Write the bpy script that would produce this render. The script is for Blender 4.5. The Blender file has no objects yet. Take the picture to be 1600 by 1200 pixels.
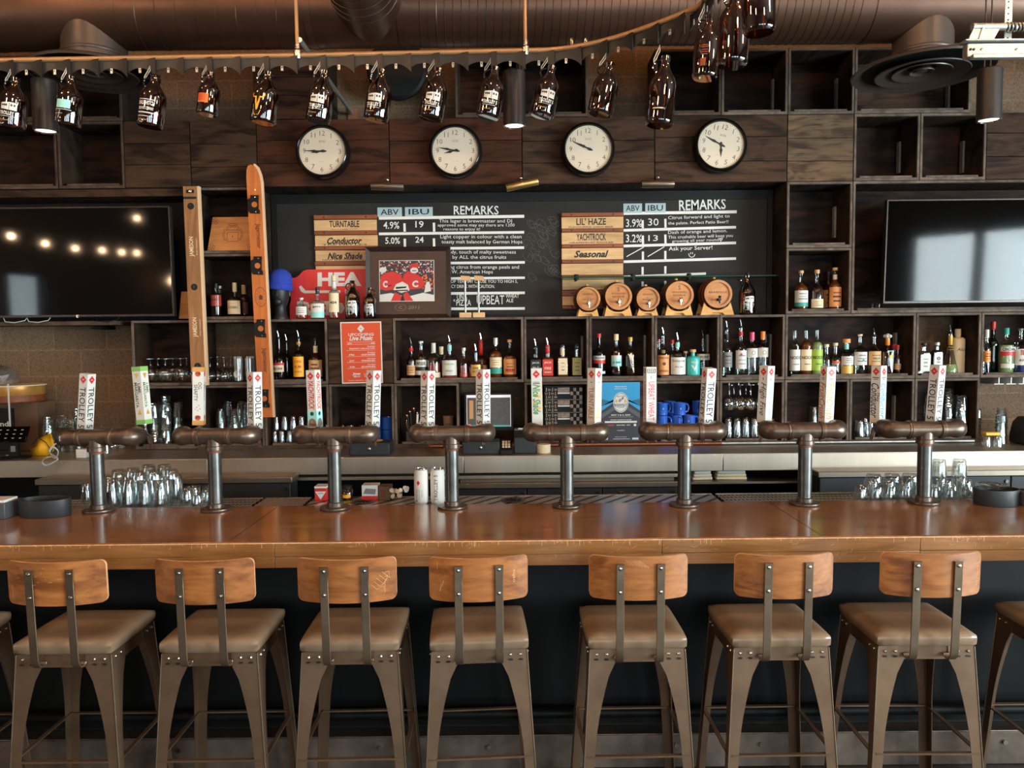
import bpy, math, random
from mathutils import Vector, Matrix
random.seed(11)
S = bpy.context.scene
COL = S.collection
PI = math.pi
# ------------------------------------------------------------------ camera
FPX, CAMZ = 1180.0, 1.9
PITCH, ROLL = math.atan(70/1180), 0.0098
_F = Vector((0, math.cos(PITCH), -math.sin(PITCH)))
_U0 = Vector((0, math.sin(PITCH), math.cos(PITCH)))
_R0 = Vector((1, 0, 0))
_U = _U0*math.cos(ROLL) + _R0*math.sin(ROLL)
_R = _R0*math.cos(ROLL) - _U0*math.sin(ROLL)
cam = bpy.data.objects.new('camera', bpy.data.cameras.new('camera'))
COL.objects.link(cam)
cam.data.sensor_fit = 'HORIZONTAL'; cam.data.sensor_width = 36
cam.data.lens = FPX/1600*36
cam.data.clip_start = 0.05; cam.data.clip_end = 100
m = Matrix((_R, _U, -_F)).transposed().to_4x4()
m.translation = Vector((0, 0, CAMZ))
cam.matrix_world = m
S.camera = cam
def at(px, py, d):
    r = _F + _R*((px-800)/FPX) - _U*((py-600)/FPX)
    s = d/r.y
    return Vector((r.x*s, d, CAMZ+r.z*s))
def W(n, d): return n*d/FPX
# ------------------------------------------------------------------ light and exposure
S.view_settings.view_transform = 'Standard'
try: S.view_settings.look = 'None'
except Exception: pass
S.view_settings.exposure = 0.9
S.view_settings.gamma = 1
S.view_settings.use_curve_mapping = False
S.cycles.use_denoising = True
S.cycles.max_bounces = 8
S.cycles.diffuse_bounces = 3
S.cycles.glossy_bounces = 4
S.cycles.transmission_bounces = 6
S.cycles.transparent_max_bounces = 24
S.cycles.sample_clamp_indirect = 4
S.cycles.caustics_reflective = False
S.cycles.caustics_refractive = False
wd = bpy.data.worlds.new('World'); S.world = wd; wd.use_nodes = True
wd.node_tree.nodes['Background'].inputs[0].default_value = (0.75, 0.88, 1, 1)
wd.node_tree.nodes['Background'].inputs[1].default_value = 1.0
def area(name, loc, target, sx, sy, watts, col):
    l = bpy.data.lights.new(name, 'AREA'); l.shape = 'RECTANGLE'; l.size = sx; l.size_y = sy
    l.energy = watts; l.color = col
    o = bpy.data.objects.new(name, l); COL.objects.link(o); o.location = loc
    d = Vector(target)-Vector(loc)
    o.rotation_euler = d.to_track_quat('-Z', 'Y').to_euler()
    return o
DAY = (0.86, 0.95, 1.0)
WARM = (1.0, 0.66, 0.38)
# daylight through the street windows in the right-hand wall, the windows behind the camera, and a side window on the left
for yy in (-3.6, -1.4, 0.8):
    area('window_daylight', (8.2, yy, 1.75), (0, yy+0.3, 1.6), 1.9, 2.5, 560, DAY)
for xx in (-1.2, 1.6, 4.4):
    area('window_daylight', (xx, -6.29, 1.8), (xx, 5, 1.5), 1.5, 2.4, 50 if xx < 0 else 90, DAY)
def warm_point(loc, watts, r=0.05):
    l = bpy.data.lights.new('warm_point_light', 'POINT'); l.energy = watts; l.color = WARM; l.shadow_soft_size = r
    o = bpy.data.objects.new('warm_point_light', l); COL.objects.link(o); o.location = loc
area('window_daylight', (-6.97, .15, 1.85), (0, .4, 1.6), .75, 1.65, 45, DAY)
warm_point((-6.4, -3.5, 2.75), 16, .06)
# the string of warm bulbs along the left side, and the pendants over the room
for (bx, by, bz) in ((-5.6, 2.3, 3.0), (-5.77, 1.4, 3.0), (-5.8, .7, 3.0), (-5.63, .35, 3.0), (-5.54, .0, 3.0), (-5.4, -.15, 3.0), (-5.2, .2, 3.45)):
    warm_point((bx, by, bz), 6, .035)
for (bx, by) in ((-3.6, 1.2), (-1.2, 1.0), (1.2, 1.0), (3.6, 1.2), (-2.4, -1.8), (2.4, -1.8)):
    warm_point((bx, by, 4.1), 40, .2)
WARM = (1.0, 0.50, 0.22)
for bx in (-3.4, -1.9, -.2, 1.5, 3.2):  # added unseen warm lights overhead, for an orange glow on the duct
    warm_point((bx, 2.85, 4.5), 17, .05)
# ------------------------------------------------------------------ materials
def lin(c):
    return tuple(((x/255)/12.92 if x/255 <= .04045 else ((x/255+.055)/1.055)**2.4) for x in c) + (1,)
def nm(name):
    m = bpy.data.materials.new(name); m.use_nodes = True
    nt = m.node_tree
    return m, nt, nt.nodes['Principled BSDF']
def ramp(nt, fac, stops):
    r = nt.nodes.new('ShaderNodeValToRGB'); el = r.color_ramp.elements
    while len(el) < len(stops): el.new(.5)
    for e, (p, c) in zip(el, stops): e.position = p; e.color = c
    nt.links.new(fac, r.inputs[0]); return r.outputs[0]
def coords(nt, scale=(1, 1, 1), rnd=True, rot=(0, 0, 0)):
    tc = nt.nodes.new('ShaderNodeTexCoord'); mp = nt.nodes.new('ShaderNodeMapping')
    mp.inputs['Scale'].default_value = scale; mp.inputs['Rotation'].default_value = rot
    nt.links.new(tc.outputs['Object'], mp.inputs[0])
    if rnd:
        oi = nt.nodes.new('ShaderNodeObjectInfo'); mu = nt.nodes.new('ShaderNodeMath'); mu.operation = 'MULTIPLY'; mu.inputs[1].default_value = 37
        nt.links.new(oi.outputs['Random'], mu.inputs[0]); nt.links.new(mu.outputs[0], mp.inputs['Location'])
    return mp.outputs[0]
def noise(nt, vec, scale, detail=4, rough=.6, dist=0):
    n = nt.nodes.new('ShaderNodeTexNoise'); n.inputs['Scale'].default_value = scale; n.inputs['Detail'].default_value = detail
    n.inputs['Roughness'].default_value = rough; n.inputs['Distortion'].default_value = dist
    nt.links.new(vec, n.inputs['Vector']); return n.outputs[0]
def bumpn(nt, b, h, strength, dist=.002):
    n = nt.nodes.new('ShaderNodeBump'); n.inputs['Strength'].default_value = strength; n.inputs['Distance'].default_value = dist
    nt.links.new(h, n.inputs['Height']); nt.links.new(n.outputs[0], b.inputs['Normal'])
def M(name, c, rough=.5, metal=0, var=0, scale=12, bump=0, emit=0, spec=.5, coat=0):
    m, nt, b = nm(name)
    b.inputs['Roughness'].default_value = rough; b.inputs['Metallic'].default_value = metal
    b.inputs['Specular IOR Level'].default_value = spec
    b.inputs['Coat Weight'].default_value = coat; b.inputs['Coat Roughness'].default_value = .12
    l = lin(c); b.inputs['Base Color'].default_value = l
    if var:
        f = noise(nt, coords(nt), scale, 6)
        lo = tuple(x*(1-var) for x in l[:3])+(1,); hi = tuple(min(1, x*(1+var)) for x in l[:3])+(1,)
        nt.links.new(ramp(nt, f, [(.3, lo), (.7, hi)]), b.inputs['Base Color'])
        if bump: bumpn(nt, b, f, bump)
    if emit:
        b.inputs['Emission Color'].default_value = l; b.inputs['Emission Strength'].default_value = emit
    return m
def WOOD(name, c1, c2, rough=.55, grain=(1.2, 22, 22), sc=3.0, bump=.25, coat=0, contrast=(.3, .72), spec=.5, wave=0):
    m, nt, b = nm(name)
    v = coords(nt, grain)
    f = noise(nt, v, sc, 7, .65, .6)
    if wave:
        f2 = noise(nt, coords(nt, tuple(g**.55 for g in grain)), wave, 2, .5, 1.5)
        mp = nt.nodes.new('ShaderNodeMath'); mp.operation = 'MULTIPLY'; mp.inputs[1].default_value = 14
        sn = nt.nodes.new('ShaderNodeMath'); sn.operation = 'SINE'
        nt.links.new(f2, mp.inputs[0]); nt.links.new(mp.outputs[0], sn.inputs[0])
        ad = nt.nodes.new('ShaderNodeMath'); ad.operation = 'MULTIPLY_ADD'; ad.inputs[1].default_value = .16
        nt.links.new(sn.outputs[0], ad.inputs[0]); nt.links.new(f, ad.inputs[2]); f = ad.outputs[0]
    g = noise(nt, coords(nt, (1, 1, 1)), 2.2, 3)
    mx = nt.nodes.new('ShaderNodeMix'); mx.data_type = 'RGBA'; mx.blend_type = 'MULTIPLY'; mx.inputs[0].default_value = .55
    nt.links.new(ramp(nt, f, [(contrast[0], lin(c1)), (contrast[1], lin(c2))]), mx.inputs[6])
    nt.links.new(ramp(nt, g, [(.3, (.55, .55, .55, 1)), (.7, (1.15, 1.15, 1.15, 1))]), mx.inputs[7])
    nt.links.new(mx.outputs[2], b.inputs['Base Color'])
    b.inputs['Roughness'].default_value = rough; b.inputs['Specular IOR Level'].default_value = spec
    b.inputs['Coat Weight'].default_value = coat; b.inputs['Coat Roughness'].default_value = .13
    if bump: bumpn(nt, b, f, bump)
    return m
def GLASS(name, tint, refl=.06, dens=0.0, dens_col=(0, 0, 0), rough=.02):
    m = bpy.data.materials.new(name); m.use_nodes = True; nt = m.node_tree; nt.nodes.clear()
    out = nt.nodes.new('ShaderNodeOutputMaterial'); tr = nt.nodes.new('ShaderNodeBsdfTransparent'); gl = nt.nodes.new('ShaderNodeBsdfGlossy')
    tr.inputs[0].default_value = lin(tint); gl.inputs[0].default_value = (1, 1, 1, 1); gl.inputs['Roughness'].default_value = rough
    lw = nt.nodes.new('ShaderNodeLayerWeight'); lw.inputs[0].default_value = .42
    ma = nt.nodes.new('ShaderNodeMath'); ma.operation = 'MULTIPLY_ADD'; ma.inputs[1].default_value = .42; ma.inputs[2].default_value = refl
    nt.links.new(lw.outputs['Facing'], ma.inputs[0])
    mx = nt.nodes.new('ShaderNodeMixShader'); nt.links.new(ma.outputs[0], mx.inputs[0])
    base = tr.outputs[0]
    if dens:
        df = nt.nodes.new('ShaderNodeBsdfDiffuse'); df.inputs[0].default_value = lin(dens_col)
        m2 = nt.nodes.new('ShaderNodeMixShader'); m2.inputs[0].default_value = dens
        nt.links.new(tr.outputs[0], m2.inputs[1]); nt.links.new(df.outputs[0], m2.inputs[2]); base = m2.outputs[0]
    nt.links.new(base, mx.inputs[1]); nt.links.new(gl.outputs[0], mx.inputs[2]); nt.links.new(mx.outputs[0], out.inputs[0])
    return m
def CMU():
    m, nt, b = nm('concrete_block'); b.inputs['Roughness'].default_value = .9; b.inputs['Specular IOR Level'].default_value = .2
    tc = nt.nodes.new('ShaderNodeTexCoord'); mp = nt.nodes.new('ShaderNodeMapping'); mp.inputs['Rotation'].default_value = (-PI/2, 0, 0)
    mp.inputs['Location'].default_value = (.06, .18, 0)
    nt.links.new(tc.outputs['Object'], mp.inputs[0])
    br = nt.nodes.new('ShaderNodeTexBrick'); br.inputs['Scale'].default_value = 1
    for k, v in (('Brick Width', .41), ('Row Height', .203), ('Mortar Size', .006), ('Mortar Smooth', .3)): br.inputs[k].default_value = v
    br.inputs['Color1'].default_value = lin((130, 106, 84)); br.inputs['Color2'].default_value = lin((118, 95, 74)); br.inputs['Mortar'].default_value = lin((140, 112, 88))
    nt.links.new(mp.outputs[0], br.inputs['Vector'])
    sp = noise(nt, coords(nt, rnd=False), 95, 3, .7)
    mx = nt.nodes.new('ShaderNodeMix'); mx.data_type = 'RGBA'; mx.blend_type = 'MULTIPLY'; mx.inputs[0].default_value = .8
    nt.links.new(br.outputs[0], mx.inputs[6]); nt.links.new(ramp(nt, sp, [(.33, (.35, .33, .31, 1)), (.47, (.9, .9, .9, 1)), (.62, (1, 1, 1, 1)), (.72, (1.5, 1.45, 1.4, 1))]), mx.inputs[7])
    nt.links.new(mx.outputs[2], b.inputs['Base Color'])
    bumpn(nt, b, sp, .35, .004)
    return m
def STEEL(name, c, rough=.26, streak=(16, 16, .8), var=.07):
    m, nt, b = nm(name); b.inputs['Metallic'].default_value = 1; l = lin(c)
    f = noise(nt, coords(nt, streak), 2.0, 4)
    nt.links.new(ramp(nt, f, [(.3, tuple(x*(1-var) for x in l[:3])+(1,)), (.7, l)]), b.inputs['Base Color'])
    r = nt.nodes.new('ShaderNodeMath'); r.operation = 'MULTIPLY_ADD'; r.inputs[1].default_value = .1; r.inputs[2].default_value = rough-.05
    nt.links.new(f, r.inputs[0]); nt.links.new(r.outputs[0], b.inputs['Roughness'])
    bumpn(nt, b, f, .004, .002)
    return m
X = {}
X['crate'] = WOOD('dark_crate_wood', (26, 19, 14), (58, 43, 32), .75, (14, 1.5, 1.5), 3, .4, wave=2, spec=.16)
X['crate_h'] = WOOD('dark_plank_wood', (34, 23, 16), (74, 53, 38), .7, (1.3, 13, 13), 2.4, .45, wave=1.6, spec=.16)
X['crate_red'] = WOOD('reddish_plank_wood', (40, 21, 13), (76, 44, 29), .68, (1.3, 13, 13), 2.4, .4, wave=1.6, spec=.16)
X['crate_grey'] = WOOD('weathered_plank_wood', (62, 48, 37), (112, 89, 68), .75, (1.3, 13, 13), 2.6, .5, wave=2, spec=.16)
X['edge'] = WOOD('worn_edge_wood', (66, 56, 49), (128, 112, 98), .7, (3, 18, 3), 3, .3, spec=.16)
X['edge_d'] = WOOD('dark_edge_wood', (54, 43, 36), (100, 82, 68), .7, (3, 18, 3), 3, .3, spec=.16)
X['back'] = WOOD('shaded_crate_back_wood', (11, 7, 5), (52, 33, 23), .7, (1.4, 10, 9), 2.2, .4, wave=1.3, spec=.16)  # colour darkened to carry the shade deep inside the crates
X['hand_slot'] = M('lit_slot_edge', (122, 118, 112), .7, var=.25, scale=20)
X['cmu'] = CMU()
X['bar_top'] = WOOD('bar_top_wood', (112, 72, 40), (162, 110, 66), .19, (1.2, 12, 12), 2.2, .03, coat=.5)
X['bar_edge'] = WOOD('bar_edge_wood', (136, 88, 46), (172, 120, 70), .33, (1.5, 16, 16), 2.4, .05, coat=.3)
X['bar_wear'] = M('worn_bar_edge', (214, 160, 116), .45, var=.3, scale=60)
X['black'] = M('black_panel', (15, 14, 14), .5, var=.4, scale=3, spec=.16)
X['blackmatte'] = M('black_matte', (14, 13, 12), .6, spec=.3)
X['kick'] = M('rusty_kick_plate', (112, 96, 86), .4, .55, var=.55, scale=5, bump=.2)
X['floor'] = M('dark_floor', (52, 46, 42), .5, var=.3, scale=4)
X['ceiling'] = M('brown_ceiling', (70, 44, 30), .8, var=.2, scale=3)
X['plaster'] = M('interior_plaster', (96, 78, 64), .8, var=.15, scale=2)
X['seat'] = M('taupe_leather', (128, 105, 83), .36, var=.16, scale=5, bump=.1)
X['back_wood'] = WOOD('backrest_plywood', (120, 68, 32), (172, 108, 56), .34, (2, 15, 15), 3.2, .06, coat=.25, contrast=(.28, .74), wave=1.5)
X['back_edge'] = M('pale_plywood_edge', (208, 156, 112), .5, var=.25, scale=30)
X['bronze'] = M('bronze_steel', (124, 98, 77), .38, .7, var=.22, scale=5)
X['strap'] = M('strap_steel', (138, 118, 98), .32, .85, var=.2, scale=9)
X['bolt'] = M('bright_bolt', (190, 182, 170), .25, 1)
X['pipe'] = M('pipe_steel', (92, 91, 88), .34, .9, var=.28, scale=14)
X['iron'] = M('malleable_iron', (98, 83, 72), .35, .75, var=.32, scale=18, bump=.12)
X['steel'] = STEEL('brushed_steel', (186, 172, 156), .44)
X['steel_d'] = STEEL('dull_steel', (150, 138, 124), .42)
X['chrome'] = M('chrome', (225, 225, 225), .12, 1)
X['galv'] = M('galvanized', (178, 182, 178), .38, .8, var=.2, scale=30)
X['duct'] = M('black_duct', (82, 60, 48), .36, .7, var=.12, scale=4)
X['vent'] = M('vent_paint', (74, 64, 57), .4, .25)
X['ductseam'] = M('duct_seam', (70, 56, 47), .4, .6)
X['rail'] = M('tan_rail', (176, 134, 92), .4, .4, var=.1)
X['rubber'] = M('dark_rubber_flap', (38, 35, 33), .45, var=.25, scale=12)
X['amber'] = GLASS('amber_glass', (132, 66, 30), .10, .22, (22, 9, 5))
X['clear'] = GLASS('clear_glass', (244, 248, 248), .125)
X['bottle'] = GLASS('bottle_glass', (226, 232, 228), .05)
X['greenglass'] = GLASS('green_glass', (86, 120, 78), .05, .2, (20, 40, 20))
X['darkglass'] = M('dark_bottle_glass', (15, 11, 9), .08, spec=.7)
X['browng'] = M('brown_bottle_glass', (44, 22, 12), .08, spec=.7)
X['whisky'] = M('whisky', (126, 62, 24), .15)
X['rose'] = M('pink_spirit', (168, 74, 58), .15)
X['darkliq'] = M('dark_spirit', (46, 18, 10), .12)
X['blueliq'] = M('blue_spirit', (28, 50, 120), .12)
X['limeliq'] = M('pale_green_spirit', (170, 190, 130), .2)
X['clockrim'] = M('clock_rim', (22, 18, 16), .16, .3, spec=.7)
X['clockface'] = M('clock_face', (204, 195, 176), .4)
X['ink'] = M('black_ink', (16, 15, 15), .5)
X['white'] = M('white_paint', (206, 204, 197), .45)
X['paper'] = M('white_paper', (214, 211, 203), .6)
X['cream'] = M('cream_paper', (226, 206, 168), .6)
X['beige'] = M('beige_paper', (206, 162, 112), .6)
X['red'] = M('red_paint', (196, 40, 36), .45)
X['orange'] = M('orange_paper', (206, 74, 36), .55)
X['orangel'] = M('orange_label', (236, 104, 46), .5)
X['yellow'] = M('yellow_paint', (242, 178, 30), .5)
X['gold'] = M('gold_label', (206, 160, 70), .4, .3)
X['teal'] = M('teal_glaze', (58, 178, 168), .3)
X['tealp'] = M('teal_print', (42, 150, 132), .5)
X['mint'] = M('mint_print', (150, 214, 206), .5)
X['green'] = M('green_print', (128, 176, 92), .5)
X['lime'] = M('lime_label', (156, 190, 62), .5)
X['blue'] = M('blue_enamel', (44, 92, 186), .18, coat=.4)
X['navy'] = M('navy_plastic', (30, 34, 74), .4)
X['pink'] = M('pink_cap', (214, 66, 116), .35)
X['orcap'] = M('orange_cap', (232, 140, 36), .35)
X['posterblue'] = M('poster_blue', (38, 146, 196), .5)
X['posterdark'] = M('poster_dark', (44, 44, 52), .5)
X['grey'] = M('grey_paint', (120, 120, 118), .5)
X['plank'] = WOOD('pale_sign_wood', (196, 150, 96), (230, 190, 138), .55, (1.4, 14, 14), 2.4, .1)
X['slat'] = WOOD('brown_sign_slat', (110, 54, 26), (156, 84, 44), .55, (1.4, 14, 14), 2.4, .1)
X['barrel'] = WOOD('barrel_oak', (170, 104, 48), (214, 148, 84), .5, (2, 12, 2), 2.6, .1)
X['barrel_d'] = WOOD('barrel_stave', (74, 46, 28), (124, 80, 48), .55, (12, 2, 12), 2.6, .2)
X['hoop'] = M('barrel_hoop', (58, 46, 38), .4, .8)
X['stand'] = WOOD('barrel_stand_wood', (206, 142, 66), (238, 184, 106), .5, (2, 12, 12), 2.4, .1)
X['level'] = WOOD('ski_brown_wood', (126, 82, 46), (172, 122, 76), .5, (16, 16, 1.2), 2.4, .15)
X['ski'] = WOOD('ski_orange_wood', (180, 92, 36), (216, 124, 58), .4, (16, 16, 1.2), 2.4, .08)
X['winebox'] = WOOD('wine_box_wood', (206, 124, 60), (238, 164, 96), .5, (1.4, 14, 14), 2.4, .1)
X['brown_print'] = M('brown_print', (96, 48, 22), .6)
X['board'] = M('chalkboard', (44, 41, 38), .62, var=.25, scale=2.5, spec=.2)
X['chalk'] = M('chalk_white', (222, 222, 217), .7)
X['headplate'] = M('pale_blue_plate', (168, 186, 190), .6, var=.08)
X['screen'] = M('tv_screen', (7, 6, 6), .055, spec=.24)
X['tvframe'] = M('tv_frame', (60, 54, 50), .3, .6)
X['brass'] = M('brass', (200, 170, 110), .3, .9)
X['pewter'] = M('pewter_tube', (112, 98, 86), .35, .8)
X['lampface'] = M('lamp_reflector', (250, 236, 206), .3, emit=1.5)
X['canblack'] = M('black_spotlight', (44, 40, 38), .42, .3)
X['sign_red'] = M('sign_red', (206, 44, 44), .5, var=.08)
X['mat'] = M('brown_mount', (62, 36, 24), .5, var=.12)
X['pframe'] = M('dark_picture_frame', (34, 22, 18), .3)
X['hat'] = M('blue_knit', (38, 60, 160), .9, var=.2, scale=90, bump=.5)
X['head'] = M('black_mannequin', (28, 27, 28), .5)
X['skin'] = M('photo_skin', (206, 150, 120), .6)
X['cardboard'] = M('brown_cardboard', (98, 72, 52), .8, var=.1)
X['goldbox'] = M('gold_tin', (196, 144, 70), .35, .4, var=.15)
X['plastic'] = GLASS('clear_plastic_bag', (215, 215, 212), .16, .12, (200, 200, 200), .15)
X['aqua'] = GLASS('green_edge_glass', (90, 180, 150), .08, .35, (30, 100, 80))
X['cabinet'] = M('cooler_black', (34, 37, 40), .5, var=.2, scale=9)
X['towel'] = M('cream_towel', (214, 198, 170), .9, var=.1, scale=40, bump=.3)
X['screenlit'] = M('pos_screen', (62, 58, 56), .35, var=.3, scale=40, emit=.2)
X['perf'] = M('perforated_steel', (150, 140, 128), .35, .9, var=.15)
X['hole'] = M('dark_hole', (14, 13, 12), .7)
# ------------------------------------------------------------------ mesh tools
_tcache = {}
def text_geom(s, bold=0, shear=0):
    k = (s, bold, shear)
    if k in _tcache: return _tcache[k]
    cu = bpy.data.curves.new('t', 'FONT'); cu.body = s; cu.resolution_u = 2; cu.offset = bold; cu.shear = shear
    cu.space_line = .95
    o = bpy.data.objects.new('t', cu)
    me = bpy.data.meshes.new_from_object(o)
    vs = [(v.co.x, v.co.y) for v in me.vertices]; fs = [tuple(p.vertices) for p in me.polygons]
    bpy.data.objects.remove(o); bpy.data.curves.remove(cu); bpy.data.meshes.remove(me)
    if vs:
        x0 = min(v[0] for v in vs); x1 = max(v[0] for v in vs); y0 = min(v[1] for v in vs); y1 = max(v[1] for v in vs)
        vs = [((v[0]-x0)/max(x1-x0, 1e-6)-.5, (v[1]-y0)/max(y1-y0, 1e-6)-.5) for v in vs]
        asp = (x1-x0)/max(y1-y0, 1e-6)
    else: asp = 1
    _tcache[k] = (vs, fs, asp); return _tcache[k]
def flat(O, ux=(1, 0, 0), uy=(0, 0, 1)):
    O = Vector(O); ux = Vector(ux); uy = Vector(uy)
    return lambda u, v: O+ux*u+uy*v
def cyl(R, z0, c=(0, 0), a0=0):
    return lambda u, v: Vector((c[0]+R*math.sin(u/R+a0), c[1]-R*math.cos(u/R+a0), z0+v))
class MB:
    def __init__(s): s.v = []; s.f = []; s.mi = []; s.m = 0
    def add(s, vs, fs):
        b = len(s.v); s.v += [tuple(v) for v in vs]
        for f in fs: s.f.append(tuple(i+b for i in f)); s.mi.append(s.m)
        return s
    def box(s, c, d, R=None):
        c = Vector(c); h = Vector(d)/2
        vs = [Vector((x*h.x, y*h.y, z*h.z)) for x in (-1, 1) for y in (-1, 1) for z in (-1, 1)]
        if R is not None: vs = [R @ v for v in vs]
        return s.add([v+c for v in vs], [(0, 1, 3, 2), (4, 6, 7, 5), (0, 4, 5, 1), (2, 3, 7, 6), (0, 2, 6, 4), (1, 5, 7, 3)])
    def bb(s, x0, x1, y0, y1, z0, z1): return s.box(((x0+x1)/2, (y0+y1)/2, (z0+z1)/2), (x1-x0, y1-y0, z1-z0))
    def lathe(s, prof, seg=20, c=(0, 0, 0), sx=1, sy=1, ex=2, R=None):
        vs = []; fs = []; c = Vector(c); n = len(prof)
        for r, z in prof:
            for k in range(seg):
                a = 2*PI*(k+.5)/seg; ca, sa = math.cos(a), math.sin(a)
                if ex != 2:
                    q = (abs(ca)**ex+abs(sa)**ex)**(-1/ex); ca *= q; sa *= q
                p = Vector((r*ca*sx, r*sa*sy, z))
                if R is not None: p = R @ p
                vs.append(p+c)
        for i in range(n-1):
            for k in range(seg):
                k2 = (k+1) % seg
                fs.append((i*seg+k, i*seg+k2, (i+1)*seg+k2, (i+1)*seg+k))
        if prof[0][0] > 1e-6: fs.append(tuple(range(seg))[::-1])
        if prof[-1][0] > 1e-6: fs.append(tuple((n-1)*seg+k for k in range(seg)))
        return s.add(vs, fs)
    def open_lathe(s, prof, seg=20, c=(0, 0, 0), R=None):
        b = len(s.f); s.lathe(prof, seg, c, R=R)
        keep = [(f, m) for f, m in zip(s.f[b:], s.mi[b:]) if len(f) == 4]
        s.f[b:] = [x[0] for x in keep]; s.mi[b:] = [x[1] for x in keep]; return s
    def tube(s, pts, r, seg=8, closed=False, caps=True, flatn=None):
        pts = [Vector(p) for p in pts]; n = len(pts); vs = []; fs = []
        rr = r if isinstance(r, (list, tuple)) else [r]*n
        up = None
        for i, p in enumerate(pts):
            if closed: t = pts[(i+1) % n]-pts[i-1]
            else: t = pts[min(i+1, n-1)]-pts[max(i-1, 0)]
            t.normalize()
            if up is None:
                up = Vector((0, 0, 1)) if abs(t.z) < .9 else Vector((0, 1, 0))
            a = t.cross(up)
            if a.length < 1e-5: a = t.cross(Vector((1, 0, 0)))
            a.normalize(); b = a.cross(t); up = b
            for k in range(seg):
                w = 2*PI*k/seg
                vs.append(p+(a*math.cos(w)+b*math.sin(w))*rr[i])
        for i in range(n if closed else n-1):
            j = (i+1) % n
            for k in range(seg):
                k2 = (k+1) % seg
                fs.append((i*seg+k, i*seg+k2, j*seg+k2, j*seg+k))
        if not closed and caps:
            fs.append(tuple(range(seg))[::-1]); fs.append(tuple((n-1)*seg+k for k in range(seg)))
        return s.add(vs, fs)
    def sph(s, c, r, seg=10, sz=1):
        n = max(4, seg//2)
        return s.lathe([(r*math.sin(PI*i/n)+1e-7*(i in (0, n)), -r*math.cos(PI*i/n)*sz) for i in range(n+1)], seg, c)
    def poly(s, pts, P):
        return s.add([P(u, v) for u, v in pts], [tuple(range(len(pts)))])
    def rect(s, u0, v0, u1, v1, P, nu=1):
        vs = []
        for i in range(nu+1):
            u = u0+(u1-u0)*i/nu; vs += [P(u, v0), P(u, v1)]
        return s.add(vs, [(2*i, 2*i+2, 2*i+3, 2*i+1) for i in range(nu)])
    def prism(s, pts, P0, P1):
        n = len(pts)
        vs = [P0(u, v) for u, v in pts]+[P1(u, v) for u, v in pts]
        fs = [tuple(range(n)), tuple(range(2*n-1, n-1, -1))]
        fs += [(i, i+n, (i+1) % n+n, (i+1) % n) for i in range(n)]
        return s.add(vs, fs)
    def text(s, t, w, h, P, c=(0, 0), bold=0, shear=0, rot=0):
        vs, fs, asp = text_geom(t, bold, shear)
        if h is None: h = w/asp
        if w is None: w = h*asp
        cr, sr = math.cos(rot), math.sin(rot)
        return s.add([P(c[0]+x*w*cr-y*h*sr, c[1]+x*w*sr+y*h*cr) for x, y in vs], fs)
    def disc(s, r, P, c=(0, 0), seg=24, r0=0):
        if r0 <= 0: return s.poly([(c[0]+r*math.cos(2*PI*k/seg), c[1]+r*math.sin(2*PI*k/seg)) for k in range(seg)], P)
        vs = []
        for k in range(seg):
            a = 2*PI*k/seg
            vs += [P(c[0]+r*math.cos(a), c[1]+r*math.sin(a)), P(c[0]+r0*math.cos(a), c[1]+r0*math.sin(a))]
        return s.add(vs, [(2*k, (2*k+2) % (2*seg), (2*k+3) % (2*seg), 2*k+1) for k in range(seg)])
    def line(s, pts, w, P):
        for (a, b) in zip(pts[:-1], pts[1:]):
            dx, dy = b[0]-a[0], b[1]-a[1]; L = math.hypot(dx, dy) or 1
            nx, ny = -dy/L*w/2, dx/L*w/2
            s.poly([(a[0]+nx, a[1]+ny), (a[0]-nx, a[1]-ny), (b[0]-nx, b[1]-ny), (b[0]+nx, b[1]+ny)], P)
        return s
def obj(name, mb, mats, parent=None, loc=None, smooth=40, bevel=0, rot=None):
    me = bpy.data.meshes.new(name)
    me.from_pydata(mb.v, [], mb.f)
    if not isinstance(mats, (list, tuple)): mats = [mats]
    for q in mats: me.materials.append(X[q] if isinstance(q, str) else q)
    if len(mats) > 1 and len(me.polygons) == len(mb.mi): me.polygons.foreach_set('material_index', mb.mi)
    me.validate()
    if smooth:
        me.polygons.foreach_set('use_smooth', [True]*len(me.polygons)); me.set_sharp_from_angle(angle=math.radians(smooth))
    me.update()
    o = bpy.data.objects.new(name, me); COL.objects.link(o)
    if parent is not None: o.parent = parent
    if loc is not None: o.location = loc
    if rot is not None: o.rotation_euler = rot
    if bevel:
        b = o.modifiers.new('bevel', 'BEVEL'); b.width = bevel; b.segments = 2; b.limit_method = 'ANGLE'
    return o
def tag(o, label, cat, group=None):
    o['label'] = label; o['category'] = cat
    if group: o['group'] = group
    return o
def thing(name, label, cat, loc=(0, 0, 0), rot=(0, 0, 0), group=None):
    o = bpy.data.objects.new(name, None); COL.objects.link(o); o.location = loc; o.rotation_euler = rot
    o.empty_display_size = .05
    return tag(o, label, cat, group)
def struct(name, mb, mats, **k):
    o = obj(name, mb, mats, **k); o['kind'] = 'structure'; return o
def dup(src, label, loc, rot=None, group=None, scale=None):
    r = src.copy(); COL.objects.link(r); r.location = loc
    if rot is not None: r.rotation_euler = rot
    if scale is not None: r.scale = scale
    if label: r['label'] = label
    if group: r['group'] = group
    for ch in list(src.children):
        c = ch.copy(); COL.objects.link(c); c.parent = r
        for g in list(ch.children):
            d = g.copy(); COL.objects.link(d); d.parent = c
    return r
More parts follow.
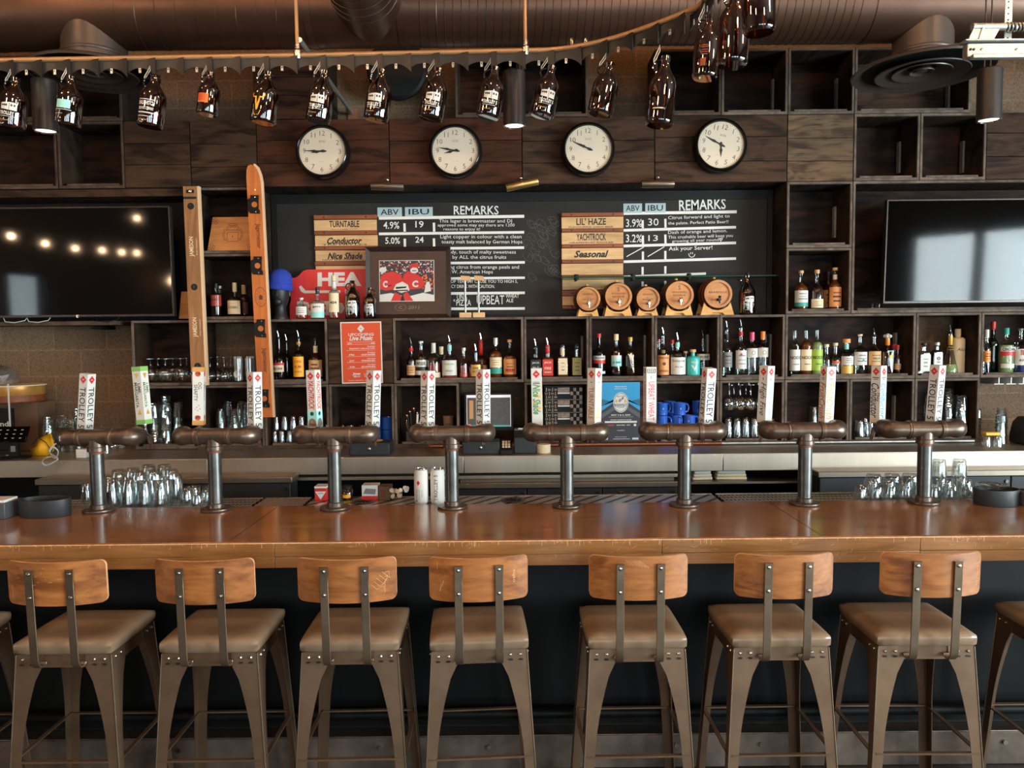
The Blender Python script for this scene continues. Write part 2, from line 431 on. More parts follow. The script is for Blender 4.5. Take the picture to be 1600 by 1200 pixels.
class Proto:
    """first use moves the source itself, later uses copy it"""
    def __init__(s, src): s.src = src; s.used = False
    def place(s, label, loc, rot=None, group=None, scale=None):
        if s.used: return dup(s.src, label, loc, rot, group, scale)
        s.used = True; o = s.src; o.location = loc
        if rot is not None: o.rotation_euler = rot
        if scale is not None: o.scale = scale
        if label: o['label'] = label
        if group: o['group'] = group
        return o
# ------------------------------------------------------------------ the room
FL = -0.08
struct('floor', MB().bb(-7.2, 8.6, -6.6, 6.1, FL-.1, FL), 'floor')
struct('ceiling', MB().bb(-7.2, 8.6, -6.6, 6.1, 4.75, 4.85), 'ceiling')
WALLY = 5.86
struct('wall_back', MB().bb(-7.2, 8.6, WALLY, 6.1, FL, 4.75), 'cmu')
def wall_with_windows(name, axis, pos, lo, hi, wins, t=.2):
    mb = MB(); edges = [lo]+[e for w in wins for e in w[:2]]+[hi]
    def seg(a, b, z0, z1):
        if b-a < .01: return
        if axis == 'x': mb.bb(pos, pos+t, a, b, z0, z1)
        else: mb.bb(a, b, pos, pos+t, z0, z1)
    for a, b in zip(edges[::2], edges[1::2]): seg(a, b, FL, 4.75)
    for a, b, z0, z1 in wins: seg(a, b, FL, z0); seg(a, b, z1, 4.75)
    struct(name, mb, 'plaster')
wall_with_windows('wall_right', 'x', 8.1, -6.6, 6.1, [(-4.6, 1.8, .45, 3.1)])
wall_with_windows('wall_front', 'y', -6.3, -7.2, 8.6, [(-2.1, 5.3, .55, 3.05)])
wall_with_windows('wall_left', 'x', -7.0, -6.6, 6.1, [(-.3, .6, .95, 2.75)])
def window(n, axis, pos, lo, hi, z0, z1, k):
    fr = MB(); gl = MB()
    def b(mb, a, c, y0, y1, za, zb):
        if axis == 'x': mb.bb(pos+y0, pos+y1, a, c, za, zb)
        else: mb.bb(a, c, pos+y0, pos+y1, za, zb)
    b(fr, lo, hi, 0, .08, z0, z0+.06); b(fr, lo, hi, 0, .08, z1-.06, z1)
    for i in range(k+1):
        x = lo+(hi-lo)*i/k; b(fr, max(lo, x-.03), min(hi, x+.03), 0, .08, z0+.06, z1-.06)
    w = struct('window_%d' % n, fr, 'blackmatte')
    b(gl, lo+.03, hi-.03, .035, .045, z0+.06, z1-.06)
    obj('pane', gl, 'clear', w)
window(1, 'x', 8.03, -4.6, 1.8, .45, 3.1, 3)
window(2, 'y', -6.17, -2.1, 5.3, .55, 3.05, 4)
window(3, 'x', -6.88, -.3, .6, .95, 2.75, 1)
# ------------------------------------------------------------------ the bar
BT, BE, B0, B1 = 1.06, .953, 3.11, 3.82
bar = thing('bar_counter', 'long wooden bar counter with thick worn front edge across the photo', 'bar', (0, 3.45, FL))
def L(y): return y-3.45
def Z(z): return z-FL
mb = MB(); mb.bb(-4.2, 4.4, L(B0+.02), L(B1), Z(BT-.05), Z(BT)); obj('bar_top', mb, 'bar_top', bar, bevel=.003)
mb = MB()
for xa, xb in ((-4.2, -1.0), (-1.0, .62), (.62, 1.7), (1.7, 4.4)):
    mb.bb(xa+.0006, xb-.0006, L(B0), L(B0+.02), Z(BE+.048), Z(BT-.0015)); mb.bb(xa+.0006, xb-.0006, L(B0+.001), L(B0+.02), Z(BE), Z(BE+.0472))
obj('front_edge', mb, 'bar_edge', bar, bevel=.002)
mb = MB(); P = flat((0, L(B0-.0006), Z(0)))
mb.bb(-4.2, 4.4, L(B0-.0008), L(B0+.004), Z(BT-.004), Z(BT+.0006))
for i in range(150):      # nicks and scratches in the front edge
    x = random.uniform(-2.2, 2.3); h = random.choice((.006, .009, .014, .02)); 
    mb.line([(x, BT-.003), (x+random.uniform(-.002, .002), BT-.003-h)], random.uniform(.0012, .0028), P)
for i in range(46):
    x = random.uniform(-2.1, 2.2); z = random.uniform(BE+.01, BT-.01); a = random.uniform(-.5, 1.6); q = random.uniform(.01, .035)
    mb.line([(x, z), (x+q*.6*math.cos(a), z+q*.5*math.sin(a)), (x+q*math.cos(a+.4), z+q*math.sin(a+.4)*.6)], .0012, P)
obj('worn_scratches', mb, 'bar_wear', bar)
# water rings / darker wear patches in the varnish, joints between the boards
mb = MB(); P = flat((0, 0, Z(BT+.0004)), (1, 0, 0), (0, 1, 0))
for xj in (-1.2, 1.3):
    obj('board_joint', MB().line([(xj, L(B0+.03)), (xj, L(B1-.01))], .003, P), 'ink', bar)
mb = MB(); mb.bb(-4.2, 4.4, L(3.40), L(3.44), Z(.12), Z(BE)); obj('front_panel', mb, 'black', bar)
mb = MB(); mb.bb(-4.2, 4.4, L(3.37), L(3.46), 0.003, Z(.079)); obj('kick_plate', mb, 'kick', bar, bevel=.004)
mb = MB(); mb.bb(-4.2, 4.4, L(3.362), L(3.44), Z(.079), Z(.088)); obj('kick_plate_rim', mb, 'pewter', bar, bevel=.002)
mb = MB(); mb.bb(-4.2, 4.4, L(3.44), L(3.54), Z(.0885), Z(.13)); obj('plinth', mb, 'blackmatte', bar)
mb = MB(); mb.tube([(-4.2, L(3.345), Z(.2)), (4.4, L(3.345), Z(.2))], .024, 12)
for x in (-3.3, -2.2, -1.1, .0, 1.1, 2.2, 3.3): mb.bb(x-.012, x+.012, L(3.35), L(3.40), Z(.19), Z(.21))
obj('foot_rail', mb, 'black', bar)
for x in (-1.55, -.62, -.12, .74, 1.13, 1.68, 2.25):
    mb = MB().lathe([(0, -.004), (.008, -.004), (.011, 0), (.011, .006), (0, .006)], 10, R=Matrix.Rotation(PI/2, 3, 'X'))
    obj('kick_bolt', mb, 'bolt', bar, loc=(x, L(3.366), Z(.03)))
mb = MB(); mb.bb(-4.2, 4.4, L(3.70), L(3.74), 0.003, Z(BE)); obj('rear_panel', mb, 'blackmatte', bar)
mb = MB(); mb.bb(-4.2, 4.4, L(3.44), L(3.70), Z(BE-.04), Z(BE)); obj('top_support', mb, 'blackmatte', bar)
# ------------------------------------------------------------------ bar stools
def stool():
    t = thing('bar_stool', 'bar stool', 'stool')
    Zs = lambda z: z-FL
    # local origin: floor under the seat centre; seat 0.39 wide, 0.37 deep
    hw, hd, st = .196, .185, .735
    n = 14; mb = MB(); vs = []; fs = []
    def edge(u): return math.copysign(abs(u)**.8, u)
    for i in range(n+1):
        for j in range(n+1):
            u = 2*i/n-1; v = 2*j/n-1
            k = 1-max(abs(u), abs(v))**6
            sag = -.008*math.exp(-((u*1.5)**2+((v+.25)*1.4)**2))
            zz = .057+.006*(1-u*u)*(1-v*v)+sag
            z = Zs(st-.057)+zz*(1-(max(abs(u), abs(v))**9)*.25)
            q = 1-.02*abs(u*v)**3
            vs.append((hw*u*q, hd*v*q, z))
    for i in range(n):
        for j in range(n): fs.append((i*(n+1)+j, (i+1)*(n+1)+j, (i+1)*(n+1)+j+1, i*(n+1)+j+1))
    ring = [i*(n+1) for i in range(n+1)]+[n*(n+1)+j for j in range(1, n+1)]+[i*(n+1)+n for i in range(n-1, -1, -1)]+[j for j in range(n-1, 0, -1)]
    b = len(vs); m_ = len(ring)
    for sc, dz in ((1.012, -.02), (1.006, -.042), (.97, -.05)):
        for r in ring: vs.append((vs[r][0]*sc, vs[r][1]*sc, Zs(st-.012)+dz+.004))
    prev = ring
    for q in range(3):
        cur = [b+q*m_+k for k in range(m_)]
        for k in range(m_): fs.append((prev[(k+1) % m_], prev[k], cur[k], cur[(k+1) % m_]))
        prev = cur
    fs.append(tuple(prev))
    mb.add(vs, fs); obj('seat_cushion', mb, 'seat', t, smooth=70)
    # metal seat rails
    mb = MB(); z0, z1 = Zs(.622), Zs(.676); a = .003
    for s in (-1, 1):
        mb.box((0, s*(hd-.012), (z0+z1)/2), (2*hw-.03, a, z1-z0)); mb.box((s*(hw-.012), 0, (z0+z1)/2), (a, 2*hd-.03, z1-z0))
    mb.box((0, 0, z1+.004), (2*hw-.03, 2*hd-.03, .006))
    obj('seat_rail', mb, 'bronze', t)
    top = Zs(.676)
    for sx in (-1, 1):
        for sy in (-1, 1):
            mb = MB(); N = 14; outs = []; splay = .045
            for ax in (0, 1):
                vs = []; fs = []
                for i in range(N+1):
                    q = i/N; z = top*(1-q)
                    px = sx*(hw-.008+splay*q); py = sy*(hd-.008+splay*q)
                    w = .045+(.108-.045)*max(0, 1-q*1.9)**1.7 if q > .08 else .104
                    w = w*(1-.15*q)
                    o_ = Vector((px, py, z)); e = Vector((-sx*w, 0, 0)) if ax == 0 else Vector((0, -sy*w, 0))
                    th = Vector((0, -sy*.003, 0)) if ax == 0 else Vector((-sx*.003, 0, 0))
                    vs += [o_, o_+e, o_+th, o_+e+th]
                for i in range(N):
                    b = 4*i
                    for (p, q2) in ((0, 1), (1, 3), (3, 2), (2, 0)): fs.append((b+p, b+q2, b+4+q2, b+4+p))
                mb.add(vs, fs)
            leg = obj('leg', mb, 'bronze', t, smooth=25)
            obj('leg_corner', MB().tube([(sx*(hw-.008), sy*(hd-.008), top-.002), (sx*(hw-.008+splay), sy*(hd-.008+splay), .003)], .0026, 8), 'strap', leg)  # corner bend in brighter metal, its highlight put into the colour
            for k in (.026, .066):
                obj('rivet', MB().sph((0, 0, 0), .0065, 8), 'bolt', leg, loc=(sx*(hw-.008-k), sy*(hd-.005), top-.02))
                obj('rivet', MB().sph((0, 0, 0), .0065, 8), 'bolt', leg, loc=(sx*(hw-.005), sy*(hd-.008-k), top-.02))
                if sy < 0:
                    obj('slot_hole', MB().poly([(.0095*math.cos(a), .0042*math.sin(a)) for a in [2*PI*j/12 for j in range(12)]], flat((0, 0, 0))), 'hole', leg,
                        loc=(sx*(hw-.0065-k), sy*(hd-.004)-.0015, top-.04))
    for s in (-1, 1):
        zf = Zs(.25); off = .04
        o1 = MB().box((0, s*(hd+off-.028), zf), (2*(hw+off-.035), .016, .007)); obj('foot_bar', o1, 'bronze', t)
        o2 = MB().box((s*(hw+off-.028), 0, zf), (.016, 2*(hd+off-.035), .007)); obj('foot_bar', o2, 'bronze', t)
    # curved plywood backrest
    bw, zlo, zhi, yb = .192, Zs(.892), Zs(1.062), -hd-.058
    N = 16; r = .022
    def yc(x): return yb+.05*(x/bw)**2
    outline = []
    for (cx, cz, a0) in ((bw-r, zhi-r, 0), (-(bw-r), zhi-r, 90), (-(bw-r)+.008, zlo+r, 180), (bw-r-.008, zlo+r, 270)):
        for k in range(6):
            a = math.radians(a0+18*k); outline.append((cx+r*math.cos(a), cz+r*math.sin(a)))
    # build as columns so the sheet can curve
    def colz(x):
        q = abs(x); lo, hi = zlo, zhi
        if q > bw-r:
            d = q-(bw-r); c = r-math.sqrt(max(0, r*r-d*d)); hi -= c
        if q > bw-r:
            d = q-(bw-r); c = r-math.sqrt(max(0, r*r-d*d)); lo += c
        return lo, hi
    xs = [-bw+bw*2*i/24 for i in range(25)]; xs = sorted(set([-bw, -bw+.003, -bw+.008, -bw+.015, bw-.015, bw-.008, bw-.003, bw]+xs[1:-1]))
    vs = []; fs = []; th = .012; lean = .1
    def pt(x, z, f): return (x, yc(x)-lean*(z-zlo)*.35+f*th, z)
    for x in xs:
        lo, hi = colz(x); hi = max(hi, lo+.001)
        vs += [pt(x, lo, 0), pt(x, hi, 0), pt(x, hi, 1), pt(x, lo, 1)]
    n = len(xs)
    bf = MB(); be = MB()
    F1 = []; F2 = []
    for i in range(n-1):
        b = 4*i
        F1 += [(b, b+4, b+5, b+1), (b+2, b+6, b+7, b+3)]; F2 += [(b+1, b+5, b+6, b+2), (b+3, b+7, b+4, b)]
    F2 += [(0, 1, 2, 3), (4*n-1, 4*n-2, 4*n-3, 4*n-4)]
    mb = MB(); mb.add(vs, F1); mb.m = 1; mb.v += []; 
    for f in F2: mb.f.append(f); mb.mi.append(1)
    br = obj('backrest', mb, ['back_wood', 'back_edge'], t, smooth=30)
    for s in (-1, 1):
        x = s*.078; y0 = yc(x)-.006
        path = [(y0-lean*.35*(zhi-.026-zlo), zhi-.026), (y0-lean*.35*(zhi-zlo)*.5, (zhi+zlo)/2), (y0, zlo), (y0+.004, Zs(.79)), (y0+.008, Zs(.70)), (y0+.010, Zs(.672)), (y0+.016, Zs(.654)), (y0+.027, Zs(.643)), (y0+.042, Zs(.640)), (y0+.052, Zs(.644)), (y0+.0565, Zs(.652))]
        sm = []
        vs = []; fs = []; hwid = .0155; tk = .006
        for i, (y, z) in enumerate(path):
            a = path[max(i-1, 0)]; c = path[min(i+1, len(path)-1)]
            ty, tz = c[0]-a[0], c[1]-a[1]; l = math.hypot(ty, tz); ny, nz = tz/l, -ty/l
            for (dx, dn) in ((-hwid, 0), (hwid, 0), (hwid, tk), (-hwid, tk)): vs.append((x+dx, y+ny*dn, z+nz*dn))
        for i in range(len(path)-1):
            b = 4*i
            for k in range(4): fs.append((b+k, b+(k+1) % 4, b+4+(k+1) % 4, b+4+k))
        fs += [(0, 1, 2, 3), tuple(4*len(path)-1-k for k in range(4))]
        mb = MB().add(vs, fs); stp = obj('back_strap', mb, 'strap', t, smooth=35, bevel=.0014)
        for z in (zhi-.042, zlo+.035):
            q = lean*.35*(z-zlo)
            mb = MB().lathe([(0, .002), (.008, .002), (.0085, -.001), (.006, -.006), (.001, -.0075), (0, -.0075)], 10, R=Matrix.Rotation(PI/2, 3, 'X').to_3x3() @ Matrix.Diagonal((1, 1, -1)))
            obj('bolt', mb, 'bolt', stp, loc=(x, y0-q-.0045, z))
    return t
sp = Proto(stool())
stools = [(-151, 1021, 0, 'bar stool cut off by the left edge of the photo, only a seat corner showing'),
 (101, 1020.6, 0, 'leftmost bar stool with its whole wooden backrest showing, scuffed at the left'),
 (328, 1022, .5, 'bar stool second from left with backrest, standing below the bar joint'),
 (546, 1020, 1.0, 'bar stool third from left, pale scratch scrawl on right side of its backrest'),
 (745, 1014, 3.5, 'bar stool left of the widest gap, small carved writing on its reddish backrest'),
 (995, 1011, 0.5, 'bar stool right of the widest gap, third from the right with a full backrest'),
 (1219, 1010, .6, 'bar stool second from right with backrest, clean unscratched orange wood'),
 (1447, 1010, -1, 'rightmost bar stool with a whole backrest, chipped at the right corner'),
 (1720, 1010, 0, 'bar stool cut off by the right edge of the photo, dark seat corner showing')]
for px, py, rz, lab in stools:
    p = at(px, py, 2.92)
    o = sp.place(lab, (p.x, 2.905+.185, FL), (0, 0, math.radians(rz)), 'bar stools along the front of the bar')
    if px in (101, 546, 745, 995, 1447):       # scratches on the plywood
        mb = MB(); rr = random.Random(px)
        def PB(u, v): return Vector((u, -.185-.058+.05*(u/.192)**2-.035*(v-.892)-.0006, v-FL))
        if px == 546:
            for k in range(5): mb.line([(.1+.01*k, .96+.012*k), (.12+.012*k, .94+.01*k), (.145+.005*k, .95+.014*k), (.15, .925+.02*k)], .0012, PB)
        elif px == 745:
            mb.text('osha', .05, .012, PB, (.135, .985), rot=PI/2); mb.line([(-.15, .93), (-.145, .96)], .0022, PB); mb.line([(-.142, .95), (-.135, .975)], .0022, PB); mb.line([(-.16, 1.02), (-.158, 1.045)], .0018, PB)
        elif px == 101:
            mb.line([(-.165, .915), (-.168, .965)], .002, PB)
            for k in range(22): 
                u = rr.uniform(-.15, .1); v = rr.uniform(.97, 1.05); mb.line([(u, v), (u+rr.uniform(.003, .018), v+rr.uniform(-.003, .003))], .0012, PB)
        elif px == 995:
            for k in range(7): mb.line([(-.055+.008*k, 1.05), (-.04+.012*k, 1.032-.002*k)], .0013, PB)
        else:
            for k in range(8): mb.line([(.17+.001*k, .93+.012*k), (.176, .935+.012*k)], .002, PB)
        obj('scratches', mb, 'bar_wear', o)
# ------------------------------------------------------------------ crate shelving on the back wall
GX = lambda k: .088+.4755*k
GZ = [1.118, 1.585, 2.062, 2.537, 3.010, 3.484, 3.950]
YF, DEP = 5.5, .30
SH = .020          # board thickness
CR = []            # inner width of every open crate, for setting things down inside it
PUT = []
def settle(x, y, R, z, front=5.538, back=5.782):
    """nearest free spot for a round thing of radius R standing at height z"""
    lo, hi, f, b = x-.3, x+.3, 0, 9
    for (a0, a1, za, zb, yf) in CR:
        if y > 5.45 and a0 < x < a1 and za < z+.02 < zb: lo, hi, f, b = a0+.0225+R, a1-.0225-R, max(front, yf+.038)+R, back-R
    best = None
    for i in range(-26, 27):
        for j in range(-20, 21):
            u = min(hi, max(lo, x+.004*i)); v = min(b, max(f, y+.006*j))
            if all((u-p)**2+(v-q)**2 >= (R+r+.0008)**2 or abs(z-zz) > .03 for p, q, r, zz in PUT):
                c = abs(u-x)*1.6+abs(v-y)
                if best is None or c < best[0]: best = (c, u, v)
    u, v = (best[1], best[2]) if best else (x, y)
    PUT.append((u, v, R, z)); return u, v
def crate(k0, k1, r, label, kind='open', back='back', body='crate', front='edge', hand_slot=True, r2=None, yf=YF, dep=DEP, lip=True):
    x0, x1 = GX(k0)+.002, GX(k1)-.002; z0, z1 = GZ[r]+.0015, GZ[(r2 or r)+1]-.0015
    w, h = x1-x0, z1-z0
    t = thing('wooden_crate' if kind == 'open' else 'plank_panel_crate', label, 'crate', ((x0+x1)/2, yf+dep/2, z0))
    d = dep/2
    if kind == 'open':
        CR.append((x0, x1, z0, z1, yf))
        obj('side_panel', MB().bb(-w/2, -w/2+SH, -d+.012, d, 0, h), body, t)
        obj('side_panel', MB().bb(w/2-SH, w/2, -d+.012, d, 0, h), body, t)
        obj('top_panel', MB().bb(-w/2+SH, w/2-SH, -d+.012, d, h-SH, h), body, t)
        obj('bottom_panel', MB().bb(-w/2+SH, w/2-SH, -d+.012, d, 0, SH), body, t)
        if back:
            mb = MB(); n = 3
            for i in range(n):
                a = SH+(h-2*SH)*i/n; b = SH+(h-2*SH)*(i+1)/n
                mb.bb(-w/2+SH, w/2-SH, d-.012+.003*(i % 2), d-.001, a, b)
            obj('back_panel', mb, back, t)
        mb = MB(); e = .017        # the worn front edges of the boards, one connected ring
        o = [(-w/2, 0), (w/2, 0), (w/2, h), (-w/2, h)]; i_ = [(-w/2+e, e+.004), (w/2-e, e+.004), (w/2-e, h-e), (-w/2+e, h-e)]
        vs = [(x, -d, z) for x, z in o+i_]+[(x, -d+.012, z) for x, z in o+i_]
        fs = []
        for q in range(4):
            q2 = (q+1) % 4
            fs += [(q, q2, 4+q2, 4+q), (8+q, 12+q, 12+q2, 8+q2), (q, 8+q, 8+q2, q2), (4+q, 4+q2, 12+q2, 12+q)]
        obj('front_edge', mb.add(vs, fs), front, t, bevel=.0025, smooth=0)
        if lip:
            obj('front_lip', MB().bb(-w/2+.05, w/2-.045, -d+.0125, -d+.03, SH+.0005, SH+.016), front, t)
        if hand_slot:
            for s in ((1,) if hand_slot is True else (-1, 1)):
                obj('hand_slot', MB().bb(s*(w/2-SH-.0075)-.007, s*(w/2-SH-.0075)+.007, d-.075, d-.035, .10, h-.14), 'hand_slot', t)  # pale strip standing in for the lit edge of a hand hole
    else:
        n = max(2, round(h/.14)) if kind == 'closed' else 3
        obj('crate_body', MB().bb(-w/2, w/2, -d+.021, d, 0, h), 'crate', t)
        rr = random.Random(k0*7+r)
        zs = [0]+sorted(h*(i+rr.uniform(-.1, .1))/n for i in range(1, n))+[h]
        for a, b in zip(zs[:-1], zs[1:]):
            g = rr.uniform(.001, .0035)
            obj('plank', MB().bb(-w/2+.001, w/2-.001, -d+rr.uniform(0, .004), -d+.0205, a+g, b-.001), back, t, bevel=.002)
    return t
# bottom row, standing on the back counter
crate(-6, -5, 0, 'crate with tall stacked tumblers at the left end of the bottom shelf row', hand_slot=False)
crate(-5, -4, 0, 'crate of tumbler stacks behind the foot of the orange ski', hand_slot=False)
crate(-4, -3, 0, 'crate holding two tiers of small upturned glasses, bottom row left', hand_slot=False)
crate(-3, -2, 0, 'crate with blue mugs stacked at its right, under the orange poster', hand_slot=False)
crate(-2, -1, 0, 'crate with pens and a wooden caddy left of the till screen', hand_slot=False)
crate(0, 1, 0, 'crate filled by the dark woven metal rack', hand_slot=False, front='edge_d')
crate(1, 2, 0, 'plank fronted crate carrying the blue beer festival poster', 'closed', back='crate_h')
crate(2, 3, 0, 'crate with blue mugs right of the blue poster')
crate(3, 4, 0, 'crate with stemware hanging over a row of clear tumblers')
crate(4, 5, 0, 'crate with a low row of upturned glasses, right half of bottom row')
crate(5, 6, 0, 'crate with only two or three dark tumblers at its left side')
crate(6, 7, 0, 'crate with high leaning glass stacks at the right end of the bottom row')
# second row: the bottle row
crate(-6, -5, 1, 'crate with upturned snifters left of the brown ski', hand_slot=False, lip=False)
crate(-5, -4, 1, 'backless crate with stemware and straw tubs between the two skis', back=None, hand_slot=False, lip=False)
crate(-4, -3, 1, 'bottle crate right of the orange ski with three dark liqueur bottles', hand_slot=False)
crate(-3, -2, 1, 'plank fronted crate carrying the orange live music poster', 'closed', back='crate_h')
crate(-2, 0, 1, 'wide whisky crate under the picture frame and card clips', hand_slot=False)
crate(0, 1, 1, 'crate with four square shouldered whiskey bottles')
crate(1, 2, 1, 'crate with three bottles above the blue poster')
crate(2, 3, 1, 'crate with the turquoise bottle in the bottle row')
crate(3, 4, 1, 'crate with pink capped and orange capped bottles')
crate(4, 6, 1, 'wide crate of tequila bottles with swirling plywood back, below the right television')
crate(6, 7, 1, 'backless crate with the tall white bottle, second from right in bottle row', back=None)
crate(7, 8.3, 1, 'bottle crate cut off by the right edge of the photo', hand_slot=False)
# third and fourth row
crate(-5, -4, 2, 'crate with cognac bottles behind the orange ski, below the wine box', hand_slot=False, lip=False)
crate(-5, -4, 3, 'crate holding the branded wine box lid between the skis', hand_slot=False, lip=False)
crate(4, 5, 2, 'crate of scotch bottles left of the right television')
crate(4, 5, 3, 'empty crate above the scotch bottles, right of the chalkboard')
# fifth row: the plank band behind the clocks
crate(-9.2, -7.01, 4, 'wide empty crate at the left edge above the left television', hand_slot=False, front='edge_d')
crate(-7, -6, 4, 'empty crate above the right end of the left television', hand_slot=False, front='edge_d')
crate(-6, -5, 4, 'plank panel above the top of the brown ski', 'closed', back='crate_h')
crate(-5, -4, 4, 'plank panel behind the tip of the orange ski', 'closed', back='crate_h')
crate(-4, -2, 4, 'wide plank panel behind the first clock from the left', 'wide', back='crate_red')
crate(-2, 0, 4, 'wide plank panel behind the second clock from the left', 'wide', back='crate_red')
crate(0, 2, 4, 'wide plank panel behind the third clock from the left', 'wide', back='crate_h')
crate(2, 4, 4, 'wide plank panel behind the fourth clock, the rightmost one', 'wide', back='crate_h')
crate(4, 5, 4, 'pale grey plank panel right of the fourth clock', 'closed', back='crate_grey')
crate(5, 6, 4, 'empty crate above the left end of the right television')
crate(6, 7, 4, 'empty crate behind the black spotlight, above the right television')
crate(7, 8.3, 4, 'strongly grained plank panel at the right edge of the photo', 'closed', back='crate_h')
# top row, just under the duct
crate(-9.2, -7.01, 5, 'upper left empty crate behind the black spotlight and first jug', hand_slot=False, front='edge_d')
crate(-7, -6, 5, 'empty crate under the left ceiling diffuser', hand_slot=False, front='edge_d')
crate(-4.03, -2.9, 5, 'dark brown plank panel above the first clock, behind the hanging jugs', 'closed', back='crate_red')
crate(-1, 0, 5, 'plank backed crate above the second clock', back='crate_red', hand_slot=False, front='edge_d')
crate(0, 1, 5, 'dark open crate left of the bare block wall patch under the duct', hand_slot=False, front='edge_d')
crate(2, 3, 5, 'open crate above and left of the fourth clock', hand_slot=False, front='edge_d')
crate(3, 4, 5, 'open crate above and right of the fourth clock')
crate(4, 5, 5, 'open crate left of the right ceiling diffuser')
crate(5, 6.75, 5, 'wide crate half hidden by the right ceiling diffuser', back='crate_h')
# niche for the right television
crate(5, 9.2, 2, 'large open box that frames the right television', back='back', r2=3, hand_slot=False)
t = thing('wall_shelf', 'thin wooden shelf board under the left television', 'shelf', (-3.62, YF+.14, GZ[2]-.03))
obj('board', MB().bb(-1.3, .756, -.15, .15, 0, .029), 'edge_d', t, bevel=.002)
for x in (-1.1, .55):
    obj('bracket', MB().bb(x-.012, x+.012, -.1, .21, -.03, -.001), 'blackmatte', t)
t = thing('backing_panel', 'dark panel on the wall behind the left television', 'panel', (-3.62, 5.8, GZ[2]+.01))
obj('panel', MB().bb(-1.3, 1.3-.06, -.02, .03, 0, .94), 'blackmatte', t)
t = thing('plank_beam', 'long dark beam above the left television', 'beam', (-3.62, YF+.14, GZ[4]-.055))
obj('beam', MB().bb(-1.3, 1.295, -.12, .16, 0, .053), 'crate_h', t)
# ------------------------------------------------------------------ back counter
CT, CF = 1.117, 5.06
t = thing('back_counter', 'stainless steel back counter under the crate shelves', 'counter', (0, 5.4, 0))
obj('counter_top', MB().bb(-4.6, 4.6, CF-5.4, .45, CT-.03, CT-.001), 'steel', t, bevel=.004)
for a, b in ((-4.6, -2.06), (-2.06, -.33), (-.33, 1.42), (1.42, 4.6)):
    obj('apron', MB().bb(a+.002, b-.002, CF-5.4-.002, CF-5.4+.02, CT-.118, CT-.006), 'steel', t, bevel=.002)
for a, b in ((-2.3, 1.12), (2.02, 4.6)): obj('lower_ledge', MB().bb(a, b, CF-5.4+.03, .1, CT-.165, CT-.14), 'steel', t, bevel=.003)
obj('lower_apron', MB().bb(-.36, 1.1, CF-5.4+.05, CF-5.4+.07, CT-.19, CT-.166), 'steel_d', t)
for a, b in ((-2.3, -.41), (.09, 3.43)): obj('upstand', MB().bb(a, b, YF-5.4-.022, YF-5.4-.004, CT, CT+.022), 'edge_d', t)
struct('trim_1', MB().bb(-4.6, 4.6, 5.52, 5.56, FL+.002, CT-.2), 'blackmatte')
t = thing('copper_pipe', 'thin copper coloured pipe lying along the back of the counter', 'pipe', (0, YF-.05, CT+.014))
obj('pipe', MB().tube([(-.6, 0, 0), (1.52, 0, 0)], .011, 10), M('copper_pipe', (150, 92, 68), .35, .8), t)
obj('pipe_sleeve', MB().tube([(1.52, 0, 0), (3.35, 0, 0)], .010, 10), 'galv', t)
# under-counter coolers
def cooler(x0, x1, y0, z1, label, doors, logo=None, top=True, lx=0, y1=5.03):
    xc = (x0+x1)/2; w = x1-x0; d = y1-y0
    t = thing('bottle_cooler', label, 'cooler', (xc, (y0+y1)/2, FL))
    zt = z1-FL
    obj('cabinet', MB().bb(-w/2, w/2, -d/2+.03, d/2, .05, zt-.039), 'cabinet', t)
    obj('lid', MB().bb(-w/2-.012, w/2+.012, -d/2-.012, d/2, zt-.038, zt), 'steel_d', t, bevel=.004)
    for sx in (-1, 1): obj('foot', MB().bb(sx*(w/2-.06)-.02, sx*(w/2-.06)+.02, -d/2+.06, d/2-.06, .001, .049), 'blackmatte', t)
    n = doors
    for i in range(n):
        a = -w/2+w*i/n; b = -w/2+w*(i+1)/n
        dr = obj('door', MB().bb(a+.004, b-.004, -d/2, -d/2+.029, .06, zt-.042), 'cabinet', t, bevel=.003)
        obj('hinge', MB().lathe([(0, 0), (.011, 0), (.011, .008), (0, .008)], 10, R=Matrix.Rotation(PI/2, 3, 'X')), 'bolt', dr, loc=(b-.03, -d/2-.0005, zt-.075))
        obj('handle', MB().bb((a+b)/2-.12, (a+b)/2+.12, -d/2-.018, -d/2-.0005, zt-.21, zt-.185), 'blackmatte', dr, bevel=.004)
    P = flat((lx, -d/2-.0035, zt-.082))
    mb = MB(); mb.text('True', .10, .034, P, bold=.01, shear=.35)
    mb.rect(-.14, .0, -.055, .004, P)
    if logo == 'framed':
        mb.m = 0
        for a in (( -.13, -.03, .09, -.026), (-.13, .026, .09, .03), (-.13, -.03, -.126, .03), (.086, -.03, .09, .03)): mb.rect(*a, P)
        mb.rect(-.12, -.018, -.075, .018, P)
    obj('logo_lettering', mb, 'brass' if logo != 'silver' else 'bolt', t)
    return t
cooler(-3.1, -1.45, 4.88, 1.018, 'black bottle cooler with steel lid at the left, framed logo', 3, 'framed', lx=-.16)
cooler(-.42, 1.12, 5.09, .925, 'black cooler below the middle of the back counter', 3, None, lx=.42, y1=5.44)
cooler(2.0, 4.5, 4.88, 1.018, 'dark cooler with steel lid at the right, behind the short tumblers', 4, 'silver', lx=-.85)
t = thing('steel_shelf_unit', 'open steel under-counter shelf holding cloths, right of centre', 'shelf', (1.56, 5.2, FL))
obj('shelf_board', MB().bb(-.42, .42, -.12, .18, .985, 1.0), 'steel_d', t); obj('shelf_board', MB().bb(-.42, .42, -.12, .18, .8, .815), 'steel_d', t)
for x in (-.40, .40): obj('upright', MB().bb(x-.018, x+.018, -.10, .16, .001, .798), 'steel_d', t)
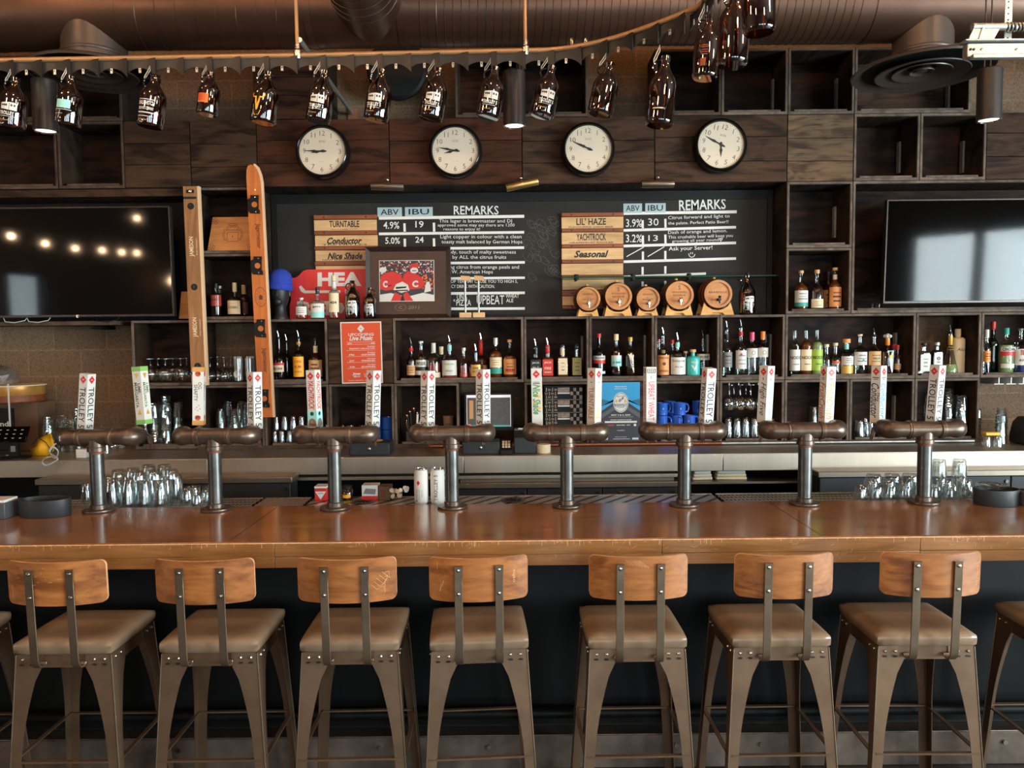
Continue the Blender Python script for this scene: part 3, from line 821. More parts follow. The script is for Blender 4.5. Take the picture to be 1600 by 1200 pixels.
obj('upright', MB().bb(-.418, -.40, -.1, .18, .816, .984), 'blackmatte', t); obj('upright', MB().bb(.40, .418, -.1, .18, .816, .984), 'blackmatte', t)
# ------------------------------------------------------------------ ducts
RX = Matrix.Rotation(PI/2, 3, 'Y')
DY, DZ, DR = 4.6, 3.85, .205
t = thing('air_duct', 'big black spiral air duct running across the top of the photo', 'duct', (0, DY, DZ))
obj('duct_run', MB().tube([(-5.6, 0, 0), (5.6, 0, 0)], DR, 48), 'duct', t)
def helix(mb, x0, x1, pitch, r, skew=.35):
    n = int((x1-x0)/pitch*28)
    pts = []
    for i in range(n+1):
        a = 2*PI*i/28; pts.append((x0+(x1-x0)*i/n, -r*math.cos(a), r*math.sin(a)))
    mb.tube(pts, .0024, 4)
mb = MB(); helix(mb, -2.35, -1.22, .115, DR+.001); obj('spiral_seam', mb, 'ductseam', t)
mb = MB(); helix(mb, -.55, 2.05, .0475, DR+.001); obj('spiral_seam', mb, 'ductseam', t)
for x in (-3.05, -1.15, -.62, 2.12, 3.25):
    obj('joint_collar', MB().tube([(x-.02, 0, 0), (x+.02, 0, 0)], DR+.004, 48), 'duct', t)
# branch toward the camera
d = Vector((0.0, -1, .03)).normalized(); s0 = Vector((-.80, -.05, 0)); rb = .2
obj('branch_duct', MB().tube([s0+d*(-.02), s0+d*2.4], rb, 40), 'duct', t)
mb = MB(); a = d.cross(Vector((1, 0, 0))).normalized(); pts = []
for i in range(28*26+1):
    w = 2*PI*i/28; pts.append(s0+d*(.18+2.1*i/(28*26))+(Vector((1, 0, 0))*math.cos(w)+a*math.sin(w))*(rb+.001))
mb.tube(pts, .0026, 4); obj('branch_seam', mb, 'ductseam', t)
duct = t
def diffuser(x, zd, rn, rd, label, tilt=0):
    t = obj('diffuser', MB().open_lathe([(rn*.98, .035), (rd*.72, .024), (rd*.96, .012), (rd, 0), (rd*.985, -.01), (rd*.93, -.004), (rd*.84, .012)], 48), 'vent', duct, loc=(x, 0, zd-DZ))
    t['label'] = label
    zt = DZ-zd-.01
    obj('neck', MB().lathe([(rn, .03), (rn, zt)], 32), 'vent', t)
    obj('neck_band', MB().lathe([(rn+.003, .09), (rn+.006, .095), (rn+.006, .105), (rn+.003, .11)], 32), 'vent', t)
    obj('shroud', MB().open_lathe([(rd*.84, .012), (rd*.66, .02), (rn*.8, .03)], 48), 'blackmatte', t)
    for k, (f, dz) in enumerate(((.66, -.012), (.42, -.006), (.17, 0))):
        obj('inner_cone', MB().open_lathe([(rd*f*.55, .03+dz*.2), (rd*f*.8, .014+dz), (rd*f, dz-.002), (rd*f*.985, dz-.008), (rd*f*.8, dz+.004), (rd*f*.45, .02+dz*.2)], 40), 'vent', t)
    obj('centre_cap', MB().lathe([(0, -.004), (rd*.08, -.002), (rd*.09, .03), (0, .03)], 20), 'vent', t)
    return t
diffuser(-2.46, 3.505, .178, .355, 'round black ceiling diffuser at the left, behind the hanging jugs')
diffuser(2.46, 3.47, .165, .39, 'round black ceiling diffuser at the right with rings seen from below')
p = at(613, 92, 5.42)
t = thing('round_speaker', 'round flat black disc on the block wall behind the jug rail', 'speaker', (p.x, 5.62, p.z))
obj('housing', MB().lathe([(0, .22), (.12, .22), (.21, .06), (.218, .0), (.2, -.02), (0, -.022)], 36, R=Matrix.Rotation(-PI/2, 3, 'X')), 'blackmatte', t)
# ------------------------------------------------------------------ overhead jug conveyor
RZ = 3.345
path = [Vector((-3.6, 3.92, RZ-.02)), Vector((-2.57, 3.91, RZ-.012)), Vector((-1.0, 3.9, RZ-.006)), Vector((.18, 3.88, RZ))]
def bez(a, b, c, d, n): return [a*(1-s)**3+b*3*s*(1-s)**2+c*3*s*s*(1-s)+d*s**3 for s in [i/n for i in range(1, n+1)]]
e0 = path[-1]; e1 = at(1085, 32, 3.42); e1.z = RZ+.005
e1 = Vector((.83, 3.42, RZ+.005))
path += bez(e0, Vector((.42, 3.85, RZ)), Vector((.62, 3.66, RZ)), e1, 12)
path += bez(e1, Vector((.87, 3.28, RZ)), Vector((.88, 3.0, RZ)), Vector((.88, 2.5, RZ)), 8)
path += [Vector((.88, 1.6, RZ))]
ct = thing('overhead_conveyor', 'curved overhead rail with dark scalloped plates and hooks for jugs', 'rail', (0, 3.9, RZ))
O = Vector((0, 3.9, RZ))
obj('rail', MB().tube([p-O for p in path], .0125, 10), 'rail', ct)
# arc-length positions
acc = [0]
for a, b in zip(path[:-1], path[1:]): acc.append(acc[-1]+(b-a).length)
def along(sv):
    for i in range(len(path)-1):
        if sv <= acc[i+1]:
            q = (sv-acc[i])/(acc[i+1]-acc[i]); return path[i].lerp(path[i+1], q), (path[i+1]-path[i]).normalized()
    return path[-1], (path[-1]-path[-2]).normalized()
pitch = .1432
s_first = 3.6-2.57+ .0   # first hook position along path
k = -2
flap_src = None
hooks = []
while s_first+k*pitch < acc[-1]-.1:
    sv = s_first+k*pitch; p, tn = along(sv); k += 1
    if sv < .05: continue
    ang = math.atan2(tn.y, tn.x)
    if flap_src is None:
        mb = MB(); w = .077; n = 10; vs = []; fs = []
        for i in range(n+1):
            u = -1+2*i/n; x = u*w
            lo = -.050-.038*abs(u)**2.2-.012*u; yy = .012*(1-u*u)-.010*u
            for (yo, z) in ((0, -.006), (0, lo), (.006, lo), (.006, -.006)): vs.append((x, yy-.012+yo, z))
        for i in range(n):
            b = 4*i
            for q in range(4): fs.append((b+q, b+(q+1) % 4, b+4+(q+1) % 4, b+4+q))
        fs += [(3, 2, 1, 0), (4*n, 4*n+1, 4*n+2, 4*n+3)]
        flap_src = obj('scalloped_plate', mb.add(vs, fs), 'rubber', ct, smooth=40)
        mb = MB(); mb.box((0, -.022, -.070), (.012, .003, .024)); hook_src = obj('hook', mb, 'galv', ct)
        mb = MB(); mb.box((0, -.0245, -.066), (.004, .002, .006)); hole_src = obj('hook_slot', mb, 'hole', hook_src)
        f, h = flap_src, hook_src
    else:
        f = flap_src.copy(); h = hook_src.copy(); hs = hole_src.copy()
        for o in (f, h, hs): COL.objects.link(o)
        hs.parent = h
    f.location = p-O; h.location = p-O; f.rotation_euler = (0, 0, ang); h.rotation_euler = (0, 0, ang)
    hooks.append((sv, p, ang))
p1 = at(465, 86, 3.9); p2 = at(821, 76, 3.88)
for p in (p1, p2):
    obj('hanger_rod', MB().tube([(p.x, p.y-3.9, .012), (p.x-.01, p.y-3.9, 1.39)], .009, 8), 'rail', ct)
    obj('rail_clamp', MB().lathe([(0, -.028), (.016, -.028), (.02, -.01), (.02, .012), (.013, .02), (.013, .045), (0, .045)], 12), 'bolt', ct, loc=(p.x, p.y-3.9, .004))
for px in (893, 915):
    q = at(px, 76, 3.85); obj('rail_clamp', MB().lathe([(0, -.02), (.012, -.02), (.012, .02), (.007, .035), (0, .035)], 10), 'bolt', ct, loc=(q.x, q.y-3.9, .01))
a = at(468, 62, 3.9); b = at(550, 177, 5.82)
obj('diagonal_brace', MB().tube([a-O, b-O], .013, 10), 'galv', ct)
obj('brace_foot', MB().box(b-O+Vector((0, .03, 0)), (.07, .012, .09)), M('copper_foot', (150, 96, 70), .5), ct)
# ------------------------------------------------------------------ growler jugs
def tram(mb, w, P, wm, km, c=(0, 0)):
    """the streetcar mark of the brewery: rounded car front with windows"""
    def q(pts): return [(c[0]+x*w, c[1]+y*w) for x, y in pts]
    mb.m = wm
    for i in range(8):          # car body as narrow strips so that it can wrap
        a = -.5+i/8; b = -.5+(i+1)/8
        def top(x): return .52-.16*max(0, (.1-x))**1.1-.55*max(0, x-.3)**1.5
        def bot(x): return -.12 if x > -.0 else -.12+.12*abs(x)
        mb.poly(q([(a, bot(a)), (b, bot(b)), (b, top(b)), (a, top(a))]), P)
    mb.m = km
    Pk = lambda u, v: P(u, v)*1
    e = .0006
    def P2(u, v):
        p = P(u, v); return p+Vector((0, -e, 0))
    for (a, b, z0, z1) in ((-.44, -.34, .18, .32), (-.32, -.22, .18, .33), (-.2, -.1, .18, .34), (.12, .22, .2, .36), (.3, .4, .2, .36), (.02, .045, -.1, .42)):
        mb.poly(q([(a, z0), (b, z0), (b, z1), (a, z1)]), P2)
GR, GH = .0585, .285
GP = [(0, 0), (.05, 0), (.0565, .006), (GR, .015), (GR, .155), (.056, .172), (.046, .195), (.034, .214), (.024, .231), (.0195, .245), (.0178, .262), (.0178, .27), (.0205, .272), (.0205, .284), (.016, .2855), (.016, .28), (0, .28)]
def growler(lab, kind, hang=True, label_a0=0):
    t = thing('growler_jug', lab, 'jug')
    obj('jug_body', MB().lathe(GP, 28), 'amber', t)
    obj('beer_residue', MB().lathe([(0, .006), (.05, .006), (.0545, .02), (.0545, .05), (0, .05)], 20), 'browng', t) if False else None
    mb = MB(); hp = []
    for i in range(11):
        a = PI*(.5-i/10*1.0); hp.append((-.019-.030*math.cos(a)**.8 if math.cos(a) > 0 else -.019, 0, .238+.026*math.sin(a)))
    obj('jug_handle', MB().tube(hp, .005, 8), 'amber', t)
    if hang:
        obj('wire_hanger', MB().tube([(-.046, 0, .245), (-.049, 0, .27), (-.036, 0, .305), (-.03, 0, .33), (-.027, 0, .305), (-.043, 0, .262), (-.046, 0, .245)], .0022, 6), 'galv', t)
    P = cyl(GR+.0008, 0, (0, 0), label_a0)
    mb = MB()
    if kind == 'tram':
        tram(mb, .068, P, 0, 1, (.004, .098)); mb.m = 0
        mb.rect(-.034, .070, .036, .094, P, 8) if False else None
        mb.text("TROLLEY 5", .072, .021, P, (.002, .072), bold=.035)
        mb.rect(-.032, .0535, .032, .0555, P, 6)
        obj('printed_logo', mb, ['white', 'ink'], t)
        mb = MB(); mb.text('Brewpub', .04, .010, P, (-.012, .033), shear=.3); obj('script_line', mb, 'beige', t)
    elif kind == 'half':
        mb.rect(-.036, .06, .036, .066, P, 6); mb.rect(-.036, .132, .036, .136, P, 6); mb.rect(-.036, .042, .036, .045, P, 6)
        mb.text('HALF HITCH', .074, .023, P, (0, .115), bold=.04); mb.text('BREWING COMPANY', .07, .016, P, (0, .086), bold=.03)
        obj('printed_logo', mb, 'white', t)
        mb = MB(); mb.text('growler', .044, .013, P, (-.01, .024), shear=.3); obj('script_line', mb, 'beige', t)
    elif kind == 'orange':
        mb.rect(-.05, .066, .016, .126, P, 8); obj('paper_label', mb, 'orangel', t)
        mb = MB(); P2 = cyl(GR+.0016, 0)
        for z in (.118, .110, .102, .094, .086, .078): mb.rect(-.04, z, .005, z+.003, P2, 5)
        obj('label_lines', mb, M('orange_print', (150, 52, 20), .6), t)
    elif kind == 'bull':
        mb.poly([(-.014, .13), (.014, .13), (.012, .10), (.004, .055), (-.004, .055), (-.012, .10)], P)
        for s in (-1, 1): mb.line([(s*.012, .125), (s*.026, .127), (s*.033, .14), (s*.03, .147)], .007, P)
        mb.line([(-.02, .055), (-.012, .028), (.012, .028), (.02, .055)], .003, P)
        obj('printed_logo', mb, 'yellow', t)
    elif kind == 'teal':
        mb.rect(-.036, .088, .03, .135, P, 6); obj('printed_logo', mb, 'mint', t)
        mb = MB(); mb.rect(-.04, .078, .036, .081, P, 6); mb.line([(-.014, .078), (-.02, .03)], .002, P); mb.rect(-.04, .055, .0, .057, P, 4); obj('printed_lines', mb, 'white', t)
    elif kind == 'bands':
        mb.rect(-.05, .055, -.005, .060, P, 5); obj('printed_line', mb, 'cream', t)
    elif kind == 'red':
        for z in (.13, .122, .11, .1, .09): mb.rect(-.045, z, -.015, z+.004, P, 4)
        mb.rect(-.045, .04, -.02, .075, P, 4); obj('printed_logo', mb, M('rust_print', (168, 84, 46), .6), t)
    return t
jugs = [  # x, y of the hook, kind, tilt, scale, label
 (27, 113, 'tram', .14, 1.0, 'brown glass jug hanging furthest left, white streetcar print', .2),
 (113, 111, 'teal', .13, .98, 'brown jug with a pale teal print, second from left on the rail', .1),
 (242, 108, 'half', .15, 1.03, 'brown jug with broad white block lettering, left part of the rail', .0),
 (329, 107, 'orange', .13, .83, 'small brown jug with bright orange paper label', .1),
 (417, 104, 'bull', .15, 1.0, 'brown jug printed with a yellow horned skull', -.3),
 (504, 102, 'tram', .17, 1.0, 'brown streetcar jug in front of the diagonal steel brace', -.1),
 (592, 100, 'tram', .15, 1.0, 'brown streetcar jug in front of the round black disc', -.2),
 (680, 98, 'tram', .19, 1.0, 'brown streetcar jug above the second clock', 0.0),
 (767, 96, 'tram', .17, 1.0, 'brown streetcar jug just left of the middle spotlight', 0.0),
 (855, 94, 'tram', .22, 1.0, 'brown streetcar jug right of the middle spotlight, base showing', 0.1),
 (944, 92, 'plain', .22, 1.0, 'plain brown jug without any print, left of the rail bend', 0),
]
for px, py, kind, tilt, sc, lab, a0 in jugs:
    h = at(px, py+10, 3.80 if px > 900 else (3.9 if px < 300 else 3.885))
    t = growler(lab, kind, True, a0); t['group'] = 'growler jugs on the overhead rail'
    t.scale = (sc*1.06, sc*1.06, sc*.88); R = Matrix.Rotation(tilt, 3, 'Y')
    t.rotation_euler = (0, tilt, 0)
    off = R @ (Vector((-.03*1.06, 0, .33*.88))*sc)
    t.location = Vector((h.x, h.y-(.05 if px < 900 else .075), h.z+.03))-off
for px, py, d, kind, tilt, sc, yaw, lab in (
  (1031, 70, 3.60, 'bands', .1, 1.12, 0, 'dark shiny jug hanging where the rail starts to bend'),
  (1100, 8, 3.28, 'red', .08, .92, 0, 'small jug with rusty red print on the bend of the rail'),
  (1141, -40, 2.95, 'plain', .06, 1.02, .4, 'big dark jug at the right of the bend, oval base seen from below'),
  (1173, -98, 2.68, 'plain', -.05, .96, .5, 'nearest dark jug, cut off by the top edge of the photo')):
    h = at(px, py, d)
    t = growler(lab, kind, True, .1); t['group'] = 'growler jugs on the overhead rail'
    t.scale = (sc, sc, sc); t.rotation_euler = (0, tilt, yaw)
    t.location = Vector((h.x, h.y, h.z))-(Matrix.Rotation(yaw, 3, 'Z') @ Matrix.Rotation(tilt, 3, 'Y') @ (Vector((-.03, 0, .33))*sc))
# ------------------------------------------------------------------ black can spotlights
for px, y0, y1, lab, tl in ((68, 125, 205, 'black cylinder spotlight at the left between the first two jugs', .0), (803, 112, 197, 'black cylinder spotlight in the middle, above and left of the third clock', 0), (1547, 108, 188, 'black cylinder spotlight at the right edge in front of the block wall', -.0)):
    d = 4.05; a = at(px, y0, d); b = at(px, y1, d); hh = a.z-b.z; r = W(17.2, d)
    t = thing('spotlight', lab, 'lamp', (a.x, d, b.z))
    obj('housing', MB().lathe([(r*.86, .012), (r, 0), (r, hh-.006), (r-.006, hh), (0, hh)], 32), 'canblack', t)
    obj('lamp_reflector', MB().lathe([(r*.84, .004), (r*.6, .02), (r*.3, .035), (0, .036)], 24), 'lampface', t)
    obj('trim_ring', MB().open_lathe([(r*.84, .003), (r*.9, -.003), (r*.995, .0)], 32), 'chrome', t)
    for x in (-.018, .014):
        if px < 1000: obj('hanger_rod', MB().tube([(x, -.02, hh-.004), (x, -.120 if px < 100 else -.143, RZ-.055-b.z)], .004, 6), 'canblack', t)
        else: obj('hanger_rod', MB().tube([(x, .02, hh), (x, .02, 4.748-b.z)], .004, 6), 'canblack', t)
# ------------------------------------------------------------------ wall clocks
def hand(mb, ang, L_, w, P, tail=.02):
    s, c = math.sin(ang), math.cos(ang)
    pts = [(-w*.35, -tail), (-w, -tail*.4), (-w*.4, 0), (-w*.5, L_*.3), (-w, L_*.42), (-w*.55, L_*.6), (0, L_), (w*.55, L_*.6), (w, L_*.42), (w*.5, L_*.3), (w*.4, 0), (w, -tail*.4), (w*.35, -tail)]
    mb.poly([(x*c+y*s, -x*s+y*c) for x, y in pts], P)
def clock(px, py, hour, minute, roll, lab):
    p = at(px, py, 5.40); R = .19
    t = thing('wall_clock', lab, 'clock', (p.x, 5.498, p.z), (0, roll, 0), 'wall clocks on the plank band')
    RX_ = Matrix.Rotation(PI/2, 3, 'X')
    obj('case', MB().lathe([(0, 0), (R*.88, 0), (R, .012), (R, .05), (R*.985, .074), (R*.945, .09), (R*.9, .096), (R*.865, .09), (R*.85, .074), (0, .074)], 56, R=RX_), 'clockrim', t, smooth=50)
    obj('dial', MB().lathe([(0, .0745), (R*.848, .0745), (R*.848, .0755), (0, .0755)], 48, R=RX_), 'clockface', t)
    P = flat((0, -.0762, 0)); mb = MB()
    for h in range(1, 13):
        a = 2*PI*h/12; mb.text(str(h), None, .033, P, (math.sin(a)*R*.66, math.cos(a)*R*.66), bold=-.01)
    for k in range(60):
        a = 2*PI*k/60; mb.disc(.0017 if k % 5 else .0026, P, (math.sin(a)*R*.79, math.cos(a)*R*.79), 6)
    obj('numerals', mb, 'ink', t)
    mb = MB(); mb.text('ELECTRIC', .046, .014, P, (0, .067)); mb.rect(-.02, -.075, -.006, -.0735, P); mb.rect(.004, -.075, .018, -.0735, P); obj('dial_print', mb, 'grey', t)
    mb = MB(); hand(mb, 2*PI*hour/12, .086, .0105, flat((0, -.079, 0))); obj('hour_hand', mb, 'ink', t)
    mb = MB(); hand(mb, 2*PI*minute/60, .132, .0085, flat((0, -.081, 0)), .032); obj('minute_hand', mb, 'ink', t)
    obj('hand_boss', MB().lathe([(0, .0755), (.008, .0755), (.008, .083), (0, .084)], 12, R=RX_), 'ink', t)
clock(502, 235, 8.70, 45, .03, 'first wall clock from the left, both hands pointing at nine')
clock(711, 234, 8.55, 46.6, .01, 'second wall clock from the left, hands spread around the nine')
clock(920, 231, 9.9, 49.2, -.01, 'third wall clock from the left, both hands pointing at ten')
clock(1128, 225, 5.55, 47.6, .24, 'rightmost wall clock, tilted dial with one hand pointing down')
# ------------------------------------------------------------------ small picture lights under the clocks
for px, py, rz, mt, lab in ((605, 291, .03, 'pewter', 'dull metal picture light under the left clocks'), (816, 288, -.2, 'brass', 'brass picture light, crooked, between the middle clocks'), (1028, 287, -.0, 'pewter', 'dull metal picture light left of the rightmost clock')):
    p = at(px, py, 5.42)
    t = thing('picture_light', lab, 'lamp', (p.x, 5.43, p.z), (0, rz+.0, .0))
    obj('lamp_shade', MB().lathe([(.026, -.115), (.027, -.113), (.027, .113), (.026, .115)], 18, R=RX), mt, t)
    obj('arm', MB().tube([(0, .01, .02), (0, .03, .045), (0, .066, .055)], .006, 8), mt, t)
    obj('knob', MB().sph((0, -.004, .046), .014, 12), 'bolt', t)
# ------------------------------------------------------------------ overhead door hardware at the top right
t = thing('door_track', 'galvanized overhead door track and spring at the top right corner', 'door hardware', at(1590, 70, 3.4))
ww = W(1, 3.4)
def q(px, py): 
    v = at(px, py, 3.4)-t.location; return v
mb = MB(); a = q(1507, 92); b = q(1700, 92); zb = a.z; 
mb.bb(a.x, b.x, -.02, .02, zb, zb+W(21, 3.4)); obj('track_channel', mb, 'galv', t, bevel=.004)
obj('track_lip', MB().bb(a.x+.012, b.x, -.045, -.021, zb-.012, zb+.006), 'galv', t, bevel=.003)
obj('track_flange', MB().bb(a.x-.02, b.x, -.04, .02, zb+W(22, 3.4), zb+W(22, 3.4)+.008), 'galv', t, bevel=.002)
u = [q(1509, 68), q(1549, 66), q(1562, 42), q(1521, 42)]
mb = MB(); mb.prism([(v.x, v.z) for v in u], flat((0, -.01, 0)), flat((0, .0, 0))); obj('strut_plate', mb, 'galv', t)
mb = MB(); mb.prism([((u[0].x+u[1].x)/2+x, (u[0].z+u[2].z)/2+z) for x, z in ((-.01, -.03), (.0, -.03), (.018, .03), (.008, .03))], flat((0, -.016, 0)), flat((0, -.0101, 0))); obj('plate_rib', mb, 'galv', t)
v0 = q(1519, 42); v1 = q(1571, 42); v2 = q(1720, 45)
obj('shaft_tube', MB().tube([(v0.x, 0, v0.z), (v1.x, 0, v1.z)], .016, 12), 'galv', t)
pts = []
for i in range(16*26):
    a = 2*PI*i/16; s = i/(16*26); pts.append((v1.x+(v2.x-v1.x)*s, .016*math.cos(a), v1.z+(v2.z-v1.z)*s+.016*math.sin(a)))
obj('spring', MB().tube(pts, .0045, 5), 'galv', t)
obj('spring_core', MB().tube([(v1.x, 0, v1.z), (v2.x, 0, v2.z)], .010, 8), 'canblack', t)
v = q(1581, 66)
mb = MB(); mb.bb(v.x-.014, v.x+.014, .03, .034, v.z, 4.748-t.location.z); mb.bb(v.x+.0141, v.x+.018, .03, .06, v.z, 4.748-t.location.z)
ang = obj('perforated_angle', mb, 'galv', t)
for i in range(8): obj('punched_hole', MB().disc(.004, flat((0, 0, 0)), seg=10), 'hole', ang, loc=(v.x, .0292, v.z+.03+i*.026))
for px in (1512, 1517, 1529, 1583): 
    c = q(px, 80); obj('track_bolt', MB().lathe([(0, 0), (.006, 0), (.005, .004), (0, .005)], 10, R=Matrix.Rotation(PI/2, 3, 'X')), 'bolt' if px in (1583, 1529) else 'hole', t, loc=(c.x, -.0202, c.z))
# ------------------------------------------------------------------ beer taps on the bar
def rotp(P, a):
    c, s = math.cos(a), math.sin(a)
    return lambda u, v: P(u*c-v*s, u*s+v*c)
HS, HH = .054, .295
def handle(parent, loc, phi, leanx, spec, lab):
    """square tap handle; local z runs up from the ferrule"""
    h = obj('tap_handle', MB().lathe([(HS*.70, 0), (HS*.70, HH)], 4), spec.get('body', 'white'), parent, loc=loc, smooth=0, bevel=.0012,
            rot=(0, leanx, phi))
    h['label'] = lab
    w = HS*.70*math.sin(PI/4)
    obj('ferrule', MB().lathe([(0, -.05), (.012, -.05), (.012, -.03), (.008, -.026), (.009, -.012), (.015, -.006), (.015, 0), (0, 0)], 12), 'chrome', h)
    for side, (O, ux) in enumerate((((0, -w-.0008, 0), (1, 0, 0)), ((w+.0008, 0, 0), (0, 1, 0)))):
        P = flat(O, ux)
        if spec.get('diamond', True):
            mb = MB(); z = HH-.030
            mb.poly([(0, z+.021), (-.019, z), (0, z-.021), (.019, z)], P); obj('diamond_emblem', mb, 'red', h)
            mb = MB(); P2 = flat(Vector(O)+Vector((0, -.0004, 0)) if side == 0 else Vector(O)+Vector((.0004, 0, 0)), ux)
            mb.rect(-.006, z-.002, .006, z+.002, P2); obj('emblem_mark', mb, 'white', h)
        col = spec['col'][side]
        mb = MB()
        for (txt, ln, ht, uc, vc, sh, bo) in spec['text']:
            mb.text(txt, ln, ht, P, (uc, vc), rot=-PI/2, shear=sh, bold=bo)
        obj('lettering', mb, col, h)
        for (mat_, polys) in spec.get('art', []):
            for pl in polys: obj('printed_art', MB().poly(pl, P), mat_, h)
    if 'cap' in spec:
        for z0, z1 in ((-.002, .022), (HH-.022, HH+.002)):
            obj('end_band', MB().lathe([(HS*.715, z0), (HS*.715, z1)], 4), spec['cap'], h, smooth=0)
    return h
def R4(u0, v0, u1, v1): return [(u0, v0), (u1, v0), (u1, v1), (u0, v1)]
T5 = dict(text=[('TROLLEY 5', .212, .036, 0, .120, 0, .005)], col=('ink', 'ink'))
def circ(u, v, r, n=12): return [(u+r*math.cos(2*PI*k/n), v+r*math.sin(2*PI*k/n)) for k in range(n)]
apple = [('rust', [circ(0, .262, .014), R4(-.013, .258, .013, .272)]), ('rust', [circ(0, .036, .014), R4(-.013, .032, .013, .046)])]
X['rust'] = M('mug_print', (186, 84, 48), .5)
SPECS = {
 't5': T5,
 'lime': dict(text=[('LIME', .05, .016, .010, .185, 0, .02), ('MARGARITA', .13, .018, -.010, .150, 0, .02)], col=(M('olive_ink', (70, 84, 40), .5), M('olive_ink', (96, 112, 60), .5)), cap='green', diamond=False,
   art=[('gold', [[(-.014, .262), (.014, .262), (0, .235)], [(-.013, .05), (.013, .05), (0, .078)]])]),
 'shafty': dict(text=[('OG.', .04, .018, .010, .20, 0, .01), ('SHAFTY', .085, .018, -.010, .165, 0, .01)], col=(M('taupe_ink', (92, 76, 58), .5),)*2, cap=M('tan_cap', (196, 146, 80), .5), diamond=False,
   art=apple+[('ink', [circ(.004, .10, .0025, 6), circ(-.006, .09, .0025, 6), circ(.01, .082, .0025, 6), circ(0, .074, .0025, 6), circ(-.012, .08, .002, 6)])]),
 'yacht': dict(text=[('YACHTROCK', .15, .034, 0, .165, .35, .02)], col=('red', M('red_ink', (206, 80, 76), .5)),
   art=[('mint', [R4(-.0265, .0, .0265, .085)]), ('ink', [circ(0, .07, .011)]), ('rust', [circ(0, .025, .022), R4(-.024, .004, .024, .02)]), ('mint', [circ(0, .028, .009)])]),
 'nice': dict(text=[('Nice Shade', .155, .040, 0, .135, .3, .03)], col=(M('shade_green', (96, 140, 84), .5), M('shade_yellow', (214, 176, 60), .5)),
   art=[('ink', [R4(-.016, .222, .016, .225), R4(-.018, .214, .018, .218)]), (M('shade_gold', (226, 180, 62), .5), [circ(.012, .15, .008), circ(-.012, .12, .007), circ(.012, .09, .008)])]),
 'turn': dict(text=[('TURNTABLE', .165, .034, 0, .115, 0, .01)], col=(M('copper_ink', (176, 104, 44), .5), M('pale_copper_ink', (222, 178, 124), .5)), art=[('ink', [R4(-.006, .222, .008, .225)])]),
 'upbeat': dict(text=[('UPBEAT WHEAT', .2, .032, 0, .12, 0, .005)], col=(M('crimson_ink', (206, 66, 84), .5),)*2, diamond=False,
   art=[('ink', [R4(-.022, .268, -.018, .286), R4(-.022, .284, .022, .286), R4(.018, .268, .022, .286), R4(-.022, .264, .022, .267), R4(-.012, .270, -.008, .282), R4(-.002, .270, .002, .282), R4(.008, .270, .012, .282), R4(-.002, .235, .0, .25)])]),
 'high': dict(text=[('High Five', .17, .042, 0, .125, .35, .0)], col=('ink', M('sea_ink', (140, 190, 168), .5)), art=[('ink', [R4(-.002, .222, .002, .234)])]),
 'fruit': dict(text=[('FruitCrush', .19, .044, 0, .12, .35, .01)], col=(M('burnt_ink', (184, 92, 44), .5), M('apricot_ink', (214, 150, 74), .5)), art=[('ink', [R4(-.012, .234, .012, .237), R4(-.008, .226, .008, .229)])]),
 'cond': dict(text=[('Conductor', .18, .042, -.002, .115, .35, .01), ('The', .035, .014, .016, .14, .3, .01)], col=('ink', M('conductor_blue', (52, 140, 180), .5)), art=[('ink', [R4(-.018, .232, .018, .236), R4(-.012, .224, .012, .227)])]),
}
RYM = Matrix.Rotation(PI/2, 3, 'Y')
TY = 3.74
towers = [  # px, left spec, phi, top px/py, bottom px/py ; right ...
 (155, 803, ('t5', 33, 139, 584, 133, 672), ('lime', 30, 218, 583, 226, 662), 'leftmost pipe beer tower with grey tape on its left elbow'),
 (338, 801, ('shafty', 4, 311, 585, 311, 663), ('t5', 46, 398, 582, 399, 670), 'second pipe beer tower from the left, tan capped mug handle on it'),
 (524, 798, ('yacht', 27, 489, 580, 493, 667), ('t5', 44, 586, 581, 582, 667), 'third pipe beer tower from the left, pink and turquoise handle on it'),
 (707, 795, ('t5', 44, 670, 582, 668, 668), ('t5', 44, 755, 580, 755, 666), 'pipe beer tower right behind the two white cans, fourth from the left'),
 (886, 791, ('nice', 4, 838, 574, 840, 664), ('turn', 42, 930, 575, 928, 664), 'fifth pipe beer tower from the left with copper lettered handle at right'),
 (1069, 789.5, ('upbeat', 76, 1016, 575, 1015, 662), ('t5', 66, 1113, 575, 1103, 663), 'pipe beer tower in front of the blue mugs, third from the right'),
 (1257, 789, ('high', 46, 1200, 571, 1194, 660), ('fruit', 62, 1296, 573, 1290, 661), 'second pipe beer tower from the right with apricot lettered handle'),
 (1443, 788, ('cond', 42, 1374, 571, 1371, 660), ('t5', 46, 1466, 572, 1458, 659), 'rightmost pipe beer tower with blue lettered handle at left'),
]
names = {'t5': 'white handle with black lettering', 'lime': 'pale handle with green ends', 'shafty': 'white handle with tan ends and mug prints', 'yacht': 'pink and turquoise handle', 'nice': 'white handle with green and yellow script', 'turn': 'white handle with copper lettering', 'upbeat': 'white handle with crimson lettering', 'high': 'white handle with script lettering', 'fruit': 'white handle with apricot script', 'cond': 'white handle with blue script'}
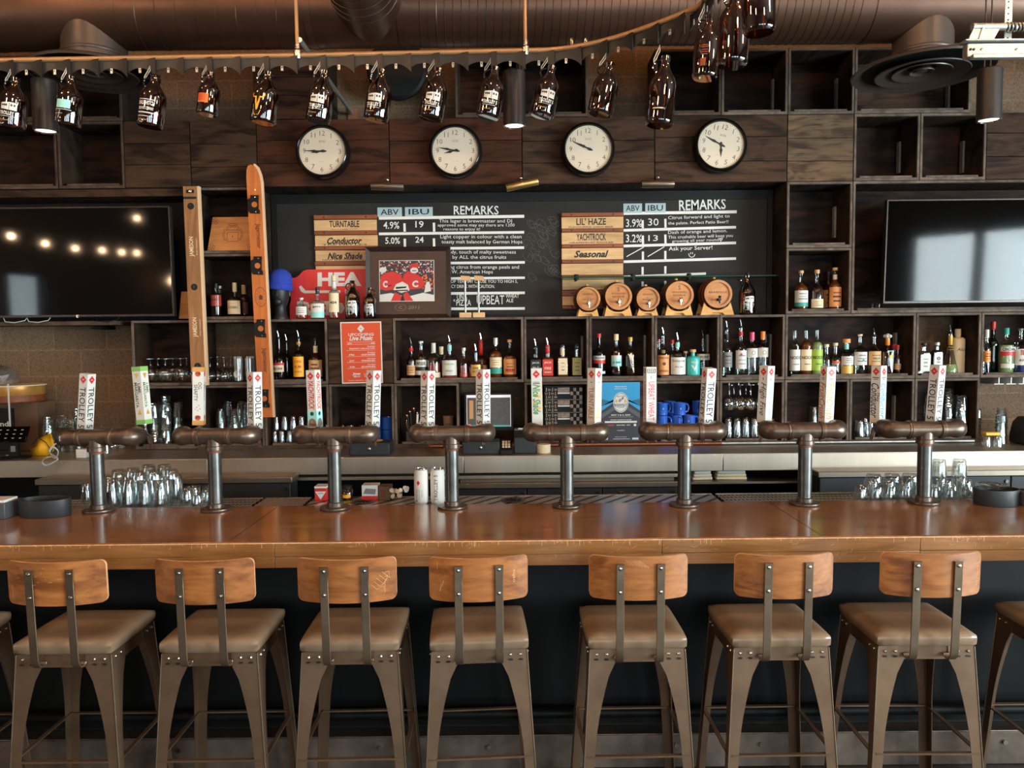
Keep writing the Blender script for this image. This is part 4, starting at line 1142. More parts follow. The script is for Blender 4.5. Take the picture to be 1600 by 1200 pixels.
for ti, (px, py, lf, rt, lab) in enumerate(towers):
    p = at(px, py-.6, TY); x0 = p.x
    t = thing('beer_tower', lab, 'beer tap', (x0, TY, BT+.0003), group='pipe beer towers along the bar')
    fl = obj('base_flange', MB().lathe([(.074, 0), (.076, .004), (.075, .012), (.04, .015), (.04, .034), (.036, .037), (0, .037)], 36), 'iron', t)
    for k in range(4):
        a = PI/4+k*PI/2; obj('flange_screw', MB().sph((.056*math.cos(a), .056*math.sin(a), .0135), .006, 8, .5), 'bolt', fl)
    obj('pipe', MB().lathe([(.033, .037), (.033, .305)], 32), 'pipe', t)
    obj('rust_collar', MB().open_lathe([(.0333, .29), (.0338, .292), (.0338, .304), (.0333, .306)], 32), M('thread_rust', (112, 66, 46), .6, .3) if ti == 0 else bpy.data.materials['thread_rust'], t)
    zc = .372
    mb = MB().lathe([(.041, .302), (.0425, .304), (.0425, .322), (.039, .325), (.039, zc)], 32)
    mb.lathe([(.0405, -.072), (.0405, .072)], 32, c=(0, 0, zc), R=RYM)
    for s in (-1, 1): mb.tube([(s*.066, 0, zc), (s*.068, 0, zc), (s*.082, 0, zc), (s*.084, 0, zc)], [.042, .0455, .0455, .042], 32)
    obj('tee_fitting', mb, 'iron', t, smooth=35)
    for side, (spk, phi, tx, ty, bx, by) in ((-1, lf), (1, rt)):
        obj('joint_ring', MB().tube([(side*.083, 0, zc), (side*.091, 0, zc)], .0425, 28), 'strap', t)
        pts = []; rad = []
        for i in range(4): pts.append((side*(.088+.013*i), 0, zc)); rad.append(.039)
        Rr = .048
        for i in range(1, 9):
            a = PI/2*i/8; pts.append((side*(.127+Rr*math.sin(a)), Rr*(1-math.cos(a)), zc)); rad.append(.039+.009*math.sin(a*1.5))
        pts.append((side*(.127+Rr), Rr+.012, zc)); rad.append(.0445); pts.append((side*(.127+Rr), Rr+.026, zc)); rad.append(.0445)
        obj('elbow', MB().tube(pts, rad, 24), 'iron', t)
        hd = TY+.16
        b = at(bx, by, hd); q = at(tx, ty, hd)
        fx = side*(.127+Rr)
        lb = Vector((b.x-x0, .16, b.z-BT))
        obj('faucet', MB().tube([(fx, Rr+.027, zc), (fx, .11, zc+.002), (lb.x, .15, zc+.01), (lb.x, .16, lb.z-.05)], [.016, .014, .013, .010], 12), 'chrome', t)
        obj('spout', MB().tube([(lb.x, .155, zc+.005), (lb.x, .20, zc-.02), (lb.x, .225, zc-.085)], [.012, .012, .009], 12), 'chrome', t)
        lean = math.atan2(q.x-b.x, q.z-b.z)
        az = math.degrees(math.atan2(b.x, hd))       # sight line, so that the faces show as in the photo
        handle(t, lb, math.radians(-phi)-math.radians(az)*.6, lean, SPECS[spk], names[spk])
    if ti == 0:
        obj('tape_patch', MB().box((-.150, -.0335, zc), (.022, .002, .024), Matrix.Rotation(.35, 3, 'Z')), M('grey_tape', (150, 154, 172), .5), t)
# ------------------------------------------------------------------ televisions
def tv(name, lab, xa, xb, za, zb, y, tilt):
    w, h = xb-xa, zb-za
    t = thing(name, lab, 'television', ((xa+xb)/2, y, za), (-tilt, 0, 0))
    mb = MB(); e = .011
    o = [(-w/2, 0), (w/2, 0), (w/2, h), (-w/2, h)]; i_ = [(-w/2+e, e*1.6), (w/2-e, e*1.6), (w/2-e, h-e), (-w/2+e, h-e)]
    vs = [(x, 0, z) for x, z in o+i_]+[(x, .045, z) for x, z in o+i_]; fs = []
    for q in range(4):
        k = (q+1) % 4; fs += [(q, k, 4+k, 4+q), (8+q, 12+q, 12+k, 8+k), (q, 8+q, 8+k, k), (4+q, 4+k, 12+k, 12+q)]
    obj('bezel', mb.add(vs, fs), 'tvframe', t, smooth=0, bevel=.002)
    obj('screen', MB().bb(-w/2+e+.0002, w/2-e-.0002, .004, .03, e*1.6+.0002, h-e-.0002), 'screen', t, smooth=0)
    obj('rear_shell', MB().bb(-w/2+.1, w/2-.1, .0455, .09, .1, h-.08), 'blackmatte', t, bevel=.01)
    obj('wall_mount', MB().bb(-.12, .12, .0905, .20, h/2-.1, h/2+.1), 'blackmatte', t)
    return t
a = at(267, 322, 5.44); b = at(272, 494, 5.44)
TVL = tv('television', 'large switched off television at the left, warm bulbs mirrored in it', b.x-1.42, b.x, b.z, a.z, 5.44, math.radians(-1.0))
obj('logo_badge', MB().lathe([(0, 0), (.012, 0), (.012, .004), (0, .005)], 12, R=Matrix.Rotation(PI/2, 3, 'X')), 'bolt', TVL, loc=(.02, -.0005, .006))
a = at(1383, 313, 5.40); b = at(1380, 475, 5.40)
TVR = tv('television', 'large switched off television at the right, street daylight mirrored in it', b.x, b.x+1.36, b.z+.002, a.z, 5.40, math.radians(-2.4))
for x in (-.55, -.38, .12): obj('cable', MB().tube([(x, .05, .004), (x+.02, .04, -.028), (x+.09, .035, -.035), (x+.16, .045, -.02), (x+.17, .06, .005)], .003, 6), 'white' if x < 0 else 'blackmatte', TVL)
# ------------------------------------------------------------------ chalkboard with the beer list
BY = 5.79
tl = at(437, 319, BY); br = at(1192, 492, BY)
bx0, bx1 = GX(-4)+.045, GX(4)-.045; bz0, bz1 = GZ[2]+.001, at(800, 315, BY).z
t = thing('chalkboard', 'wide chalkboard beer menu under the clocks', 'chalkboard', (0, BY, bz0))
obj('board', MB().bb(bx0, bx1, 0, .02, 0.03, bz1-bz0), 'board', t)
mb = MB(); mb.bb(bx0-.04, bx1+.04, -.012, .02, bz1-bz0+.0005, GZ[4]-.003-bz0); mb.bb(bx0-.04, bx0-.0005, -.012, .02, 0, bz1-bz0); mb.bb(bx1+.0005, bx1+.04, -.012, .02, 0, bz1-bz0); mb.bb(bx0, bx1, -.012, .02, 0, .029)
obj('board_frame', mb, 'blackmatte', t)
PB = flat((0, -.0008, -bz0)); PB2 = flat((0, -.0045, -bz0)); PB1 = flat((0, -.0016, -bz0))
def bp(px, py): v = at(px, py, BY); return (v.x, v.z)
def wr(mb, s, x0, x1, ym, hpx, P=PB, shear=0, bold=0.0, y2=None):
    mb = MB()
    a = bp(x0, ym); b = bp(x1, ym if y2 is None else y2)
    mb.text(s, math.hypot(b[0]-a[0], b[1]-a[1]), W(hpx, BY), P, ((a[0]+b[0])/2, (a[1]+b[1])/2), shear=shear, bold=bold, rot=math.atan2(b[1]-a[1], b[0]-a[0]))
    obj('chalk_lettering', mb, 'chalk', t)
FAINT = M('faint_chalk', (84, 82, 78), .8)
# ruled white lines
def ruled(pts):
    for (x0, y0, x1, y1, w) in pts:
        a = bp(x0, y0); b = bp(x1, y1); o = MB().line([a, b], W(w, BY), PB1); obj('ruled_line', o, 'chalk', t)
ruled([(592, 341, 819, 338, 4.5), (592, 365.5, 819, 363, 4), (592, 389, 819, 387, 4), (592, 412, 820, 410, 4), (592, 436, 820, 434, 3.6), (592, 459.5, 820, 457.5, 4), (592, 483, 820, 482, 4)])
ruled([(974, 333.5, 1151, 331, 4.5), (974, 360, 1150, 355, 4), (974, 384.5, 1150, 379.5, 4), (974, 409, 1150, 404, 4), (974, 432.5, 1103, 427.5, 3.6)])
ruled([(632, 349, 632.4, 362, 3.6), (678, 348, 678.4, 362, 3.6), (632.5, 373, 632.8, 386, 3.6), (678, 372.5, 678.4, 386, 3.6),
       (1004, 344, 1004.3, 358, 3.4), (1039.5, 342, 1039.8, 357, 3.4), (1004.3, 368, 1004.6, 382, 3.4), (1039.5, 366.5, 1039.8, 381, 3.4), (1004.5, 393, 1004.5, 406, 3.4), (1039.5, 392, 1039.5, 405, 3.4), (1004, 417, 1004, 430, 3.4), (1039.5, 416, 1039.5, 429, 3.4), (1004, 440, 1004, 455, 3.4), (1039.5, 439, 1039.5, 454, 3.4)])
mb = MB()
wr(mb, 'REMARKS', 709, 779, 328.5, 13.5, bold=.012); wr(mb, '4.9%', 599, 624, 352, 11, bold=.01); wr(mb, '19', 649, 662, 350.5, 10, bold=.01)
wr(mb, '5.0%', 602, 625, 376, 10, bold=.01); wr(mb, '24', 649, 662, 374.5, 9, bold=.01)
wr(mb, 'This lager is brewmaster and DJ', 686, 800, 346, 6.6); wr(mb, 'approved some may say there are 1200', 684, 804, 352.3, 6); wr(mb, 'reasons to enjoy it!', 693, 750, 358.5, 5.6)
wr(mb, 'Light copper in colour with a clean', 688, 815, 370.5, 7); wr(mb, 'toasty malt balanced by German Hops', 690, 816, 378.5, 7)
wr(mb, 'body, touch of malty sweetness', 696, 806, 394.5, 7); wr(mb, 'by ALL the citrus fruits', 707, 791, 402.5, 7)
wr(mb, 'hing citrus from orange peels and', 697, 811, 418, 7); wr(mb, 'N.W. American Hops', 698, 770, 425.5, 7)
wr(mb, 'HOP TEA MAY CAUSE YOU TO HIGH 5,', 700, 809, 440, 5.6); wr(mb, 'FANCY DRINK WITH CAUTION.', 695, 773, 447.5, 5.2)
wr(mb, 'UNA', 714, 730, 464, 8.5); wr(mb, 'PIZZA', 713, 736, 473, 9, bold=.006); wr(mb, 'x', 708, 711.5, 469.5, 3.4); wr(mb, 'UPBEAT', 745, 788, 468.5, 14); wr(mb, 'WHEAT', 790, 811, 462.5, 5.5, bold=.006); wr(mb, 'ALE', 791, 802, 469.5, 5.5, bold=.006)
wr(mb, 'REMARKS', 1061, 1134, 321, 16, bold=.012, y2=318.5); wr(mb, '3.9%', 978, 1003, 348.5, 12, bold=.004); wr(mb, '30', 1012.5, 1029, 347, 11); wr(mb, '3.2%', 978, 1003, 372.5, 12, bold=.004); wr(mb, '13', 1013, 1028, 372, 9)
wr(mb, 'Citrus forward and light to', 1044, 1140, 341, 6.5, y2=338); wr(mb, 'the palate. Perfect Patio Beer!!', 1044, 1138, 349.5, 6, y2=347)
wr(mb, 'Dash of orange and lemon.', 1044, 1136, 364, 6.5, y2=361); wr(mb, 'This crushable beer will keep you', 1044, 1145, 371.5, 6, y2=368.5); wr(mb, 'growing all year round', 1050, 1123, 377.5, 5.4, y2=375)
wr(mb, 'Ask your Server!', 1045, 1113, 389.5, 8, bold=.004, y2=387.5)
for (x0, y0, x1, y1) in ((979, 401, 1006, 386), (1012, 401, 1038, 385.5)): mb.line([bp(x0, y0), bp(x1, y1)], W(1.3, BY), PB)
mb.line([bp(1076, 396), bp(1077, 400), bp(1080, 402), bp(1084, 401), bp(1086, 397)], W(1, BY), PB); mb.line([bp(1079, 394), bp(1079, 397)], W(1, BY), PB); mb.line([bp(1082, 394), bp(1082, 397)], W(1, BY), PB)
mb.line([bp(1124, 373), bp(1126, 377), bp(1129, 373), bp(1127, 372), bp(1126, 374), bp(1125, 372), bp(1124, 373)], W(1, BY), PB)
obj('chalk_strokes', mb, 'chalk', t)
def plate(x0, x1, y0, y1, s):
    a = bp(x0, y1); b = bp(x1, y0); mb = MB().bb(a[0], b[0], -.004, -.0002, a[1]-bz0, b[1]-bz0)
    o = obj('heading_plate', mb, 'headplate', t)
    mb = MB(); mb.text(s, (b[0]-a[0])*.74, (b[1]-a[1])*.62, PB2, ((a[0]+b[0])/2, (a[1]+b[1])/2), bold=.012); obj('lettering', mb, 'ink', o)
plate(590, 628, 324, 339, 'ABV'); plate(633, 676, 323.5, 338.5, 'IBU'); plate(974, 1003, 318, 333, 'ABV'); plate(1008, 1040, 317.5, 332.5, 'IBU')
rr = random.Random(4)       # half wiped chalk swirls
for k in range(26):
    x = rr.uniform(822, 872); y = rr.uniform(340, 440); q = [bp(x, y)]
    for j in range(6): q.append(bp(x+8*math.cos(j+k), y+7*math.sin(j*1.2+k)))
    obj('chalk_smudge', MB().line(q, W(.5, BY), PB), FAINT, t)
# wooden beer name boards
def sign(px, pw, rows, lab, skew=0):
    a = bp(px, rows[0][0]); t = thing('menu_board', lab, 'sign', (0, BY-.0005, 0))
    x0 = bp(px, 400)[0]; x1 = bp(px+pw, 400)[0]
    for (y0, y1, kind, txt, sub, sty) in rows:
        z1 = at(px+pw/2, y0, BY).z; z0 = at(px+pw/2, y1, BY).z
        dx = (random.random()-.5)*.008
        if kind == 's':
            o = obj('fixing_slat', MB().bb(x0, x1, -.034, -.002, z0, z1), 'slat', t, bevel=.0015)
            for f in (.16, .83):
                obj('screw_head', MB().disc(.006, flat((0, 0, 0)), seg=10), 'hole', o, loc=(x0+(x1-x0)*f, -.0345, (z0+z1)/2))
        else:
            o = obj('name_plank', MB().bb(x0+dx, x1+dx, -.022, -.002, z0+.0008, z1-.0008), 'plank', t, bevel=.0012)
            P = flat((0, -.0228, 0)); mb = MB(); xm = (x0+x1)/2; h = z1-z0
            if txt:
                if sty == 'caps': mb.text(txt, (x1-x0)*.48, h*.6, P, (xm-.01, z0+h*.6), bold=.02)
                elif sty == 'script': mb.text(txt, (x1-x0)*.56, h*.62, P, (xm-.01, z0+h*.48), shear=.35, bold=.035)
                if sub:
                    mb.text(sub, (x1-x0)*(.72 if len(sub) > 8 else .12), h*.13, P, (xm-.01, z0+h*.13), bold=.01)
                    if len(sub) < 8: mb.rect(xm-.11, z0+h*.12, xm-.04, z0+h*.15, P); mb.rect(xm+.02, z0+h*.12, xm+.09, z0+h*.15, P)
                obj('lettering', mb, 'ink', o)
sign(493.5, 97, [(337, 343.5, 's', 0, 0, 0), (344, 361, 'p', 'TURNTABLE', 'LAGER', 'caps'), (361.5, 367.5, 's', 0, 0, 0), (368, 385, 'p', 'Conductor', 'The HELLES', 'script'), (385.5, 391, 's', 0, 0, 0), (391.5, 408.5, 'p', 'Nice Shade', 'NEW ENGLAND PALE', 'script'), (409, 415, 's', 0, 0, 0), (415.5, 432, 'p', '', '', ''), (432.5, 438, 's', 0, 0, 0), (438.5, 455, 'p', '', '', ''), (455.5, 461, 's', 0, 0, 0), (461.5, 478, 'p', '', '', '')], 'left wooden beer name board reading TURNTABLE at its top')
sign(877.5, 96, [(333.5, 339, 's', 0, 0, 0), (339.5, 357.5, 'p', "LIL' HAZE", 'FLAVOURFUL LIGHT BEER', 'caps'), (358, 363, 's', 0, 0, 0), (363.5, 382, 'p', 'YACHTROCK', 'GRAPEFRUIT RADLER', 'caps'), (382.5, 387.5, 's', 0, 0, 0), (388, 406, 'p', 'Seasonal', '', 'script'), (406.5, 411.5, 's', 0, 0, 0), (412, 430, 'p', '', '', ''), (430.5, 435.5, 's', 0, 0, 0), (437, 453, 'p', '', '', ''), (454, 462, 's', 0, 0, 0), (462.5, 477, 'p', '', '', ''), (477.5, 482.5, 's', 0, 0, 0)], "right wooden beer name board reading LIL' HAZE at its top")
# glass shelf above the barrels
a = at(876, 447, 5.6); b = at(1215, 432, 5.6); zg = (at(1040, 433, 5.61).z)
t = thing('glass_shelf', 'green edged glass shelf above the little barrels', 'shelf', (0, 5.63, zg))
obj('glass_pane', MB().bb(a.x, GX(4)-.012, -.02, .105, 0, .010), 'aqua', t)
for px in (902, 992, 1081, 1174):
    v = at(px, 435, 5.55); obj('clamp', MB().lathe([(0, -.012), (.018, -.012), (.018, .026), (.012, .03), (0, .03)], 14), 'blackmatte', t, loc=(v.x, .012, -.001))
    obj('support_arm', MB().bb(v.x-.008, v.x+.008, -.01, .145 if px > 980 else .11, -.016, -.0125), 'blackmatte', t)
# ------------------------------------------------------------------ skis
def ski(lab, name, pts_px, wpx, mat_, tip, d):
    (xa, ya), (xb, yb) = pts_px
    A = at(xa, ya, d); B = at(xb, yb, d-.05)
    t = thing(name, lab, 'ski', B, (0, 0, 0))
    v = A-B; L_ = v.length
    R = v.to_track_quat('Z', 'Y').to_matrix()
    w = W(wpx, d)/2
    M3 = Matrix((Vector((1, 0, 0)), Vector((0, 1, 0)), v.normalized())).transposed()
    return t, v, L_, w
def sheared(v, L_, y=0):
    k = v/L_
    return lambda u, s: Vector((u, y, 0))+k*s
X['skiedge'] = M('pale_ski_edge', (226, 190, 150), .5)
# brown straight one
t, v, L_, w = ski('straight brown wooden beam with two bubble holes and white lettering, leaning on the shelves', 'brown_ski', ((298.5, 291), (312, 602)), 25, 'level', 0, 5.44)
P0 = sheared(v, L_, 0); P1 = sheared(v, L_, .03)
obj('ski_body', MB().prism([(-w, 0), (w*.72, 0), (w*.72, L_), (-w, L_)], P1, P0), 'level', t, smooth=0)
obj('edge_band', MB().prism([(w*.722, 0), (w, 0), (w, L_), (w*.722, L_)], P1, P0), 'skiedge', t, smooth=0)
for q in (.12, .8): obj('wall_bracket', MB().bb(v.x*q-.02, v.x*q+.02, v.y*q+.0305, 5.5015-t.location.y, L_*q, L_*q+.04) if False else MB().bb(v.x*q-.02, v.x*q+.02, v.y*q+.0305, 5.4995-t.location.y, v.z*q, v.z*q+.04), 'blackmatte', t)
Pf = sheared(v, L_, -.0012)
def pl(py): return L_*(602-py)/(602-291)
for py in (322, 448, 572):
    o = obj('round_window', MB().disc(.024, Pf, (-.008, pl(py))), 'hole', t); Pg = sheared(v, L_, -.002)
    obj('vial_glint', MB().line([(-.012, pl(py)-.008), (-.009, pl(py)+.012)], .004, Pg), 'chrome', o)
obj('end_slot', MB().poly([(-.036, pl(299)-.012), (.02, pl(299)-.012), (.02, pl(299)+.012), (-.036, pl(299)+.012)], Pf), 'hole', t)
obj('slot_latch', MB().poly([(-.02, pl(299)-.004), (.004, pl(299)-.006), (.004, pl(299)+.007), (-.016, pl(299)+.006)], sheared(v, L_, -.002)), 'bolt', t)
for py in (309, 583): obj('dark_band', MB().poly([(-w, pl(py)-.008), (w*.6, pl(py)-.008), (w*.6, pl(py)+.008), (-w, pl(py)+.008)], Pf), 'hole', t)
for py in (385, 511):
    mb = MB(); mb.text('JAMESON', .14, .040, Pf, (-.012, pl(py)), rot=PI/2, bold=.02); mb.text('IRISH WHISKEY', .12, .008, Pf, (.022, pl(py)), rot=PI/2, bold=.01); obj('lettering', mb, 'cream', t)
# orange ski with rounded tip and black bindings
t, v, L_, w = ski('orange wooden ski with rounded tip and black metal bindings, leaning on the shelves', 'orange_ski', ((397, 257), (417, 652)), 24, 'ski', 1, 5.43)
def pl(py): return L_*(652-py)/(652-257)
tipz = L_
out = [(-w, 0), (w*.76, 0), (w*.76, L_*.93)]
arc = [(w*.76, L_*.925), (w*.62, L_*.955), (w*.35, L_*.98), (-w*.05, L_*.997), (-w*.45, L_), (-w*.8, L_*.995), (-w, L_*.98), (-w*1.08, L_*.95)]
o_ = [(-w, 0), (w*.76, 0)]+arc
P0 = sheared(v, L_, 0); P1 = sheared(v, L_, .024)
obj('ski_body', MB().prism(o_, P1, P0), 'ski', t, smooth=0)
e_ = [(w*.762, 0), (w, 0), (w, L_*.93), (w*.86, L_*.962), (w*.55, L_*.99), (w*.1, L_*1.003), (-w*.1, L_*1.002), (-w*.05, L_*.998), (w*.35, L_*.981), (w*.622, L_*.956), (w*.762, L_*.926)]
mb = MB()
vs = [P0(*q) for q in e_]; 
mb.add([sheared(v, L_, -.0005)(*q) for q in e_]+[P1(*q) for q in e_], [(0, 1, 2, 10)[::1], (10, 2, 3, 9), (9, 3, 4, 8), (8, 4, 5, 7), (7, 5, 6)]+[(i, i+11, (i+1) % 11+11, (i+1) % 11) for i in range(11)])
obj('edge_band', mb, 'skiedge', t, smooth=0)
for q in (.10, .45): obj('wall_bracket', MB().bb(v.x*q-.02, v.x*q+.02, v.y*q+.0245, 5.4995-t.location.y, v.z*q, v.z*q+.04), 'blackmatte', t)
Pf = sheared(v, L_, -.0012)
for py in (319, 414, 512, 622):
    z = pl(py)
    b = obj('binding', MB().prism([(-w*1.05, z-.045), (-w*.9, z-.05), (-w*.75, z-.062), (w*.45, z-.066), (w*.45, z-.04), (w*.3, z-.03), (w*.35, z+.03), (w*.4, z+.064), (-w*.6, z+.064), (-w*.62, z+.045), (-w, z+.035)], sheared(v, L_, 0), sheared(v, L_, -.012)), 'blackmatte', t, smooth=0)
    obj('binding_hole', MB().disc(.020, sheared(v, L_, -.0128), (-.008, z-.002)), 'ski', b)
    for dz in (-.052, .05): obj('binding_screw', MB().disc(.006, sheared(v, L_, -.0128), (0, z+dz), 10), 'bolt', b)
for py in (368, 562):
    mb = MB(); mb.text('Jagermeister', .175, .038, Pf, (.004, pl(py)), rot=-PI/2, bold=.02); obj('lettering', mb, 'brown_print', t)
mb = MB(); z = pl(463); mb.disc(.07, lambda u, s: Pf(u*.6, s), (0, z), 28, .066)
for k in range(14):
    a = 2*PI*k/14; mb.line([(.02*math.cos(a)*.9, z+.03*math.sin(a)), (.036*math.cos(a), z+.062*math.sin(a))], .0016, Pf)
mb.poly([(-.012, z-.02), (.012, z-.02), (.014, z+.005), (.004, z+.016), (-.004, z+.016), (-.014, z+.005)], Pf); obj('stag_emblem', mb, 'brown_print', t)
obj('tip_screw', MB().disc(.007, Pf, (0, pl(296)), 10), 'bolt', t)
# ------------------------------------------------------------------ wine box lid with a crest, leaning in its crate
zb = GZ[3]+SH
A = at(323, 393, 5.56); wv = W(80, 5.56); hv = W(54, 5.56)
t = thing('wine_box_panel', 'wooden wine box panel with a printed crest behind the orange ski tip', 'box', (A.x+wv/2, 5.57, zb+.006), (-.14, 0, 0))
obj('panel', MB().prism([(-wv/2, 0), (wv/2, 0), (wv/2, hv), (-wv/2+.035, hv)], flat((0, .018, 0)), flat((0, 0, 0))), 'winebox', t, smooth=0, bevel=.001)
P = flat((0, -.0008, 0)); cx, cz = -.005, hv*.48
for k in range(12):
    a = -.6+k*(PI+1.2)/11; obj('crest_leaf', MB().disc(.010, P, (cx+.068*math.cos(a), cz+.06*math.sin(a)), 8, .007), 'brown_print', t)
obj('crest_shield', MB().line([(cx-.04, cz-.05), (cx-.04, cz+.02), (cx+.04, cz+.02), (cx+.04, cz-.05), (cx-.04, cz-.05)], .003, P), 'brown_print', t)
obj('crest_bar', MB().line([(cx-.05, cz+.035), (cx+.05, cz+.035)], .004, P), 'brown_print', t); obj('crest_crown', MB().line([(cx-.03, cz+.066), (cx+.03, cz+.066), (cx+.026, cz+.082), (cx-.026, cz+.082), (cx-.03, cz+.066)], .003, P), 'brown_print', t); obj('crest_boss', MB().disc(.005, P, (cx, cz-.012), 8), 'brown_print', t)
for (x, z) in ((-wv/2+.05, hv-.03), (-wv/2+.03, .03), (wv/2-.06, .03)):
    for k in range(5): obj('corner_scroll', MB().disc(.011, P, (x+.018*math.cos(k*1.3), z+.016*math.sin(k*1.3)), 8, .0085), 'brown_print', t)
t = thing('wooden_board_offcut', 'orange wood offcut showing behind the brown ski by the left television', 'board', at(287, 498, 5.62))
obj('offcut', MB().prism([(-.035, 0.001), (.06, 0.001), (.06, .20), (-.01, .20)], flat((0, .02, 0)), flat((0, 0, 0))), 'winebox', t, smooth=0)
# ------------------------------------------------------------------ objects on the top of the bottle row
ZT = GZ[2]-.0013
# mannequin head with blue beanie
A = at(439, 498, 5.58)
t = thing('mannequin_head', 'black mannequin head at the left end of the chalkboard ledge', 'mannequin', (A.x, 5.58, ZT+.0005))
hp = [(0, 0), (.062, 0), (.064, .012), (.052, .03), (.046, .07), (.047, .095), (.055, .115), (.066, .14), (.074, .17), (.078, .2), (.077, .23), (.07, .262), (.055, .288), (.03, .303), (0, .308)]
obj('head', MB().lathe(hp, 28, sx=.86, sy=1.05), 'head', t, smooth=80)
obj('nose', MB().lathe([(0, -.02), (.012, -.018), (.009, 0), (.004, .022), (0, .026)], 10, c=(0, -.083, .185)), 'head', t)
obj('chin', MB().sph((0, -.055, .128), .03, 12), 'head', t)
for s in (-1, 1): obj('ear', MB().lathe([(0, -.026), (.008, -.02), (.011, 0), (.008, .022), (0, .027)], 10, c=(s*.068, .005, .19), sy=1.6), 'head', t)
b = thing('beanie_hat', 'royal blue knitted beanie on the black mannequin head', 'hat', (A.x-.004, 5.58, ZT+.228), (0, .10, 0))
obj('crown', MB().open_lathe([(.086, .03), (.088, .05), (.084, .085), (.07, .115), (.045, .135), (.018, .145), (0.0001, .147)], 28), 'hat', b, smooth=80)
obj('cuff', MB().open_lathe([(.0865, .03), (.0865, -.012), (.093, -.006), (.094, .03), (.088, .036)], 28), 'hat', b, smooth=80)
# red wooden sign
x0 = at(452, 460, 5.70); x1 = at(607, 460, 5.70); zs = ZT+.001
t = thing('red_sign', 'red shaped sign with white block letters behind the bottles on the ledge', 'sign', (x0.x, 5.70, zs), (-.06, 0, 0))
sw = x1.x-x0.x; sh = W(78, 5.7)
poly = [(0, 0), (sw, 0), (sw, sh), (.13, sh), (.10, sh-.012), (.07, sh-.045), (.045, sh-.06), (.012, sh-.062), (.002, sh-.08), (.01, sh*.4), (0, sh*.3)]
obj('sign_board', MB().prism(poly, flat((0, .02, 0)), flat((0, 0, 0))), 'sign_red', t, smooth=0)
P = flat((0, -.0008, 0)); mb = MB(); mb.text('HEA', .33, .105, P, (.375, sh-.075), bold=.05); mb.text('RED', .36, .105, P, (.235, .085), bold=.05); mb.text('OF THE', .09, .035, P, (.46, sh-.165), bold=.03)
mb.poly([(.07, sh-.13), (.085, sh-.118), (.12, sh-.158), (.38, sh-.158), (.38, sh-.178), (.11, sh-.178), (.085, sh-.165)], P); obj('lettering', mb, 'white', t)
# framed photograph
A = at(572, 494, 5.61); B = at(703, 380, 5.61)
fw = B.x-A.x; fh = B.z-A.z
t = thing('framed_photo', 'dark framed hockey photograph standing on the chalkboard ledge', 'picture', ((A.x+B.x)/2, 5.61, ZT+.001), (-.05, 0, 0))
mb = MB(); e = .032
o = [(-fw/2, 0), (fw/2, 0), (fw/2, fh), (-fw/2, fh)]; i_ = [(-fw/2+e, e), (fw/2-e, e), (fw/2-e, fh-e), (-fw/2+e, fh-e)]
vs = [(x, -.004, z) for x, z in o]+[(x, .010, z) for x, z in i_]+[(x, .03, z) for x, z in o+i_]; fs = []
for q in range(4):
    k = (q+1) % 4; fs += [(q, k, 4+k, 4+q), (8+q, 12+q, 12+k, 8+k), (q, 8+q, 8+k, k), (4+q, 4+k, 12+k, 12+q)]
obj('frame', mb.add(vs, fs), 'pframe', t, smooth=0)
obj('mount', MB().bb(-fw/2+e, fw/2-e, .014, .028, e, fh-e), 'mat', t)
px0, px1, pz0, pz1 = -fw/2+W(21, 5.53), -fw/2+W(108, 5.53), W(27, 5.53), W(92, 5.53)
pm = obj('photo_print', MB().bb(px0, px1, .0125, .0139, pz0, pz1), 'paper', t)
P = flat((px0+.004, .0119, pz0+.004)); pw, ph = px1-px0-.008, pz1-pz0-.008
def art(name, m_, polys, dy=0):
    Pq = flat((px0+.004, .0119-dy, pz0+.004))
    if len(polys) < 12:
        for q in polys: obj(name, MB().poly([(u*pw, v_*ph) for u, v_ in q], Pq), m_, pm)
    else:
        mb = MB()
        for q in polys: mb.poly([(u*pw, v_*ph) for u, v_ in q], Pq)
        obj(name, mb, m_, pm)['kind'] = 'stuff'
art('photo_crowd', 'posterdark', [[(0, 0), (1, 0), (1, 1), (0, 1)]])
rr = random.Random(2)
def dots(n, u0, v0, u1, v1, r): return [[(u+r*rr.uniform(.6, 1.2)*math.cos(a)*.8, v_+r*rr.uniform(.6, 1.2)*math.sin(a)) for a in (0, 1.3, 2.6, 3.9, 5.2)] for u, v_ in [(rr.uniform(u0, u1), rr.uniform(v0, v1)) for _ in range(n)]]
art('photo_spectators', 'white', dots(70, 0, .68, 1, .99, .02), .0002); art('photo_spectators', 'red', dots(60, 0, .62, 1, .99, .02), .0003); art('photo_spectators', 'skin', dots(50, .0, .5, 1, .99, .016), .0004); art('photo_spectators', 'orangel', dots(30, .78, .3, 1, .7, .025), .0004)
art('photo_ice', 'white', [[(0, 0), (1, 0), (1, .14), (.8, .2), (.5, .1), (.2, .2), (0, .16)]], .0005)
art('photo_jerseys', 'red', [[(0, .3), (.02, .62), (.1, .70), (.25, .74), (.38, .66), (.42, .55), (.45, .66), (.52, .74), (.64, .70), (.7, .64), (.78, .58), (.84, .4), (.75, .3), (.5, .28), (.3, .3), (.12, .26)]], .0007)
art('photo_helmets', 'white', [circ(.64, .76, .075), circ(.06, .78, .07), [(.25, .28), (.3, .42), (.42, .48), (.52, .4), (.55, .26), (.4, .2)], [(.82, .2), (.86, .46), (.92, .48), (.95, .24)]], .0009)
art('photo_helmets', 'red', [[(.56, .84), (.58, .92), (.68, .94), (.74, .86), (.7, .82)], [(.2, .0), (.28, .22), (.4, .12), (.5, .24), (.62, .0)]], .0010)
